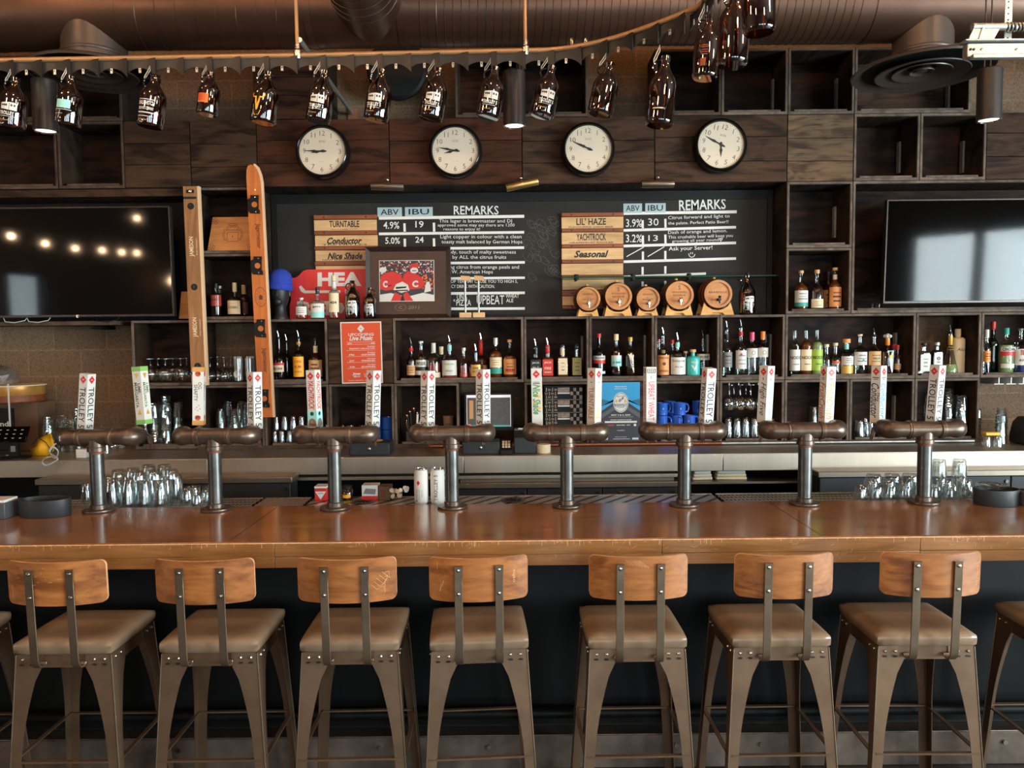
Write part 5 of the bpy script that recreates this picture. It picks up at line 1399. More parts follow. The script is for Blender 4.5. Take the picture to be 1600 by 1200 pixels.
art('photo_masks', 'ink', [[(.3, .3), (.48, .32), (.5, .36), (.29, .35)], [(.28, .24), (.52, .25), (.52, .28), (.28, .27)], [(.38, .0), (.42, .2), (.46, .0)], [(.6, .74), (.68, .74), (.68, .76), (.6, .76)], [(.12, .36), (.22, .38), (.22, .4), (.12, .39)]], .0012)
Pq = flat((px0+.004, .0119-.0013, pz0+.004)); mb = MB(); mb.text('C', .045, .05, Pq, (.655*pw, .42*ph), bold=.05); mb.text('C', .035, .05, Pq, (.10*pw, .42*ph), bold=.05); obj('photo_jersey_mark', mb, 'white', pm)
mb = MB(); P = flat((0, .0132, 0)); zc = W(17.5, 5.53); mb.disc(.042, lambda u, s: P(u, s*.62), (-fw/2+W(54, 5.53), zc/.62), 28, .038); mb.text('C', .026, .024, P, (-fw/2+W(54, 5.53), zc), bold=.03); mb.text('2011', .085, .026, P, (-fw/2+W(75, 5.53), zc), shear=.15, bold=.012); obj('engraved_lettering', mb, M('engraved_bronze', (120, 98, 74), .5), t)
# two card clips on stems
for px, lab in ((727, 'left one of two tall card clips on square wooden feet'), (748, 'right one of two tall card clips on square wooden feet')):
    A = at(px, 493, 5.50); hh = W(66, 5.5)
    t = thing('card_clip_stand', lab, 'card holder', (A.x+(.0 if px < 740 else 0), 5.53, ZT+.0005), group='card clips on the ledge')
    obj('foot', MB().bb(-.044, .044, -.025, .03, 0, .036), 'plank', t, bevel=.003)
    obj('stem', MB().tube([(0, 0, .036), (0, 0, hh-.03)], .007, 10), 'galv', t)
    obj('clip', MB().prism([(-.03, hh-.04), (.02, hh-.04), (.045, hh-.052), (.035, hh-.01), (-.03, hh-.005)], flat((0, .02, 0)), flat((0, -.02, 0))), 'beige', t, smooth=0)
# little barrels
def barrel(px, py, rpx, foot0, foot1, lab, lines, tap='bolt', kind=0, mats=('barrel', 'barrel_d')):
    d = 5.535; r = W(rpx, d); A = at(px, py, d)
    t = thing('mini_barrel', lab, 'barrel', (A.x, d, A.z), group='little barrels on the ledge')
    Rm = Matrix.Rotation(-PI/2, 3, 'X'); L_ = r*.92
    obj('stave_body', MB().lathe([(r*.9, 0), (r*.97, L_*.3), (r*1.05, L_*.75), (r*1.08, L_), (r*1.05, L_*1.25), (r*.9, L_*2), (0, L_*2)], 32, c=(0, 0, 0), R=Rm), mats[1], t)
    for q in ((.02, .91, .10), (.42, .99, .12), (1.5, 1.0, .12)):
        obj('hoop', MB().open_lathe([(r*q[1]*1.0+.002, L_*q[0]), (r*(q[1]+.012)+.002, L_*(q[0]+q[2]))], 32, c=(0, 0, 0), R=Rm), 'hoop', t)
    obj('barrel_head', MB().lathe([(0, .012), (r*.76, .012), (r*.76, .0), (r*.92, 0), (r*.93, .014), (0, .02)], 36, c=(0, -.026, 0), R=Rm), mats[0], t, smooth=30)
    P = flat((0, -.0148, 0)); mb = MB()
    for (s, zc, w) in lines: mb.text(s, r*w, None if len(s) < 6 else r*.13, P, (0, zc*r), bold=.01)
    obj('branded_lettering', mb, 'brown_print', t)
    zt = -r*.38
    tp = obj('tap', MB().lathe([(0, 0), (r*.1, 0), (r*.1, .01), (r*.06, .014), (r*.06, .045), (r*.09, .05), (r*.09, .06), (0, .06)], 12, c=(0, -.014, zt), R=Matrix.Rotation(PI/2, 3, 'X')), tap, t)
    obj('tap_key', MB().lathe([(0, -.03), (.006, -.03), (.006, .012), (.012, .016), (.010, .026), (0, .028)], 10, c=(0, -.062, zt)), tap, tp)
    obj('bung', MB().lathe([(0, 0), (.012, 0), (.010, .012), (0, .013)], 10, c=(0, L_, r*1.07)), 'stand', t)
    # cradle
    zb = ZT+.0007-A.z; h0 = W(foot0[1], d); wt = W(foot0[0], d)/2; wb = W(foot1, d)/2
    zs_ = zb+h0
    pts = [(-wb, zb), (-wb*.45, zb), (-wb*.3, zb+.018), (wb*.3, zb+.018), (wb*.45, zb), (wb, zb), (wt*1.0, zs_-.012), (wt*.98, zs_)]
    for k in range(9):
        a = math.radians(-58-8*k) if False else None
    rc = r*1.04; xs = [wt*.8*(1-2*i/8) for i in range(9)]
    for x in xs: pts.append((x, min(zs_, max(zb+.03, -math.sqrt(max(0, rc*rc-x*x))-.002)) if abs(x) < rc else zs_))
    pts += [(-wt*.98, zs_), (-wt, zs_-.012)]
    if kind == 1: pass
    for yy in (-.002, L_*1.45):
        c_ = obj('cradle', MB().prism(pts, flat((0, yy+.022, 0)), flat((0, yy, 0))), 'stand', t, smooth=0)
        if yy < 0:
            for x in (-.55, .55): obj('cradle_screw', MB().disc(.005, flat((0, yy-.0008, 0)), (wt*x, zb+h0*.62), 8), 'brown_print', c_)
    obj('cradle_rail', MB().bb(-wb*.9, wb*.9, .0205, L_*1.45-.0005, zb+.002, zb+.016), 'stand', t)
barrel(919, 467, 20, (28, 12), 33, 'smallest barrel at the left end of the barrel row', [('RESERVE', .35, .8), ('No. 7', .1, .3), ('WHISKEY', -.05, .9)])
barrel(966, 463.5, 22.5, (36, 17), 43, 'second barrel from the left, lettering burned into its pale round head', [('S', .5, .16), ('WOODFORD', .2, 1.0), ('RESERVE', 0, .8)], 'bolt')
barrel(1012, 467, 19.5, (27, 12), 33, 'small barrel in the middle of the row with pale cork on top', [('RESERVE', .35, .8), ('No. 7', .1, .3), ('WHISKEY', -.05, .9)])
barrel(1061, 461.5, 23.5, (36, 17), 43, 'fourth barrel from the left with a white ringed head and steel tap', [('S', .5, .16), ('WOODFORD', .2, 1.0), ('RESERVE', 0, .8)], 'bolt')
barrel(1121, 459.5, 23.5, (42, 20), 52, 'largest reddish barrel at the right end of the row, black tap', [('BEARFACE', .12, 1.2)], 'ink', 1, ('barrel', 'slat'))
# ------------------------------------------------------------------ bottles
def bprof(R, H, hb, rn, style):
    p = [(0, 0), (R*.88, 0), (R*.97, .003), (R, .009), (R, hb)]
    if style == 'round':        # sloping shoulder
        for i in range(1, 8):
            s = i/7; p.append((rn+(R-rn)*(.5+.5*math.cos(PI*s)), hb+(H-hb)*.42*s))
    elif style == 'square':
        for i in range(1, 6):
            a = PI/2*i/5; p.append((rn+(R-rn)*math.cos(a)**1.0, hb+R*.42*math.sin(a)))
    elif style == 'cone':
        for i in range(1, 8): s = i/7; p.append((rn+(R-rn)*(1-s)**1.2, hb+(H-hb)*.75*s))
    elif style == 'flask':
        for i in range(1, 8): a = PI/2*i/7; p.append((rn+(R-rn)*math.cos(a), hb+R*.95*math.sin(a)))
    zt = p[-1][1]
    p += [(rn*.96, zt+(H-zt)*.5), (rn*.96, H-.012), (rn*1.16, H-.010), (rn*1.16, H-.002), (rn*.9, H), (0, H)]
    return p
def bottle(px, ytop, ybase, wpx, lab, zshelf, d=5.605, style='round', glass='bottle', liq=None, level=.6, hb=.55, rn=.013, lbl=None, neck=None, cap=None, pour=False, ex=2, sy=1, lt=None, lt_c='ink', extra=None, group=None, yaw=0):
    """lbl = (material, z0, z1, half angle as share of the front) as shares of the body height"""
    A = at(px, ybase, d); R = W(wpx, d)/2; Htot = W(ybase-ytop, d)
    H = Htot-(.055 if pour else .0); 
    if cap and not pour: H = Htot-cap[1]*.35
    hbz = H*hb
    sx_, sy_ = settle(A.x, d, R, zshelf)
    t = thing('liquor_bottle', lab, 'bottle', (sx_, sy_, zshelf+.0006), (0, 0, yaw), group)
    n = 24 if ex == 2 else 32
    pr = bprof(R, H, hbz, rn, style)
    obj('bottle_glass', MB().lathe(pr, n, ex=ex, sy=sy), glass, t)
    if liq and glass in ('bottle', 'clear', 'greenglass'):
        top = H*level; q = [(0, .007), (R*.86, .007), (R*.93, .014)]
        last = R*.93
        for r, z in pr[4:]:
            if z >= top: break
            q.append((max(.002, r-.0035), z))
        # cut at the level
        for (r0, z0), (r1, z1) in zip(pr[3:], pr[4:]):
            if z0 <= top <= z1 and z1 > z0:
                r = r0+(r1-r0)*(top-z0)/(z1-z0); q.append((max(.002, r-.0035), top)); break
        q.append((0, top)); obj('liquid', MB().lathe(q, n, ex=ex, sy=sy), liq, t)
    def lp(rr): 
        if ex == 2 and sy == 1: return cyl(rr, 0)
        return flat((0, -rr*sy, 0))
    if lbl:
        for k, (m_, a, b, half) in enumerate(lbl if isinstance(lbl, list) else [lbl]):
            u = R*half*(1.35 if (ex == 2 and sy == 1) else .9)
            o = obj('label', MB().rect(-u, H*a, u, H*b, lp(R+.0007+.0004*k), 10), m_, t)
            if lt and k == 0:
                mb = MB(); P = lp(R+.0018)
                for (s, w, zc, hh) in lt: mb.text(s, 2*u*w*.9, H*hh, P, (0, H*(a+(b-a)*zc)), bold=.02)
                obj('lettering', mb, lt_c, o)
            elif not lt and b-a > .16 and k == 0:
                mb = MB(); P = lp(R+.0018); rr = random.Random(px)
                for j in range(3): 
                    zz = H*(a+(b-a)*(.25+.22*j)); q = u*rr.uniform(.35, .6); mb.rect(-q, zz, q, zz+H*(b-a)*rr.uniform(.03, .09), P, 4)
                obj('print_lines', mb, 'grey' if m_ in ('white', 'cream', 'paper') else 'brown_print', o)
    if neck: obj('neck_wrap', MB().lathe([(rn*1.02, H*neck[1]), (rn*1.22, H*neck[1]+.004), (rn*1.2, H*neck[2]), (rn, H*neck[2])], 16), neck[0], t)
    if pour:
        c = obj('pourer_collar', MB().lathe([(0, H+.0003), (rn*1.15, H+.0003), (rn*1.0, H+.012), (.005, H+.018), (0, H+.018)], 12), 'ink' if not cap else cap[0], t)
        obj('pour_spout', MB().tube([(0, 0, H+.016), (0, 0, H+.03), (-.003, -.002, H+.042), (-.008, -.004, H+.064)], [.0055, .005, .0045, .0035], 8), 'chrome', t)
    elif cap:
        m_, hc, rc = cap; obj('cap', MB().lathe([(0, H-hc*.65), (rn*rc, H-hc*.65), (rn*rc, H+hc*.34), (rn*rc*.9, H+hc*.35), (0, H+hc*.35)], 16), m_, t)
    if extra: extra(t, R, H, lp)
    return t
Z1 = GZ[1]+.0015+SH; Z2 = GZ[2]+.0015+SH; ZTOP = GZ[2]-.0013
G1 = 'bottles on the bottle row'
X['peach'] = M('peach_label', (222, 150, 88), .55)
X['silver'] = M('silver_label', (190, 190, 188), .35, .5)
# crate right of the orange ski
bottle(437, 517, 594, 19, 'dark liqueur bottle with oval cream label, leftmost in the crate beside the orange ski', Z1, glass='darkglass', lbl=[('cream', .22, .38, .8), ('red', .38, .44, .9)], pour=True, hb=.5, lt=[('IRISH CREAM', .8, .5, .05)], group=G1)
bottle(449, 520, 590, 15, 'dark bottle with chrome spout half hidden behind the cream liqueur bottle', Z1, d=5.715, glass='darkglass', pour=True, group=G1)
bottle(468, 517, 594, 18, 'dark bottle with bright yellow coffee liqueur label', Z1, glass='darkglass', lbl=('yellow', .1, .58, .85), neck=('gold', .86, .93), pour=True, hb=.6, lt=[('COFFEE', .7, .75, .06), ('RUM', .6, .5, .07), ('LIQUEUR', .7, .25, .05)], lt_c='red', group=G1)
bottle(494, 526, 592, 21, 'brown bottle with beige label and a small square neck label, right of the yellow one', Z1, glass='browng', style='round', lbl=[('beige', .1, .5, 1.0)], neck=('cream', .66, .84), cap=('ink', .02, 1.2), hb=.5, group=G1)
# wide whisky crate
bottle(643, 527, 591, 14, 'dark wine shaped bottle with beige label, first in the wide whisky crate', Z1, glass='darkglass', lbl=('beige', .14, .44, 1), neck=('red', .84, .95), pour=True, hb=.56, group=G1)
bottle(657, 532, 592, 17, 'whisky bottle with white label and black band, second in the wide crate', Z1, liq='darkliq', level=.7, lbl=[('white', .34, .52, 1), ('ink', .24, .34, 1), ('white', .13, .24, 1)], cap=('white', .014, 1.3), hb=.55, lt=[('WISER', .8, .5, .09)], group=G1)
bottle(674, 534, 591, 21, 'whisky bottle with a low cream label and white neck, third in the wide crate', Z1, liq='rose', level=.45, lbl=('cream', .06, .2, 1), neck=('paper', .74, .98), cap=('paper', .012, 1.2), hb=.58, group=G1)
bottle(675, 533, 586, 13, 'black capped bottle peeping over the low cream labelled whisky', Z1, d=5.725, glass='bottle', liq='whisky', cap=('ink', .02, 1.3), group=G1)
bottle(690, 535, 585, 15, 'clear bottle with cream cap behind the wide white label bottle', Z1, d=5.72, liq='darkliq', level=.5, cap=('cream', .02, 1.3), neck=('cream', .78, .96), group=G1)
bottle(703, 523, 590, 26, 'broad clear bottle with large white label and chrome spout, wide whisky crate', Z1, liq='rose', level=.35, style='flask', lbl=('white', .12, .54, .75), neck=('mint', .8, .97), pour=True, hb=.48, lt=[('WHITE OAK', .7, .75, .05), ('RESERVE', .5, .3, .05)], lt_c='green', group=G1)
bottle(725, 539, 588, 14, 'small clear bottle with pink spirit and little pink label', Z1, liq='rose', level=.45, lbl=('rose', .08, .2, .9), cap=('silver', .02, 1.2), hb=.5, group=G1)
bottle(738, 537, 590, 23, 'round shouldered flask with gold shield label and spout', Z1, liq='rose', level=.4, style='flask', lbl=('gold', .12, .55, .5), pour=True, hb=.42, lt=[('CROWN', .7, .7, .07), ('ROYAL', .6, .4, .07)], group=G1)
bottle(752, 519, 588, 20, 'whisky bottle with dripping red wax neck', Z1, d=5.70, liq='whisky', level=.5, lbl=('beige', .16, .36, .9), neck=('red', .62, .98), cap=('red', .014, 1.0), pour=True, hb=.5, rn=.014, group=G1)
bottle(775, 527, 591, 19, 'whisky bottle with white and teal label under a silver stopper', Z1, liq='whisky', level=.72, lbl=[('cream', .30, .56, 1), ('tealp', .14, .29, 1)], cap=('silver', .05, 1.35), hb=.62, group=G1)
bottle(797, 530, 591, 20, 'whisky bottle with beige orange label and brown stopper, last in the wide crate', Z1, liq='whisky', level=.6, lbl=[('peach', .12, .52, 1), ('orange', .18, .27, .5)], cap=('beige', .02, 1.4), hb=.55, group=G1)
# four square bottles
sq = dict(style='square', ex=7, hb=.60, rn=.014)
bottle(837, 530, 590, 18, 'square black labelled whiskey bottle, left of four square bottles', Z1, liq='darkliq', level=.7, glass='bottle', lbl=('ink', .12, .60, 1), lt=[('JACK', .8, .8, .07), ('No. 7', .6, .5, .07), ('WHISKEY', .8, .2, .05)], lt_c='white', pour=True, neck=('ink', .78, .95), group=G1, **sq)
bottle(855, 529, 590, 18, 'square whiskey bottle with red label and red neck', Z1, liq='whisky', level=.7, lbl=('sign_red', .1, .6, 1), lt=[('JACK', .8, .8, .07), ('FIRE', .7, .45, .08), ('WHISKEY', .8, .2, .05)], lt_c='cream', pour=True, neck=('red', .78, .96), cap=('red', .01, 1), group=G1, **sq)
bottle(879, 538, 590, 18, 'square amber whiskey bottle with cream label', Z1, liq='whisky', level=.7, lbl=('cream', .12, .62, .85), cap=('ink', .02, 1.2), neck=('cream', .72, .92), group=G1, **sq)
bottle(901, 537, 590, 18, 'square whiskey bottle with green gold label and black cap', Z1, liq='darkliq', level=.7, lbl=[(M('olive_label', (128, 122, 56), .5), .1, .64, .85)], cap=('ink', .04, 1.2), group=G1, **sq)
# three bottles above the blue poster
bottle(936, 521, 590, 19, 'dark bottle with white and red label and red cap', Z1, glass='darkglass', lbl=[('white', .42, .52, 1), ('red', .34, .42, 1), ('white', .1, .16, 1)], cap=('red', .03, 1.25), hb=.56, lt=[('CINZANO', .8, .5, .05)], group=G1)
bottle(963, 522, 590, 16, 'slim bottle with pale green label and cream cap, in the middle of three', Z1, liq='darkliq', level=.7, lbl=[('mint', .28, .46, 1), ('white', .46, .54, 1)], cap=('cream', .045, 1.3), hb=.6, lt=[('ST. REMY', .7, .5, .05)], group=G1)
def sash(t, R, H, lp):
    P = cyl(R+.001, 0); mb = MB(); pts = [(-.016, .58), (-.012, .48), (0, .34), (.016, .16), (.024, .12), (.024, .2), (.02, .36), (.012, .5), (.002, .64)]
    vs = [(x, z*H) for x, z in pts]
    mb.poly(vs, P); o = obj('sash_label', mb, 'cream', t)
    mb = MB(); mb.text('LOLEA', H*.28, .012, cyl(R+.002, 0), (.006, H*.38), rot=-1.1, bold=.02); obj('lettering', mb, 'ink', o)
bottle(985, 527, 590, 17, 'dark red bottle with a slanting cream sash label', Z1, glass='bottle', liq='darkliq', level=.8, cap=('gold', .03, 1.3), hb=.62, extra=sash, group=G1)
# crate with the turquoise bottle
bottle(1029, 528, 586, 15, 'pink capped clear bottle hidden behind the orange brown label vodka', Z1, d=5.725, cap=('rose', .02, 1.2), group=G1)
bottle(1036, 514, 590, 19, 'clear vodka bottle with tall orange brown label and chrome spout', Z1, lbl=('peach', .06, .54, .95), neck=('beige', .58, .66), pour=True, hb=.58, lt=[("TITO'S", .7, .85, .05), ('VODKA', .7, .2, .05)], extra=lambda t, R, H, lp: obj('seal', MB().disc(.012, cyl(R+.0022, 0), (0, H*.33), 14), 'brown_print', t), group=G1)
bottle(1050, 529, 586, 16, 'red capped clear bottle behind the broad white label gin', Z1, d=5.725, cap=('red', .03, 1.2), group=G1)
bottle(1056, 523, 590, 25, 'broad clear gin bottle with large white script label and spout', Z1, style='flask', hb=.55, lbl=('white', .08, .56, .85), neck=('mint', .84, .97), pour=True, lt=[('Broken fruit', .8, .8, .06), ('dry gin', .5, .45, .05)], lt_c='grey', group=G1)
bottle(1071, 548, 587, 12, 'small dark necked bottle just left of the turquoise bottle', Z1, d=5.725, glass='darkglass', cap=('cream', .015, 1.3), group=G1)
def whale(t, R, H, lp):
    P = cyl(R+.001, 0); mb = MB(); mb.text('WHALE', R*1.1, H*.07, P, (.002, H*.56), bold=.03)
    for s in (-1, 1): mb.poly([(0, H*.34), (s*.010, H*.44), (s*.024, H*.47), (s*.020, H*.40), (s*.006, H*.30), (0, H*.22)], P)
    obj('print', mb, 'white', t)
bottle(1080, 547, 590, 22, 'short turquoise bottle with white whale tail print and pale stopper', Z1, glass='teal', style='square', hb=.68, rn=.015, cap=('beige', .02, 1.5), extra=whale, group=G1)
bottle(1101, 519, 590, 21, 'clear square shouldered bottle with a white tape band and spout', Z1, style='square', hb=.60, lbl=[('white', .44, .6, 1.0)], pour=True, lt=[('PURE', .5, .5, .06)], liq='darkliq', level=.18, group=G1)
# pink and orange caps
bottle(1135, 503, 588, 17, 'clear bottle with dark spotted label and chrome spout, left in its crate', Z1, lbl=('grey', .2, .52, .9), pour=True, hb=.56, neck=('ink', .78, .9), group=G1)
bottle(1157, 501, 588, 18, 'clear bottle with a white label, red dot and chrome spout', Z1, lbl=('white', .16, .54, .9), neck=('red', .84, .93), pour=True, hb=.56, extra=lambda t, R, H, lp: obj('red_dot', MB().disc(.008, cyl(R+.0022, 0), (-.008, H*.46), 12), 'red', t), group=G1)
def ring(t, R, H, lp): obj('ring_print', MB().disc(.015, cyl(R+.0022, 0), (0, H*.57), 20, .012), 'grey', t)
bottle(1173, 519, 588, 17, 'clear bottle with bright pink cap and square white label', Z1, lbl=('paper', .46, .68, 1), cap=('pink', .06, 1.35), hb=.68, lt=[(' ', .1, .5, .01)], extra=ring, group=G1)
bottle(1190, 518, 588, 16, 'clear bottle with orange cap and square white label', Z1, lbl=('paper', .46, .68, 1), cap=('orcap', .06, 1.35), hb=.68, lt=[(' ', .1, .5, .01)], extra=ring, group=G1)
bottle(1196, 521, 585, 9, 'navy capped bottle half behind the orange capped one', Z1, d=5.72, cap=('navy', .06, 1.35), hb=.68, group=G1)
# wide tequila crate
for px, m_, gl, lq, lab in ((1241, 'paper', 'bottle', None, 'clear spirit bottle with a plain white label, leftmost in the tequila crate'), (1258, 'cream', 'bottle', 'whisky', 'amber spirit bottle with cream label, second in the tequila crate'), (1276, 'lime', 'bottle', 'limeliq', 'pale green bottle with lime green label')):
    bottle(px, 515, 586, 17, lab, Z1, liq=lq, level=.74, lbl=(m_, .12, .58, 1), hb=.66, lt=[('NODO', .9, .62, .07), ('TEQUILA', .5, .3, .03)], extra=lambda t, R, H, lp: obj('neck_glint', MB().bb(.008, .011, -.0135, -.0132, H*.72, H*.97), 'white', t) if False else None, group=G1)
bottle(1291, 536, 585, 12, 'small clear bottle with pale stopper right of the lime label', Z1, cap=('cream', .02, 1.3), hb=.5, group=G1)
bottle(1304, 534, 585, 14, 'clear bottle with small orange label behind the apricot tap handle', Z1, lbl=('orange', .38, .46, .8), cap=('cream', .02, 1.3), hb=.5, group=G1)
bottle(1317, 528, 585, 20, 'clear bottle with gold and black scribble label and fat cork', Z1, lbl=[('white', .3, .55, .9), ('gold', .06, .28, .9)], neck=('mint', .74, .9), cap=('peach', .03, 2.1), hb=.6, group=G1)
bottle(1342, 522, 586, 21, 'clear tequila bottle with white and green label, no spout', Z1, lbl=('paper', .26, .58, .95), cap=('cream', .012, 1.3), hb=.6, style='round', extra=lambda t, R, H, lp: obj('agave_mark', MB().disc(.009, cyl(R+.0022, 0), (.006, H*.38), 10), 'tealp', t), group=G1)
bottle(1365, 514, 586, 20, 'amber tequila bottle with cream label and chrome spout', Z1, liq='whisky', level=.6, lbl=('beige', .26, .62, .95), pour=True, hb=.6, extra=lambda t, R, H, lp: obj('agave_mark', MB().disc(.009, cyl(R+.0022, 0), (.004, H*.42), 10), 'tealp', t), group=G1)
def flower(t, R, H, lp):
    mb = MB()
    for k in range(6): mb.sph((.020*math.cos(k), .020*math.sin(k), H+.012), .013, 8)
    mb.sph((0, 0, H+.016), .017, 10); obj('flower_stopper', mb, 'white', t)
    mb = MB(); P = cyl(R+.001, 0); mb.poly([(-.022, H*.66), (.028, H*.66), (.02, H*.1), (.012, H*.06)], P); o = obj('triangle_label', mb, 'white', t)
    obj('flower_print', MB().disc(.013, cyl(R+.0022, 0), (.004, H*.5), 10), 'yellow', o)
bottle(1386, 527, 585, 20, 'dark tequila bottle with white triangular label and flower shaped stopper', Z1, liq='darkliq', level=.8, neck=('orcap', .8, .98), hb=.62, extra=flower, group=G1)
bottle(1401, 537, 584, 10, 'thin brown miniature bottle with red cap', Z1, glass='browng', lbl=('beige', .2, .4, 1), cap=('red', .035, 1.3), rn=.01, group=G1)
bottle(1412, 536, 584, 18, 'squat bottle with ornate grey label, red cap and red base, right in the tequila crate', Z1, lbl=[('silver', .24, .66, 1), ('red', .04, .16, 1)], cap=('red', .035, 1.35), hb=.68, style='square', liq='rose', level=.2, group=G1)
# backless crate
Z1b = Z1
bottle(1443, 536, 585, 18, 'flat clear bottle with plain white label, left in the backless crate', Z1, style='square', ex=6, sy=.6, hb=.7, lbl=('paper', .12, .66, .95), cap=('ink', .014, 1.6), group=G1)
bottle(1463, 535, 585, 17, 'flat black bottle with white label and grey seal', Z1, glass='darkglass', style='square', ex=6, sy=.6, hb=.72, lbl=('white', .1, .7, .85), cap=('silver', .02, 1.5), extra=lambda t, R, H, lp: (obj('seal', MB().disc(.013, flat((0, -R*.6-.0022, 0)), (0, H*.52), 16, .007), 'posterdark', t), None)[1], group=G1)
bottle(1482, 511, 586, 23, 'conical decorated bottle with banded golden neck and spout', Z1, style='cone', hb=.12, lbl=None, pour=True, neck=('gold', .72, .96), extra=lambda t, R, H, lp: [obj('gold_ring', MB().lathe([(r_, z*H), (r_+.003, z*H+.003), (r_, z*H+.006)], 16), 'gold', t) for r_, z in ((.017, .66), (.021, .6))][0], liq='limeliq', level=.25, group=G1)
bottle(1507, 517, 588, 21, 'tall opaque white bottle with black script, right of the conical one', Z1, glass='cream', style='square', hb=.80, rn=.018, cap=('cream', .055, 1.15), extra=lambda t, R, H, lp: obj('lettering', MB().text('Alize', R*1.5, .022, cyl(R+.001, 0), (.006, H*.58), shear=.3), 'ink', t), group=G1)
# last crate on the right
bottle(1541, 513, 583, 11, 'slim bottle with yellow oval label at the left side of the last crate', Z1, d=5.56, lbl=('orcap', .3, .56, 1), cap=('paper', .06, 1.2), rn=.012, hb=.6, group=G1)
bottle(1550, 502, 583, 15, 'tall dark green bottle with bright red cap, right edge crate', Z1, d=5.66, glass='greenglass', cap=('red', .06, 1.35), hb=.6, group=G1)
bottle(1561, 511, 583, 22, 'pale green vermouth bottle with teal cap and white red label', Z1, d=5.57, liq='limeliq', level=.66, lbl=[('white', .52, .62, .95), ('red', .42, .52, .95), ('paper', .14, .24, .9)], cap=('tealp', .05, 1.4), hb=.66, lt=[('CINZANO', .9, .5, .07)], group=G1)
bottle(1583, 512, 583, 21, 'clear bottle with blue spirit at its base and white pink label', Z1, d=5.57, liq='blueliq', level=.2, lbl=[('paper', .2, .56, 1), ('rose', .42, .54, .4)], cap=('grey', .012, 1.2), hb=.6, lt=[('AVION', .6, .3, .06)], group=G1)
bottle(1603, 534, 583, 22, 'grey bottle cut by the right edge of the photo', Z1, d=5.57, lbl=('grey', .1, .6, 1), hb=.7, style='square', group=G1)
# scotch crate
G2 = 'scotch bottles left of the right television'
bottle(1251, 419, 482, 21, 'scotch bottle with white and teal label, leftmost of the scotch crate', Z2, liq='whisky', level=.7, lbl=[('paper', .22, .52, 1), ('tealp', .12, .22, 1)], cap=('beige', .02, 1.4), hb=.56, group=G2)
bottle(1276, 418, 482, 19, 'scotch bottle with a low cream label, second in the scotch crate', Z2, liq='darkliq', level=.7, lbl=('cream', .08, .3, 1), cap=('beige', .025, 1.4), hb=.52, group=G2)
bottle(1294, 418, 480, 17, 'dark scotch bottle hidden behind the rightmost scotch', Z2, d=5.715, glass='browng', lbl=('beige', .1, .55, 1), cap=('ink', .025, 1.3), group=G2)
bottle(1304, 415, 482, 19, 'scotch bottle with wide beige label, rightmost in the scotch crate', Z2, liq='whisky', level=.75, lbl=('peach', .1, .56, 1), cap=('beige', .02, 1.5), neck=('cream', .74, .86), hb=.58, group=G2)
# cognac shelf between the skis
G3 = 'spirits on the shelf between the skis'
bottle(339, 445, 497, 17, 'dark bottle with salmon pink label, left between the skis', Z2, liq='darkliq', level=.7, lbl=('rose', .34, .68, 1), cap=('ink', .03, 1.3), hb=.62, lt=[('BLUSH', .7, .6, .06)], group=G3)
bottle(345, 446, 495, 14, 'bottle neck showing just behind the salmon pink label bottle', Z2, d=5.715, glass='bottle', cap=('silver', .02, 1.2), group=G3)
bottle(368, 443, 497, 22, 'cognac bottle with cream label and long cream neck', Z2, liq='darkliq', level=.5, style='flask', hb=.42, lbl=('cream', .08, .46, .8), neck=('cream', .72, .98), lt=[('COGNAC', .8, .5, .07)], group=G3)
bottle(382, 444, 495, 15, 'amber bottle with cork neck beside the cognac, partly behind the orange ski', Z2, d=5.70, glass='browng', lbl=('brown_print', .1, .45, .9), neck=('beige', .66, .98), group=G3)
# on the ledge before the chalkboard
G4 = 'bottles on the chalkboard ledge'
bottle(472, 467, 500, 18, 'small clear flask with white label in front of the red sign', ZTOP, d=5.545, style='square', hb=.62, lbl=('paper', .2, .6, .9), liq='rose', level=.25, cap=('silver', .012, 1.2), group=G4)
bottle(497, 451, 500, 21, 'clear round bottle with white blue label and black stopper, before the red sign', ZTOP, d=5.545, style='square', hb=.56, lbl=[('paper', .24, .52, 1), ('mint', .04, .24, 1)], cap=('ink', .05, 1.1), lt=[('gin', .5, .6, .07)], group=G4)
bottle(523, 433, 500, 16, 'tall pale bottle with cream stopper in front of the red sign', ZTOP, d=5.545, liq='rose', level=.25, lbl=('cream', .16, .62, .95), cap=('cream', .04, 1.3), neck=('paper', .7, .9), hb=.62, lt=[('404', .6, .5, .07)], group=G4)
for px, yt, yb, lab, fl in ((551, 440, 499, 'brown growler with white streetcar print left of the picture frame', 1), (578, 451, 499, 'smaller brown growler beside the picture frame, handle at its right', -1), (1168, 430, 491, 'brown growler at the right end of the barrel row', 1)):
    t = growler(lab, 'tram', False, 0); sc = W(yb-yt, 5.53)/.285
    A = at(px, yb, 5.53); t.location = (A.x, 5.545, ZTOP+.001); t.scale = (sc, sc, sc)
    t['group'] = G4
    if fl < 0: 
        for c in t.children:
            if c.name.startswith('jug_handle'): c.rotation_euler = (0, 0, PI)
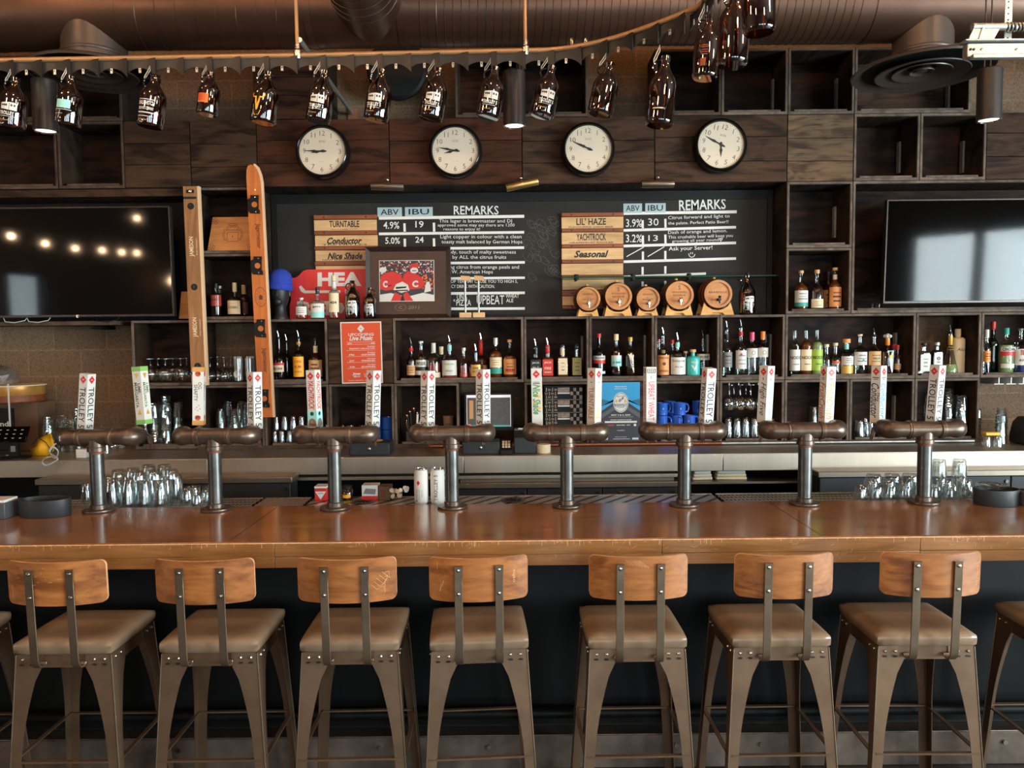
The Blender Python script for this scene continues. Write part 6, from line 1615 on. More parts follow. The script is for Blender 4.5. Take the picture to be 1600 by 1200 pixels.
# ------------------------------------------------------------------ glassware
def patt(name, kind, ws=4.5):
    m, nt, b = nm(name); b.inputs['Metallic'].default_value = .9; b.inputs['Roughness'].default_value = .34
    tc = nt.nodes.new('ShaderNodeTexCoord'); mp = nt.nodes.new('ShaderNodeMapping'); nt.links.new(tc.outputs['Object'], mp.inputs[0])
    if kind == 'dots':
        mp.inputs['Scale'].default_value = (46, 17, 1); mp.inputs['Rotation'].default_value = (0, 0, 0)
        v = nt.nodes.new('ShaderNodeTexVoronoi'); v.voronoi_dimensions = '2D'; v.inputs['Randomness'].default_value = 0; v.inputs['Scale'].default_value = 1
        nt.links.new(mp.outputs[0], v.inputs['Vector']); f = v.outputs['Distance']
        c = ramp(nt, f, [(.30, (.012, .011, .01, 1)), (.36, (.62, .57, .52, 1))])
    else:
        mp.inputs['Rotation'].default_value = (0, 0, math.radians(38))
        w = nt.nodes.new('ShaderNodeTexWave'); w.inputs['Scale'].default_value = ws; w.inputs['Distortion'].default_value = 0
        nt.links.new(mp.outputs[0], w.inputs['Vector']); f = w.outputs['Fac']
        c = ramp(nt, f, [(.16, (.03, .027, .024, 1)), (.28, (.72, .66, .6, 1))])
    nt.links.new(c, b.inputs['Base Color'])
    return m
X['perfdots'] = patt('perforated_drain', 'dots'); X['perfslat'] = patt('slotted_drain', 'slat'); X['perfgrille'] = patt('grille_drain', 'slat', 11)
ZD = 1.034
for xa, xb, m_, lab in ((at(-60, 785, 4)[0], at(398, 785, 4)[0], 'perfdots', 'perforated steel drain board behind the left end of the bar'), (at(402, 785, 4)[0], at(476, 785, 4)[0], 'perfgrille', 'short slotted drain grille behind the third tap tower'), (at(482, 785, 4)[0], at(1122, 785, 4)[0], 'perfslat', 'long slotted drip tray behind the middle of the bar'), (at(1128, 785, 4)[0], at(1660, 785, 4)[0], 'perfdots', 'perforated steel drain board behind the right part of the bar')):
    xc = (xa+xb)/2; w = xb-xa
    t = thing('drain_board', lab, 'drip tray', (xc, 4.1, FL))
    obj('tray_top', MB().bb(-w/2, w/2, -.275, .03, ZD-FL-.012, ZD-FL), m_, t)
    obj('rear_rim', MB().bb(-w/2, w/2, .0305, .042, ZD-FL-.03, ZD-FL+.004), 'steel_d', t, bevel=.002)
    obj('base_cabinet', MB().bb(-w/2+.01, w/2-.01, -.27, .03, .001, ZD-FL-.0125), 'blackmatte', t)
    if w > 1.8 and m_ == 'perfslat':
        for px in (566, 802):
            v = at(px, 781, 4.0); r_ = obj('glass_rinser', MB().lathe([(0, .001), (.062, .001), (.066, .004), (.062, .006), (.05, .002), (0, .002)], 28), 'steel_d', t, loc=(v.x-xc, -.08, ZD-FL))
            for k in range(5): obj('rinser_spoke', MB().box((0, 0, .0035), (.094, .008, .002), Matrix.Rotation(k*PI/5, 3, 'Z')), 'hole', r_)
def glassproto(name, lab, cat, prof, mat_='clear', seg=20, facets=0):
    t = thing(name, lab, cat)
    mb = MB().open_lathe(prof, seg) if not facets else MB().open_lathe(prof, facets)
    obj('glass_body', mb, mat_, t, smooth=50 if not facets else 0)
    r0 = prof[0][0]
    return t
def tumbler_prof(r0, r1, h, base=.012):    # upturned: mouth down (r0), foot up (r1)
    return [(r0-.0025, .001), (r0, 0), (r0, .003), ((r0+r1)/2, h*.5), (r1, h-.006), (r1-.004, h), (0.0001, h-.002), (0.0001, h-base), (r1-.005, h-base), ((r0+r1)/2-.003, h*.5), (r0-.0035, .002)]
pint = Proto(glassproto('beer_glass', 'glass', 'glass', tumbler_prof(.041, .031, .145)))
short = Proto(glassproto('tumbler', 'glass', 'glass', tumbler_prof(.041, .034, .098, .016)))
small = Proto(glassproto('small_glass', 'glass', 'glass', tumbler_prof(.027, .022, .105, .012)))
tex = Proto(glassproto('cut_tumbler', 'glass', 'glass', [(.0405, 0), (.0432, .003)]+[(.043-.107*z+(.001 if k % 2 else -.001), z) for k, z in enumerate((.014, .024, .034, .044, .054, .064, .074, .084, .094, .104))]+[(.031, .111), (.028, .112), (.0001, .112), (.0001, .097), (.029, .097), (.0395, .002)], facets=18))
wine = Proto(glassproto('stem_glass', 'glass', 'glass', [(.029, 0), (.031, .003), (.037, .03), (.038, .05), (.032, .075), (.016, .095), (.006, .103), (.004, .115), (.004, .17), (.008, .178), (.034, .183), (.034, .185), (.0001, .186)]))
snif = Proto(glassproto('snifter_glass', 'glass', 'glass', [(.027, 0), (.029, .002), (.042, .035), (.045, .055), (.038, .085), (.018, .105), (.006, .11), (.005, .142), (.01, .148), (.037, .152), (.037, .155), (.0001, .156)]))
rg = random.Random(5)
for pr_, r_ in ((pint, .041), (short, .041), (small, .027), (tex, .0434), (wine, .038), (snif, .045)): pr_.R = r_
def put(pr, px, y, z, lab, grp, sc=1, jit=.004, tilt=0, free=True):
    A = at(px, 700, y); s3 = sc if isinstance(sc, tuple) else (sc, sc, sc)
    x = A.x
    if free: x, y = settle(x+rg.uniform(-jit, jit), y+rg.uniform(-jit, jit), pr.R*s3[0], z)
    return pr.place(lab, (x, y, z+.0008), (tilt, 0, rg.uniform(0, 3)), grp, s3)
# left drain board
gl, lb = 'upturned glasses on the left drain board', 'upturned clear beer glass in the crowd on the left drain board'
put(pint, 132, 4.0, ZD, 'upturned clear beer glass standing alone left of the first tap tower', gl, .82)
for row, (y, x0, x1) in enumerate(((3.91, 172, 270), (3.985, 180, 274), (4.06, 172, 276))):
    x = x0
    while x <= x1: put(pint, x, y, ZD, lb, gl, 1, .0015); x += 24.8*3.95/y
for x, y, s in ((184, 4.04, .5), (207, 4.04, .62), (231, 4.04, .8), (256, 4.04, .8), (218, 3.975, .55), (243, 3.975, .62), (266, 3.975, .62)): put(short, x, y, ZD+.1455, 'short tumbler stacked on top of the rear beer glasses on the left drain board', gl, (.95, .95, s*.8), .001)
for x, y, s in ((290, 3.98, .95), (306, 3.90, .82), (322, 3.98, .86), (300, 4.06, .95), (322, 4.06, .9)): put(short, x, y, ZD, 'upturned short tumbler at the right end of the left glass crowd', gl, s, .001)
# right drain board
gl = 'upturned glasses on the right drain board'
for y, x0, x1, s in ((3.90, 1347, 1430, .86), (3.985, 1362, 1440, 1.0), (4.07, 1366, 1440, 1.15)):
    x = x0
    while x <= x1: put(short, x, y, ZD, 'upturned tumbler left of the rightmost tap tower, right drain board', gl, s, .0015); x += 25*4/y*s*1.03
for x, y, s in ((1462, 3.90, .85), (1487, 3.9, .85), (1512, 3.9, .82), (1478, 3.98, 1.0), (1508, 3.98, 1.0), (1535, 3.97, .8), (1556, 3.94, .8), (1468, 4.065, 1), (1500, 4.065, 1)): put(short, x, y, ZD, 'upturned tumbler right of the rightmost tap tower', gl, s, .001)
for x, s in ((1468, .95), (1500, .95)): put(short, x, 4.065, ZD+.0985, 'tumbler stacked on another, right of the rightmost tap tower', gl, s, .001)
# crates, bottom row
Z0 = GZ[0]+.0015+SH
def stackg(pr, px, y, z, n, step, lab, grp, sc=1, lean=0):
    x, y = settle(at(px, 700, y).x, y, pr.R*sc, z)
    for k in range(n): pr.place(lab, (x+lean*.0005*k, y, z+.0008+step*k), (0, 0, rg.uniform(0, 3)), grp, (sc, sc, sc))
for px, n, y, ln in ((242, 5, 5.63, 0), (261, 6, 5.64, 0), (279, 5, 5.66, 0), (250, 5, 5.73, 0)): stackg(tex, px, y, Z0, n, .05, 'cut glass tumbler in the tall stacks of the leftmost bottom crate', 'tumbler stacks in the leftmost bottom crate', 1, ln)
put(short, 297, 5.62, Z0, 'single upturned tumbler beside the tall stacks in the leftmost bottom crate', 'tumbler stacks in the leftmost bottom crate', 1.05)
for px, n, y in ((347, 4, 5.63), (368, 4, 5.62), (389, 5, 5.66), (358, 5, 5.73), (380, 5, 5.75)): stackg(tex, px, y, Z0, n, .05, 'cut glass tumbler in the stacks behind the second tap tower', 'tumbler stacks behind the second tap tower')
for tier, (n, x0) in enumerate(((6, 427), (6, 433))):
    for k in range(n): put(small, x0+k*13.2, 5.57+.01*tier, Z0+tier*.106, 'small upturned glass in the two tier row behind the third tap tower, %s tier' % ('lower' if tier == 0 else 'upper'), 'small glasses in the two tier row', .97, .001)
for k in range(5): put(small, 521+k*12.4, 5.66, Z0, 'small upturned glass left of the stacked blue mugs', 'small glasses beside the blue mugs', 1.25, .001)
# upper shelf crates with stemware
for k, (px, y) in enumerate(((238, 5.57), (262, 5.57), (285, 5.57), (250, 5.68), (274, 5.68), (296, 5.69))): put(snif, px, y, Z1, 'upturned snifter in the crate left of the brown ski', 'snifters left of the brown ski', 1.13, .002)
for k, (px, y) in enumerate(((324, 5.56), (338, 5.58), (353, 5.56), (331, 5.68), (346, 5.68), (361, 5.67))): put(wine, px, y, Z1, 'upturned stem glass on the shelf between the skis', 'stem glasses between the skis', .98, .001)
for px, lab in ((373, 'clear tub of drinking straws with a round white badge, between the skis'), (392, 'clear tub of drinking straws beside the orange ski')):
    A = at(px, 600, 5.6); t = thing('straw_tub', lab, 'tub', (A.x, 5.6, Z1+.0006))
    obj('tub', MB().open_lathe([(.0001, .001), (.036, .001), (.038, .17), (.036, .17), (.034, .006)], 20), 'clear', t)
    for k in range(14):
        a = k*2.4; r = .026*math.sqrt(k/14); obj('straw', MB().tube([(r*math.cos(a), r*math.sin(a), .006), (r*1.05*math.cos(a), r*1.05*math.sin(a), .185)], .0035, 6), 'paper', t)
    if px < 380: obj('badge', MB().disc(.026, cyl(.0385, 0), (0, .055), 20), 'paper', t)
# hanging stemware + tumblers (crate 3)
yk = 5.60
t = thing('glass_hanger_rack', 'small steel rack under the crate top, stem glasses hanging from it', 'rack', (at(1160, 600, yk).x, yk, GZ[1]-.0015-SH-.006))
for x in (-.115, -.045, .03, .10): obj('rail', MB().bb(x-.004, x+.004, -.06, .12, -.012, .0055), 'steel_d', t)
for k, (px, y) in enumerate(((1139, 5.58), (1155, 5.58), (1172, 5.58), (1187, 5.60), (1146, 5.68), (1165, 5.68))): put(wine, px, y, GZ[1]-.0015-SH-.202, 'stem glass hanging upside down above the clear tumblers', 'hanging stem glasses', 1.0, .001)
for y, x0 in ((5.575, 1138), (5.655, 1138), (5.735, 1138)):
    for k in range(6 if y < 5.7 else 4): 
        if True: put(small, x0+k*13.6, y, Z0, 'tall clear tumbler in the row under the hanging stem glasses', 'tumbler row under the hanging stem glasses', (1.12, 1.12, 1.48 if y < 5.6 else 1.45), .001)
# crate 4, 5, 6
for y, x0 in ((5.575, 1244), (5.665, 1246)):
    for k in range(4 if y < 5.6 else 3): put(short, x0+k*21, y, Z0, 'upturned low tumbler in the crate right of the hanging stem glasses', 'low tumblers in the bottom row', .96, .001)
for px in (1262, 1304): put(pint, px, 5.77, Z0, 'taller dark looking glass behind the low tumblers', 'low tumblers in the bottom row', (1.1, 1.1, 1.55), .001)
for px, s in ((1343, 1.3), (1357, 1.2), (1350, 1.35)): put(pint, px, 5.58 if px != 1350 else 5.70, Z0, 'upturned pint glass left of the blue lettered tap handle', 'pint glasses in the near empty crate', s*.72, .001)
for px, n, y, ln in ((1452, 5, 5.6, 0), (1480, 6, 5.66, .0), (1502, 5, 5.6, 0), (1524, 3, 5.62, 0)): stackg(tex, px, y, Z0, n, .05, 'cut glass tumbler in the leaning stacks of the rightmost bottom crate', 'tumbler stacks in the rightmost bottom crate', 1.0, ln)
# counter at the left
CTZ = CT
gl = 'glasses on the back counter at the left'
for px in (77, 93): stackg(tex, px, 5.40 if px == 77 else 5.44, CTZ, 4, .05, 'cut glass tumbler in the paired stacks left of the first tap tower', gl)
for px, n in ((112, 4), (122, 5)): stackg(tex, px, 5.42 if px < 115 else 5.5, CTZ, n, .05, 'cut glass tumbler in the stacks half behind the first tap handle', gl)
for px, y in ((108, 5.6), (178, 5.42), (190, 5.52), (160, 5.5)): put(wine, px, y, CTZ, 'upturned stem glass on the back counter near the first tap tower', gl, 1.0)
for px in (144, 166): put(short, px, 5.35, CTZ, 'upturned tumbler behind the left arm of the first tap tower', gl, 1.0)
# right end of the counter
gl = 'glasses on the back counter at the right'
stackg(tex, 1563, 5.4, CTZ, 4, .05, 'cut glass tumbler in the stack beside the grey box at the right end', gl)
for px, y in ((1541, 5.26), (1556, 5.24)): put(short, px, y, CTZ, 'small tumbler under the yellow strip at the right end of the counter', gl, .8)
A = at(1548, 670, 5.25); t = thing('yellow_strip', 'bright yellow strip lid lying on small tumblers at the right', 'lid', (A.x, 5.25, CTZ+.0805)); obj('lid', MB().bb(-.05, .05, -.03, .03, 0, .022), 'yellow', t, bevel=.004)
t = thing('equipment_box', 'rounded dark grey box at the right end of the back counter', 'box', (at(1630, 690, 5.35).x, 5.35, CTZ+.0005)); obj('housing', MB().prism([(-.17, 0), (.2, 0), (.2, .19), (-.11, .19), (-.15, .15), (-.17, .06)], flat((0, .12, 0)), flat((0, -.12, 0))), 'cabinet', t, bevel=.012)
t = thing('stemware_rails', 'white wire stemware rails hanging under the last shelf at the right', 'rack', (at(1575, 592, 5.56).x, 5.56, GZ[1]+.0005))
for x in (-.085, .005, .095):
    obj('rail', MB().bb(x-.035, x+.035, -.03, .2, -.052, -.046), 'white', t); obj('rail_stem', MB().bb(x-.004, x+.004, -.03, .2, -.0455, 0), 'white', t)
for px, z in ((1360, 0), (1369, 0)): put(short, px, 5.60, Z2, 'small shot glass at the foot of the right television', 'shot glasses by the right television', .6, .0005)
# ------------------------------------------------------------------ blue mugs
def mug():
    t = thing('enamel_mug', 'mug', 'mug')
    obj('mug_body', MB().lathe([(0, .001), (.040, .001), (.043, .004), (.0435, .088), (.045, .092), (.043, .092), (.041, .088), (.040, .01), (0, .01)], 28), 'blue', t)
    pts = [(.042, 0, .078), (.06, 0, .08), (.072, 0, .065), (.074, 0, .045), (.066, 0, .026), (.042, 0, .018)]
    obj('mug_handle', MB().tube(pts, .0062, 8), 'blue', t)
    mb = MB(); mb.text('5', .008, .012, cyl(.0442, 0), (-.014, .05), bold=.02); obj('print', mb, 'white', t)
    return t
mp_ = Proto(mug())
gm = 'blue mugs under the counter shelves'
for px, y, tier, rz, lab in ((1034, 5.58, 0, -1.5, 'blue mug at the bottom left of the pile, hidden low behind the pipe arm'), (1058, 5.6, 0, -1.2, 'blue mug second in the lowest tier, hidden low behind the pipe arm'), (1079, 5.58, 0, -1.4, 'blue mug third in the lowest tier, hidden low behind the pipe arm'), (1104, 5.6, 0, -1.5, 'blue mug fourth in the lowest tier, hidden low behind the pipe arm'), (1033, 5.56, 1, -.5, 'blue mug at the left of the middle tier, handle pointing right'), (1057, 5.6, 1, -PI*.4, 'blue mug in the middle tier behind the white tap handle pair'), (1078, 5.56, 1, 0, 'blue mug in the middle tier with its handle ring showing at the right'), (1104, 5.6, 1, -1.5, 'blue mug at the right of the middle tier behind the tap handle'),
   (1032, 5.57, 2, .4, 'blue mug at the left of the top tier right of the blue poster'), (1062, 5.58, 2, .3, 'blue mug in the middle of the top tier right of the blue poster'), (1046, 5.72, 2, -1.57, 'shaded blue mug at the back of the top tier, left one'), (1090, 5.72, 2, -1.57, 'shaded blue mug at the back of the top tier, right one'), (1046, 5.72, 1, -1.57, 'blue mug at the back of the middle tier, left one'), (1090, 5.72, 1, -1.57, 'blue mug at the back of the middle tier, right one'), (1046, 5.72, 0, -1.57, 'blue mug at the back of the lowest tier, left one'), (1090, 5.72, 0, -1.57, 'blue mug at the back of the lowest tier, right one')):
    A = at(px, 690, y); A.x, y = settle(A.x, y, .0455, Z0+tier*.0935); mp_.place(lab, (A.x, y, Z0+.0005+tier*.0935), (0, 0, rz), gm, (1.0, 1.0, 1.0))
gm = 'blue mug stacks behind the third tap tower'
for px, y, n, w in ((574, 5.6, 3, 'left'), (603, 5.6, 2, 'right')):
    xx, y = settle(at(px, 690, y).x, y, .051, Z0)
    for k in range(n): mp_.place('blue mug in the %s stack column behind the third tap tower, tier %s from below' % (w, ('one', 'two', 'three')[k]), (xx, y, Z0+.0005+k*.0935), (0, 0, 1.3), gm, (1.12, 1.12, 1.0))
# ------------------------------------------------------------------ posters
def poster(x0, y0, x1, y1, lab, base, tilt=0, d=5.4965):
    a = at((x0+x1)/2, (y0+y1)/2, d); w = W(x1-x0, d); h = W(y1-y0, d)
    t = thing('poster', lab, 'poster', (a.x, d, a.z), (0, tilt, 0)); obj('sheet', MB().bb(-w/2, w/2, -.001, .0006, -h/2, h/2), base, t); return t, w, h
t, w, h = poster(533, 503, 597, 599, 'orange gig poster with white lettering on the plank crate', 'paper', -.01)
obj('orange_field', MB().rect(-w/2+.008, -h/2+.008, w/2-.008, h/2-.008, flat((0, -.0014, 0))), 'orange', t)
P = flat((0, -.0019, 0)); 
obj('diamond', MB().poly([(0, h*.455), (-.026, h*.39), (0, h*.325), (.026, h*.39)], P), 'white', t)
obj('diamond_mark', MB().rect(-.008, h*.385, .008, h*.395, flat((0, -.0022, 0))), 'grey', t)
mb = MB(); mb.text('UPCOMING', w*.62, h*.045, P, (0, h*.295), bold=.02); mb.text('Live Music', w*.58, h*.075, P, (0, h*.235), shear=.3, bold=.035)
mb.text('APRIL', w*.11, h*.022, P, (-w*.28, h*.150), bold=.02); mb.text('2024', w*.10, h*.022, P, (w*.28, h*.150), bold=.02)
for k, (sd, dn, nmx) in enumerate((('THU', 'Thursdays', 'PARRY LANE & DJ TORA'), ('FRI', 'Fridays', 'ASHLEY BARRERS'), ('SAT', 'Saturdays', 'THE MORNING BIRDS'), ('SUN', 'Sundays', 'EARL MORGAN BAND'))):
    z = h*(.085-.098*k); mb.text(sd, w*.12, h*.026, P, (-w*.24, z-h*.02), bold=.03); mb.text(nmx, w*(.52 if k == 0 else .34), h*.026, P, (w*(.07 if k == 0 else .16), z-h*.02), bold=.03); mb.text(dn, w*.2, h*.024, P, (w*.24, z+h*.012), shear=.3, bold=.03)
    mb.rect(-w*.36, z-h*.048, w*.34, z-h*.044, P)
mb.rect(-w*.36, h*.17, w*.34, h*.174, P); mb.rect(-w*.36, h*.134, w*.34, h*.138, P)
mb.text('Jones', w*.2, h*.05, P, (-w*.14, -h*.345), shear=.3, bold=.05); mb.text('BEER CO', w*.16, h*.03, P, (-w*.13, -h*.385), bold=.04); mb.text('LOCAL', w*.22, h*.03, P, (w*.16, -h*.35), bold=.02); mb.text('ARTISTS', w*.22, h*.025, P, (w*.16, -h*.385), bold=.01); mb.text('TROLLEY 5 BREWPUB   LIVE MUSIC', w*.6, h*.014, P, (-w*.05, -h*.452), bold=.02)
obj('lettering', mb, 'white', t)
t, w, h = poster(940, 597, 1000, 690, 'blue and dark beer festival poster on the plank crate', 'posterdark', .0)
P = flat((0, -.0015, 0)); obj('blue_field', MB().poly([(-w/2, h*.02), (0, h*.24), (w/2, h*.02), (w/2, h/2), (-w/2, h/2)], P), 'posterblue', t)
P2 = flat((0, -.0019, 0)); 
obj('skyline', MB().poly([(-w/2, h*.22), (-w*.2, h*.17), (0, h*.24), (w*.2, h*.18), (w/2, h*.22), (w/2, h*.10), (0, h*.28), (-w/2, h*.10)], P2), M('skyline_print', (26, 96, 132), .5), t)
obj('road', MB().poly([(-w/2, -h*.03), (-w/2, -h*.11), (-w*.2, h*.02), (0, h*.05), (w*.2, h*.02), (w/2, -h*.11), (w/2, -h*.03), (0, h*.17)], P2), M('road_print', (76, 82, 88), .5), t)
P3 = flat((0, -.0024, 0)); ov = lambda u, v_: P3(u, v_*1.33+h*.16); obj('badge', MB().disc(w*.2, ov, seg=32), 'white', t)
P4 = flat((0, -.0029, 0)); ov = lambda u, v_: P4(u, v_*1.33+h*.16); mb = MB(); mb.disc(w*.185, ov, seg=32, r0=w*.175)
mb.text('BEERFEST', w*.34, h*.045, P4, (0, h*.115), bold=.02); mb.text('CALGARY', w*.2, h*.018, P4, (0, h*.08), bold=.02); mb.text('FIRST FAIR', w*.22, h*.02, P4, (0, h*.262), bold=.02)
for k in range(3): mb.line([(-.006-.006*k, h*.17), (.014-.01*k, h*.225)], .004, P4)
mb.disc(.007, P4, (.014, h*.232), 10); obj('badge_print', mb, M('badge_ink', (50, 76, 96), .5), t)
obj('badge_flame', MB().poly([(w*.09, h*.15), (w*.15, h*.16), (w*.14, h*.2), (w*.1, h*.22)], P4), 'gold', t); obj('badge_flame', MB().poly([(-w*.09, h*.15), (-w*.15, h*.16), (-w*.14, h*.2), (-w*.1, h*.22)], P4), 'gold', t)
mb = MB(); mb.text('Alberta LIQUOR', w*.3, h*.024, P2, (0, h*.425), bold=.02); mb.text('presents a tasting', w*.32, h*.02, P2, (0, h*.39), bold=.02); mb.text('MAY 3 & 4, 2024', w*.5, h*.028, P2, (0, -h*.055), bold=.03); mb.rect(-w*.32, -h*.085, w*.32, -h*.088, P2)
mb.text('CALGARY CONVENTION CENTRE', w*.55, h*.018, P2, (0, -h*.135), bold=.03); mb.rect(-w*.42, -h*.185, w*.42, -h*.155, P2); mb.text('TICKETS', w*.2, h*.014, P2, (0, -h*.315), bold=.02); mb.text('FOLLOW US ONLINE', w*.3, h*.012, P2, (0, -h*.425), bold=.02); mb.rect(w*.3, -h*.47, w*.46, -h*.44, P2); mb.rect(-w*.46, -h*.47, -w*.34, -h*.435, P2); mb.rect(-w*.2, -h*.462, w*.24, -h*.455, P2)
obj('lettering', mb, 'white', t)
mb = MB(); mb.text('SPONSOR', w*.22, h*.022, P2, (-w*.28, -h*.225), bold=.04); obj('orange_print', mb, 'orange', t); mb = MB(); mb.text('BREWERS', w*.22, h*.018, P2, (0, -h*.225), bold=.02); mb.text('CITY', w*.1, h*.02, P2, (w*.2, -h*.225), bold=.03); mb.disc(w*.035, P2, (w*.37, -h*.225), 14); obj('white_print', mb, 'white', t)
# ------------------------------------------------------------------ dark woven metal rack
a = at(851, 671, 5.58); b = at(911, 603, 5.58); w = b.x-a.x; h = b.z-Z0
t = thing('metal_rack', 'dark woven metal rack with four rows, white bars down its middle', 'rack', ((a.x+b.x)/2, 5.6, Z0+.0005)); 
obj('rack_back', MB().bb(-w/2, w/2, .0, .1, 0, h), 'blackmatte', t)
rowh = h/4.3
X['weave'] = M('dark_woven_metal', (116, 98, 84), .35, .7, var=.4, scale=60)
for r in range(4):
    z0 = h-.01-rowh*(r+1)
    for c, (u0, u1) in enumerate(((-w/2+.004, -w*.17), (-w*.16, w*.16), (w*.17, w/2-.004))):
        mb = MB(); n = 4
        if c != 1:
            for i in range(n):
                for j in range(3):
                    uu = u0+(u1-u0)*(i+.5)/n; vv = z0+.008+(rowh-.012)*(j+.5)/3
                    if c == 0: 
                        if (i+j) % 2: mb.box((uu, -.006, vv), ((u1-u0)/n*.95, .008, (rowh)/3*.42))
                        else: mb.box((uu, -.006, vv), ((u1-u0)/n*.4, .008, (rowh)/3*.9))
                    else:
                        if (i+j) % 2: mb.box((uu, -.006, vv), ((u1-u0)/n*.9, .008, rowh/3*.8))
        mb.box(((u0+u1)/2, -.003, z0+.003), (u1-u0, .006, .004))
        obj('woven_panel', mb, 'weave', t)
    obj('white_bar', MB().bb(-w*.155, w*.155, -.02, -.010, z0+rowh*.5, z0+rowh*.5+.009), 'white', t)
    obj('slot_label', MB().bb(-w*.155, w*.155, -.0085, -.0002, z0+rowh*.62, z0+rowh*.98), 'weave', t)
# ------------------------------------------------------------------ till, drawers, reader, printer
t = thing('till_monitor', 'point of sale screen showing a grey page, between the tap handles', 'monitor', (at(764, 690, 5.55).x, 5.62, CTZ+.008), (-.06, 0, 0))
w = W(79, 5.5); obj('base', MB().bb(-.12, .12, -.1, .1, 0, .02), 'blackmatte', t, bevel=.004); obj('neck', MB().bb(-.04, .04, -.015, .03, .02, .14), 'blackmatte', t)
z0 = .095; hh = W(61, 5.5)
obj('housing', MB().bb(-w/2, w/2, -.05, -.016, z0, z0+hh), 'blackmatte', t, bevel=.005)
sc_ = obj('screen', MB().bb(-w/2+.02, w/2-.02, -.0515, -.0502, z0+.03, z0+hh-.018), 'screenlit', t)
P = flat((0, -.052, 0)); u0, u1, v0, v1 = -w/2+.02, w/2-.02, z0+.03, z0+hh-.018
SL = M('screen_bar', (190, 186, 190), .3, emit=.5); obj('title_bar', MB().rect(u0, v1-.02, u1, v1, P), SL, sc_); obj('screen_edge', MB().rect(u1-.004, v0, u1, v1-.02, P), SL, sc_); obj('screen_edge', MB().rect(u0, v0, u0+.004, v1-.02, P), SL, sc_)
obj('task_bar', MB().rect(u0+.03, v0, u1-.005, v0+.012, P), M('screen_teal', (60, 130, 124), .3, emit=.4), sc_); obj('red_button', MB().rect(u0+.004, v0, u0+.03, v0+.02, P), M('screen_red', (220, 84, 60), .3, emit=.5), sc_)
obj('side_list', MB().rect(u0+.02, v0+.06, u0+.05, v1-.04, P), M('screen_amber', (160, 110, 60), .3, emit=.35), sc_)
def drawer(px, wpx, lab, d=5.2):
    t = thing('cash_drawer', lab, 'cash drawer', (at(px, 700, d).x, d, CTZ+.0005)); w = W(wpx, d)
    obj('case', MB().bb(-w/2, w/2, -.085, .1, 0, .085), 'cabinet', t, bevel=.004); fr = obj('drawer_front', MB().bb(-w/2+.008, w/2-.008, -.0905, -.0855, .008, .072), 'cabinet', t, bevel=.002)
    obj('lock', MB().lathe([(0, 0), (.011, 0), (.011, .006), (0, .008)], 14, R=Matrix.Rotation(PI/2, 3, 'X')), 'bolt', fr, loc=(0, -.0907, .045)); return t
drawer(581, 62, 'black cash drawer below the blue mug stacks, coins on top'); drawer(752, 58, 'black cash drawer under the till screen')
t = thing('coin_tray', 'small gold coloured dish of change on the left cash drawer', 'dish', (at(589, 690, 5.2).x, 5.19, CTZ+.0865)); obj('dish', MB().lathe([(0, 0), (.03, 0), (.045, .008), (.043, .010), (.028, .004), (0, .004)], 20), 'gold', t)
t = thing('card_reader', 'card payment terminal with pale keys right of the cash drawer', 'card reader', (at(791, 700, 5.16).x, 5.16, CTZ+.0005), (-.0, 0, 0)); obj('body', MB().prism([(-.07, 0), (.07, 0), (.07, .09), (-.07, .03)], lambda u, v: Vector((-.04, u, v)), lambda u, v: Vector((.04, u, v))), 'blackmatte', t, bevel=.004)
Rk = Matrix.Rotation(math.atan2(.06, .14), 3, 'X')
for i in range(3):
    for j in range(3): obj('key', MB().box((-.02+.02*i, -.03+.03*j, .030+.06*(.04+.03*j)/.14+.002), (.015, .02, .005), Rk), 'cream', t)
t = thing('receipt_printer', 'grey receipt printer beside the woven metal rack', 'printer', (at(820, 700, 5.22).x, 5.22, CTZ+.0005)); obj('body', MB().prism([(-.09, 0), (.1, 0), (.1, .15), (.0, .15), (-.09, .11)], lambda u, v: Vector((-.075, u, v)), lambda u, v: Vector((.075, u, v))), 'cabinet', t, bevel=.006); obj('paper_slip', MB().bb(-.045, .045, .03, .034, .152, .162), 'paper', t); obj('paper_cover', MB().bb(-.07, .07, .005, .095, .1505, .1545), 'grey', t)
t = thing('tape_roll', 'white paper roll lying on the counter beside the printer', 'roll', (at(849, 700, 5.17).x, 5.17, CTZ+.0005)); obj('roll', MB().lathe([(.018, 0), (.048, 0), (.05, .004), (.05, .056), (.046, .06), (.018, .06)], 28), 'cream', t)
# pens, caddy, cup in the crate left of the till
t = thing('pen_holder', 'dark box of pens and bar tools left of the fourth tap tower', 'holder', (at(647, 690, 5.57).x, 5.58, Z0+.0005)); obj('box', MB().bb(-.055, .055, -.04, .05, 0, .09), 'cabinet', t, bevel=.003); obj('crest', MB().poly([(-.015, .06), (.015, .06), (.015, .04), (0, .025), (-.015, .04)], flat((0, -.0408, 0))), 'pewter', t)
for k, (x, y, l, m_) in enumerate(((-.035, 0, .2, 'blackmatte'), (-.02, .01, .23, 'blackmatte'), (.02, 0, .22, 'paper'), (.035, .02, .17, 'cream'), (.0, .02, .25, 'blackmatte'), (-.04, .02, .16, 'paper'))):
    pn = obj('pen', MB().tube([(x, y, .0905), (x*1.4, y, l)], .008, 8), m_, t); obj('pen_cap', MB().sph((x*1.4, y, l), .011, 8), 'bolt', pn)
t = thing('wire_whisk', 'pale metal strainer hanging over the pen holder', 'strainer', (at(652, 665, 5.53).x+.01, 5.555, Z0+.0905)); obj('coil', MB().tube([(.03*math.cos(a*.5), -.012+.004*math.sin(a), .03+.03*math.sin(a*.5)) for a in range(26)], .004, 6), 'galv', t)
t = thing('red_ribbon', 'red and white bow on the edge of the pen holder', 'ribbon', (at(650, 672, 5.50).x, 5.525, Z0+.10))
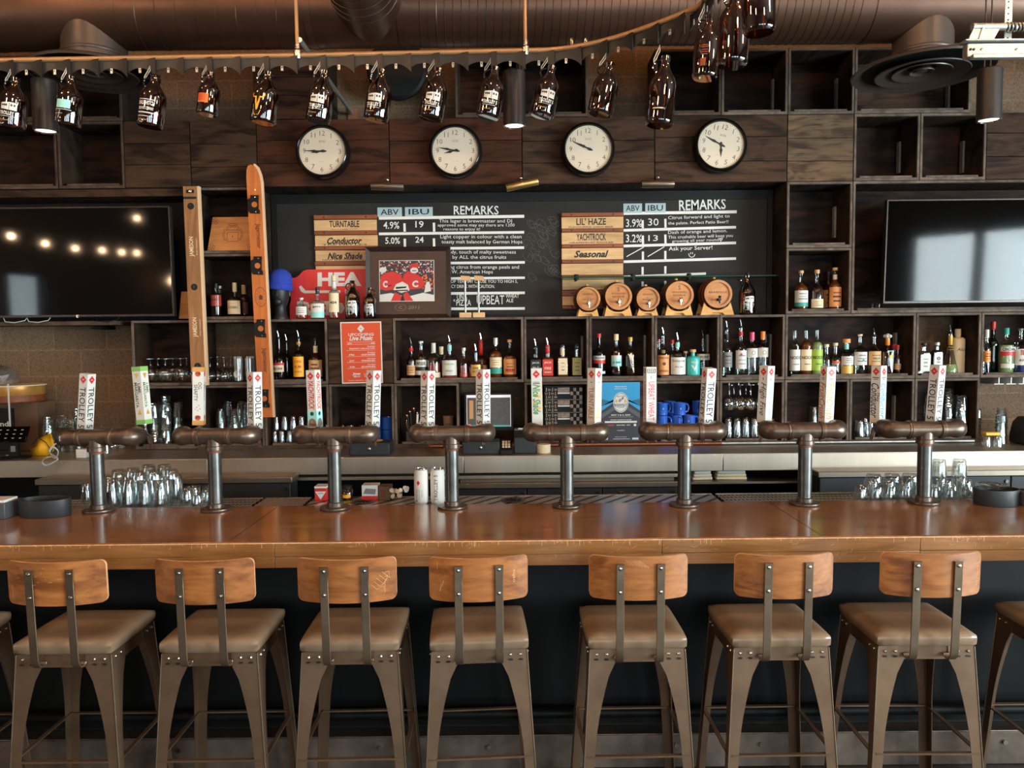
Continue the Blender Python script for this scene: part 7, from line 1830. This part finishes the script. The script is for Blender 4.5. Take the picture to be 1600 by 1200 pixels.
for s in (-1, 1): obj('loop', MB().tube([(0, 0, 0), (s*.025, -.004, .018), (s*.04, 0, .004), (s*.026, .002, -.014), (0, 0, 0)], .006, 8), 'red', t)
t = thing('wooden_bowl', 'shallow wooden tub on a green base in the crate left of the till', 'tub', (at(693, 690, 5.58).x, 5.58, Z0+.0005)); obj('base', MB().bb(-.05, .05, -.04, .04, 0, .03), M('dark_green', (40, 62, 40), .6), t); obj('tub', MB().lathe([(0, .0305), (.045, .0305), (.05, .085), (.046, .085), (.042, .036), (0, .036)], 24), 'beige', t)
t = thing('paper_cup', 'brown paper cup behind the wooden tub', 'cup', (at(701, 690, 5.7).x, 5.71, Z0+.0005)); obj('cup', MB().lathe([(0, 0), (.03, 0), (.04, .17), (.042, .172), (.042, .185), (0, .186)], 20), M('kraft_cup', (140, 104, 78), .7), t); obj('printed_band', MB().rect(-.02, .08, .02, .13, cyl(.0388, 0), 6), M('kraft_print', (104, 74, 54), .7), t)
# ------------------------------------------------------------------ left end of the back counter
t = thing('cardboard_box', 'dark brown box against the block wall at the left edge', 'box', (at(20, 700, 5.55).x, 5.6, CTZ+.0005)); w = .26; obj('carton', MB().bb(-w, .225, -.1, .12, 0, W(76, 5.5)), 'cardboard', t, bevel=.003); obj('side_seam', MB().bb(.01, .013, -.1008, -.1, .02, .33), 'ink', t)
ztop = CTZ+.0005+W(76, 5.5)
t = thing('gold_tin', 'round golden cake tin with pale rim on top of the box at the left edge', 'tin', (at(12, 612, 5.5).x, 5.56, ztop+.001)); obj('tin', MB().lathe([(0, 0), (.19, 0), (.2, .01), (.2, .055)], 40), 'slat', t); obj('tin_band', MB().lathe([(.201, .0555), (.203, .058), (.203, .12), (0, .12)], 40), 'goldbox', t); obj('rim', MB().lathe([(.20, .1205), (.215, .122), (.215, .13), (0, .131)], 40), 'cream', t)
t = thing('plastic_bag', 'crumpled clear plastic bag on the golden tin', 'bag', (at(-2, 590, 5.5).x, 5.54, ztop+.133))
vs = []; rr = random.Random(8); mb = MB(); n = 14
prof = [(.09, 0), (.10, .03), (.09, .07), (.06, .11), (.03, .13), (0, .135)]
mb.lathe(prof, n); mb.v = [(x*(1+rr.uniform(-.2, .2)), y*(1+rr.uniform(-.2, .2)), max(0, z+rr.uniform(-.008, .008)) if z > 0 else 0) for x, y, z in mb.v]; obj('bag', mb, 'plastic', t, smooth=15)
t = thing('counter_sign', 'black counter sign with white letters at the left edge', 'sign', (at(0, 700, 5.35).x, 5.36, CTZ+.0005)); w = .11; hz = W(72, 5.35); obj('panel', MB().bb(-w, w*.92, -.01, .01, 0.03, hz), 'blackmatte', t); obj('foot', MB().bb(-w, w*.92, -.04, .04, 0, .029), 'blackmatte', t)
mb = MB(); mb.text('nd', .06, .035, flat((0, -.0108, 0)), (.04, hz-.11), bold=.02); obj('lettering', mb, 'white', t)
t = thing('acrylic_stand', 'tall thin pale upright rod beside the black counter sign', 'stand', (at(19, 700, 5.3).x, 5.29, CTZ+.0005)); obj('post', MB().bb(-.004, .004, -.004, .004, .006, W(112, 5.3)), 'white', t); obj('foot', MB().bb(-.025, .025, -.025, .025, 0, .005), 'white', t)
t = thing('tablet_till', 'black tablet on a stand at the left end of the back counter', 'tablet', (at(24, 712, 5.15).x-.01, 5.155, CTZ+.0005))
obj('base', MB().lathe([(0, 0), (.1, 0), (.1, .008), (.03, .016), (0, .016)], 28), 'blackmatte', t); st = obj('stand', MB().bb(-.035, .035, -.01, .01, .016, .13), 'blackmatte', t); obj('stand_window', MB().bb(-.016, .016, -.0118, -.0102, .045, .085), 'grey', st)
Rt = Matrix.Rotation(-.5, 3, 'X'); ta = obj('tablet', MB().box((-.01, -.01, .165), (.235, .012, .115), Rt), 'screen', t, bevel=.004)
for i in range(4):
    for j in range(3): obj('screen_icon', MB().box(Vector((-.01, -.01, .165))+Rt @ Vector((-.075+.05*i, -.0068, -.03+.03*j)), (.016, .001, .006), Rt), M('icon_grey', (120, 120, 126), .4, emit=.3) if not bpy.data.materials.get('icon_grey') else bpy.data.materials['icon_grey'], ta)
t = thing('yellow_pouch', 'bright yellow folded pouch beside the tablet', 'pouch', (at(63, 704, 5.26).x, 5.28, CTZ+.0005))
mb = MB(); A8 = [(-.09, 0, .05), (-.05, -.03, .0), (.06, -.03, .0), (.075, .0, .045), (.04, .02, .15), (-.01, -.01, .12), (-.05, .01, .08), (.0, -.05, .05), (.03, -.045, .07)]
mb.add(A8, [(0, 1, 7, 6), (6, 7, 5), (1, 2, 8, 7), (7, 8, 5), (2, 3, 4, 8), (8, 4, 5)]); mb.add([(x, y+.03, z) for x, y, z in A8[:7]], [(0, 6, 5, 4, 3, 2, 1)])
o = obj('pouch', mb, 'yellow', t, smooth=60); so = o.modifiers.new('s', 'SOLIDIFY'); so.thickness = .004
obj('cord', MB().tube([(-.06, -.005, .08), (.0, -.045, .13), (.05, -.04, .10), (.08, -.02, .03), (.085, -.03, .003)], .003, 6), 'ink', t)
pts = []
for px, py in ((102, 683), (92, 690), (80, 699), (78, 708), (86, 716), (91, 706), (84, 699), (78, 707), (90, 716), (84, 722), (72, 727), (66, 722), (72, 715), (88, 713)):
    d_ = 5.0 if py > 715 else 5.1; v = at(px, py, d_); pts.append(v)
t = thing('white_cable', 'white cable looped over the edge of the counter left of the first tap tower', 'cable', (pts[0].x, 5.05, CTZ))
mb = MB(); loc = t.location
sm = []
for i in range(len(pts)-1):
    p0 = pts[max(i-1, 0)]; p1 = pts[i]; p2 = pts[i+1]; p3 = pts[min(i+2, len(pts)-1)]
    for k in range(6):
        s = k/6; sm.append(.5*((2*p1)+(p2-p0)*s+(2*p0-5*p1+4*p2-p3)*s*s+(3*p1-p0-3*p2+p3)*s**3)-loc)
obj('cable', mb.tube(sm, .0045, 8), 'white', t)
t = thing('white_block', 'small white plug block on the counter behind the first tap tower', 'block', (at(130, 712, 5.15).x, 5.15, CTZ+.0005)); obj('block', MB().bb(-.034, .034, -.03, .03, 0, .06), 'paper', t, bevel=.004)
# ------------------------------------------------------------------ on and behind the bar
def can(px, lab, art_):
    A = at(px, 780, 3.95); t = thing('beer_can', lab, 'can', (A.x, 3.95, ZD+.0006), group='white beer cans behind the bar'); r = W(11.2, 3.95); h = W(57, 3.95)
    obj('can_body', MB().lathe([(0, .004), (r*.72, .004), (r*.78, 0), (r*.84, .004), (r, .016), (r, h-.022), (r*.86, h-.006)], 32), 'paper', t)
    obj('can_lid', MB().lathe([(r*.85, h-.0055), (r*.89, h-.003), (r*.88, h), (r*.82, h), (r*.8, h-.004), (0, h-.004)], 32), 'chrome', t); obj('pull_tab', MB().box((0, -r*.2, h-.002), (.014, .026, .002)), 'chrome', t)
    art_(t, r, h)
def art1(t, r, h):
    P = cyl(r+.0007, 0); z = h*.62; mb = MB(); mb.poly([(0-.012, z+.014), (-.022, z), (-.012, z-.014), (-.002, z)], P); obj('diamond_print', mb, 'red', t)
    mb = MB(); mb.text('PALE ALE', h*.3, .010, P, (-.022, h*.3), rot=PI/2, bold=.02); mb.text('BREWED IN CALGARY', h*.3, .006, P, (-.006, h*.3), rot=PI/2); mb.text('473 mL', h*.2, .006, P, (.008, h*.33), rot=PI/2); mb.rect(-.032, h*.1, -.016, h*.14, P, 3); obj('lettering', mb, 'grey', t)
def art2(t, r, h):
    P = cyl(r+.0007, 0); mb = MB(); mb.text('TROLLEY 5', h*.72, .019, P, (-.006, h*.48), rot=PI/2, bold=0); obj('lettering', mb, 'ink', t)
can(658.5, 'white beer can with small red diamond print, left of two cans', art1); can(684, 'white beer can with TROLLEY 5 running up its side, right of two cans', art2)
def bin_(px, wpx, hpx, lab, d, sy=.62):
    A = at(px, 800, d); t = thing('bar_caddy', lab, 'caddy', (A.x, d, BT+.0006)); r = W(wpx, d)/2; h = W(hpx, d)
    obj('curved_wall', MB().open_lathe([(r*.98, 0), (r, .003), (r, h), (r*.93, h), (r*.92, .006)], 40), 'cabinet', t).scale = (1, sy, 1)
    obj('floor_plate', MB().lathe([(0, .001), (r*.9, .001), (r*.9, .005), (0, .005)], 32), 'blackmatte', t).scale = (1, sy, 1)
    for k in range(4): obj('divider', MB().box((r*.35*math.cos(k*1.6), r*.3*math.sin(k*1.6)*sy, h*.45), (r*.5, .006, h*.7), Matrix.Rotation(k*.9, 3, 'Z')), 'cabinet' if k % 2 else 'steel_d', t)
    return t, r, h
t, r, h = bin_(71, 78, 27, 'low curved black caddy on the bar at the left end', 3.66)
t = thing('napkin_box', 'flat slate grey box on the bar at the left edge of the photo', 'box', (at(-21, 800, 3.62).x, 3.64, BT+.0006)); obj('box', MB().bb(-.14, .115, -.06, .08, 0, W(25, 3.6)), M('slate', (66, 70, 74), .5), t, bevel=.003); obj('napkins', MB().bb(-.12, .10, -.04, .06, W(25, 3.6)+.0004, W(25, 3.6)+.012), 'paper', t)
t, r, h = bin_(1556, 68, 25, 'low black curved caddy on the bar at the right end, glass dish in it', 3.70, .7)
obj('pale_dish', MB().lathe([(0, h+.001), (r*.5, h+.001), (r*.62, h+.02), (r*.58, h+.02), (0, h+.006)], 20), 'clear', t, loc=(-.01, .01, 0))
t = thing('napkin_box', 'slate grey box on the bar at the right edge of the photo', 'box', (at(1650, 795, 3.62).x, 3.66, BT+.0006)); obj('box', MB().bb(-.135, .16, -.05, .05, 0, W(23, 3.6)), M('slate_pale', (104, 108, 110), .5), t, bevel=.003); obj('cover', MB().bb(-.12, .15, -.045, .045, W(23, 3.6)+.0004, W(23, 3.6)+.006), 'cabinet', t)
t = thing('wire_strainer', 'dark oval strainer on the drain board left of the right caddy', 'strainer', (at(1525, 776, 3.86).x, 3.868, ZD+.001)); obj('ring', MB().tube([(.075*math.cos(2*PI*k/24), .035*math.sin(2*PI*k/24), .008) for k in range(24)], .006, 8, closed=True), 'blackmatte', t); obj('grip', MB().tube([(-.07, 0, .012), (0, -.01, .016), (.07, .01, .012)], .005, 8), 'bolt', t)
t = thing('bar_tool', 'thin black and steel bar tool lying beside the left caddy', 'tool', (at(124, 788, 3.86).x, 3.9, ZD+.001), (0, 0, .1)); obj('shaft', MB().tube([(-.05, 0, .006), (.03, 0, .006)], .005, 8), 'bolt', t); obj('handle', MB().tube([(.03, 0, .006), (.07, 0, .006)], .006, 8), 'blackmatte', t)
# small boxes on the back edge of the drip tray
yb = 4.09
def bx(px, wpx, hpx, name, lab, m_, cat='box'):
    t = thing(name, lab, cat, (at(px, 778, yb).x, yb, ZD+.0006)); w = W(wpx, yb)/2; h = W(hpx, yb); obj('carton', MB().bb(-w, w, -.04, .04, 0, h), m_, t, bevel=.002); return t, w, h
t, w, h = bx(504, 19, 20, 'filter_box', 'red and white packet with a V mark behind the third tap tower', 'red'); obj('white_wedge', MB().poly([(-w*.9, h*.75), (w*.9, h*.75), (0, h*.1)], flat((0, -.0408, 0))), 'paper', t); obj('lid', MB().bb(-w, w, -.04, .04, h+.0004, h+.01), 'paper', t); mb = MB(); mb.text('Lucky', w*1.0, .012, flat((0, -.0412, 0)), (0, h*.6), shear=.3); obj('lettering', mb, 'ink', t)
t, w, h = bx(580, 25, 24, 'card_box', 'small box with grey print and red base right of the third tap tower', 'paper'); obj('red_base', MB().bb(-w-.0005, w+.0005, -.0406, -.0401, 0, h*.3), 'red', t); obj('grey_print', MB().poly([(-w*.8, h*.45), (w*.7, h*.4), (w*.8, h*.75), (-w*.5, h*.8)], flat((0, -.0409, 0))), 'grey', t)
t, w, h = bx(603, 18, 22, 'tea_box', 'dark brown packet between the small boxes and the bag of corks', 'cardboard'); obj('label', MB().rect(-w*.7, h*.2, w*.1, h*.8, flat((0, -.0408, 0))), 'brown_print', t)
t = thing('spice_jar', 'small glass jar with dark lid and yellow label right of the third tap tower', 'jar', (at(543, 778, yb).x, yb, ZD+.0006)); obj('jar', MB().lathe([(0, 0), (.028, 0), (.03, .004), (.03, .05), (.024, .058), (0, .058)], 20), 'browng', t); obj('lid', MB().lathe([(0, .0585), (.027, .0585), (.027, .075), (0, .075)], 20), 'blackmatte', t); obj('label', MB().rect(-.024, .012, .024, .03, cyl(.0307, 0), 6), 'yellow', t)
t = thing('cork_bag', 'clear bag of bottle caps and corks left of the white cans', 'bag', (at(625, 778, yb).x, yb, ZD+.0006)); rr = random.Random(3)
for k in range(12): obj('cork', MB().lathe([(0, 0), (.012, 0), (.012, .022), (0, .022)], 12, R=Matrix.Rotation(rr.uniform(.8, 1.9), 3, 'X')), 'cream' if k % 2 else 'silver', t, loc=(rr.uniform(-.045, .05), rr.uniform(-.02, .02), rr.uniform(.014, .06)))
# cloths on the steel shelf
zs = 1.0+FL
for px, lab, m_, w in ((1096, 'folded cream cloths at the left on the steel shelf', 'towel', .07), (1143, 'folded pale cloth stack under a plastic bag on the steel shelf', 'cream', .105)):
    t = thing('folded_cloth', lab, 'cloth', (at(px, 752, 5.15).x, 5.20, zs+.0006), (0, 0, .12 if px < 1110 else -.05))
    for k in range(3): obj('fold', MB().bb(-w+.006*k, w-.004*k, -.06+.004*k, .07, .021*k, .0205+.021*k), m_ if k != 2 else 'paper', t, bevel=.006)
    if px < 1110: obj('printed_card', MB().box((.02, -.02, .0665), (.07, .06, .003), Matrix.Rotation(.3, 3, 'Z')), 'cream', t)
    else:
        mb = MB().lathe([(.09, .0), (.10, .02), (.07, .045), (0, .05)], 14, sx=1.0, sy=.6); rr = random.Random(5); mb.v = [(x+rr.uniform(-.012, .012), y+rr.uniform(-.008, .008), z+rr.uniform(0, .006)) for x, y, z in mb.v]
        obj('plastic_wrap', mb, 'plastic', t, loc=(.03, 0, .065), smooth=15)
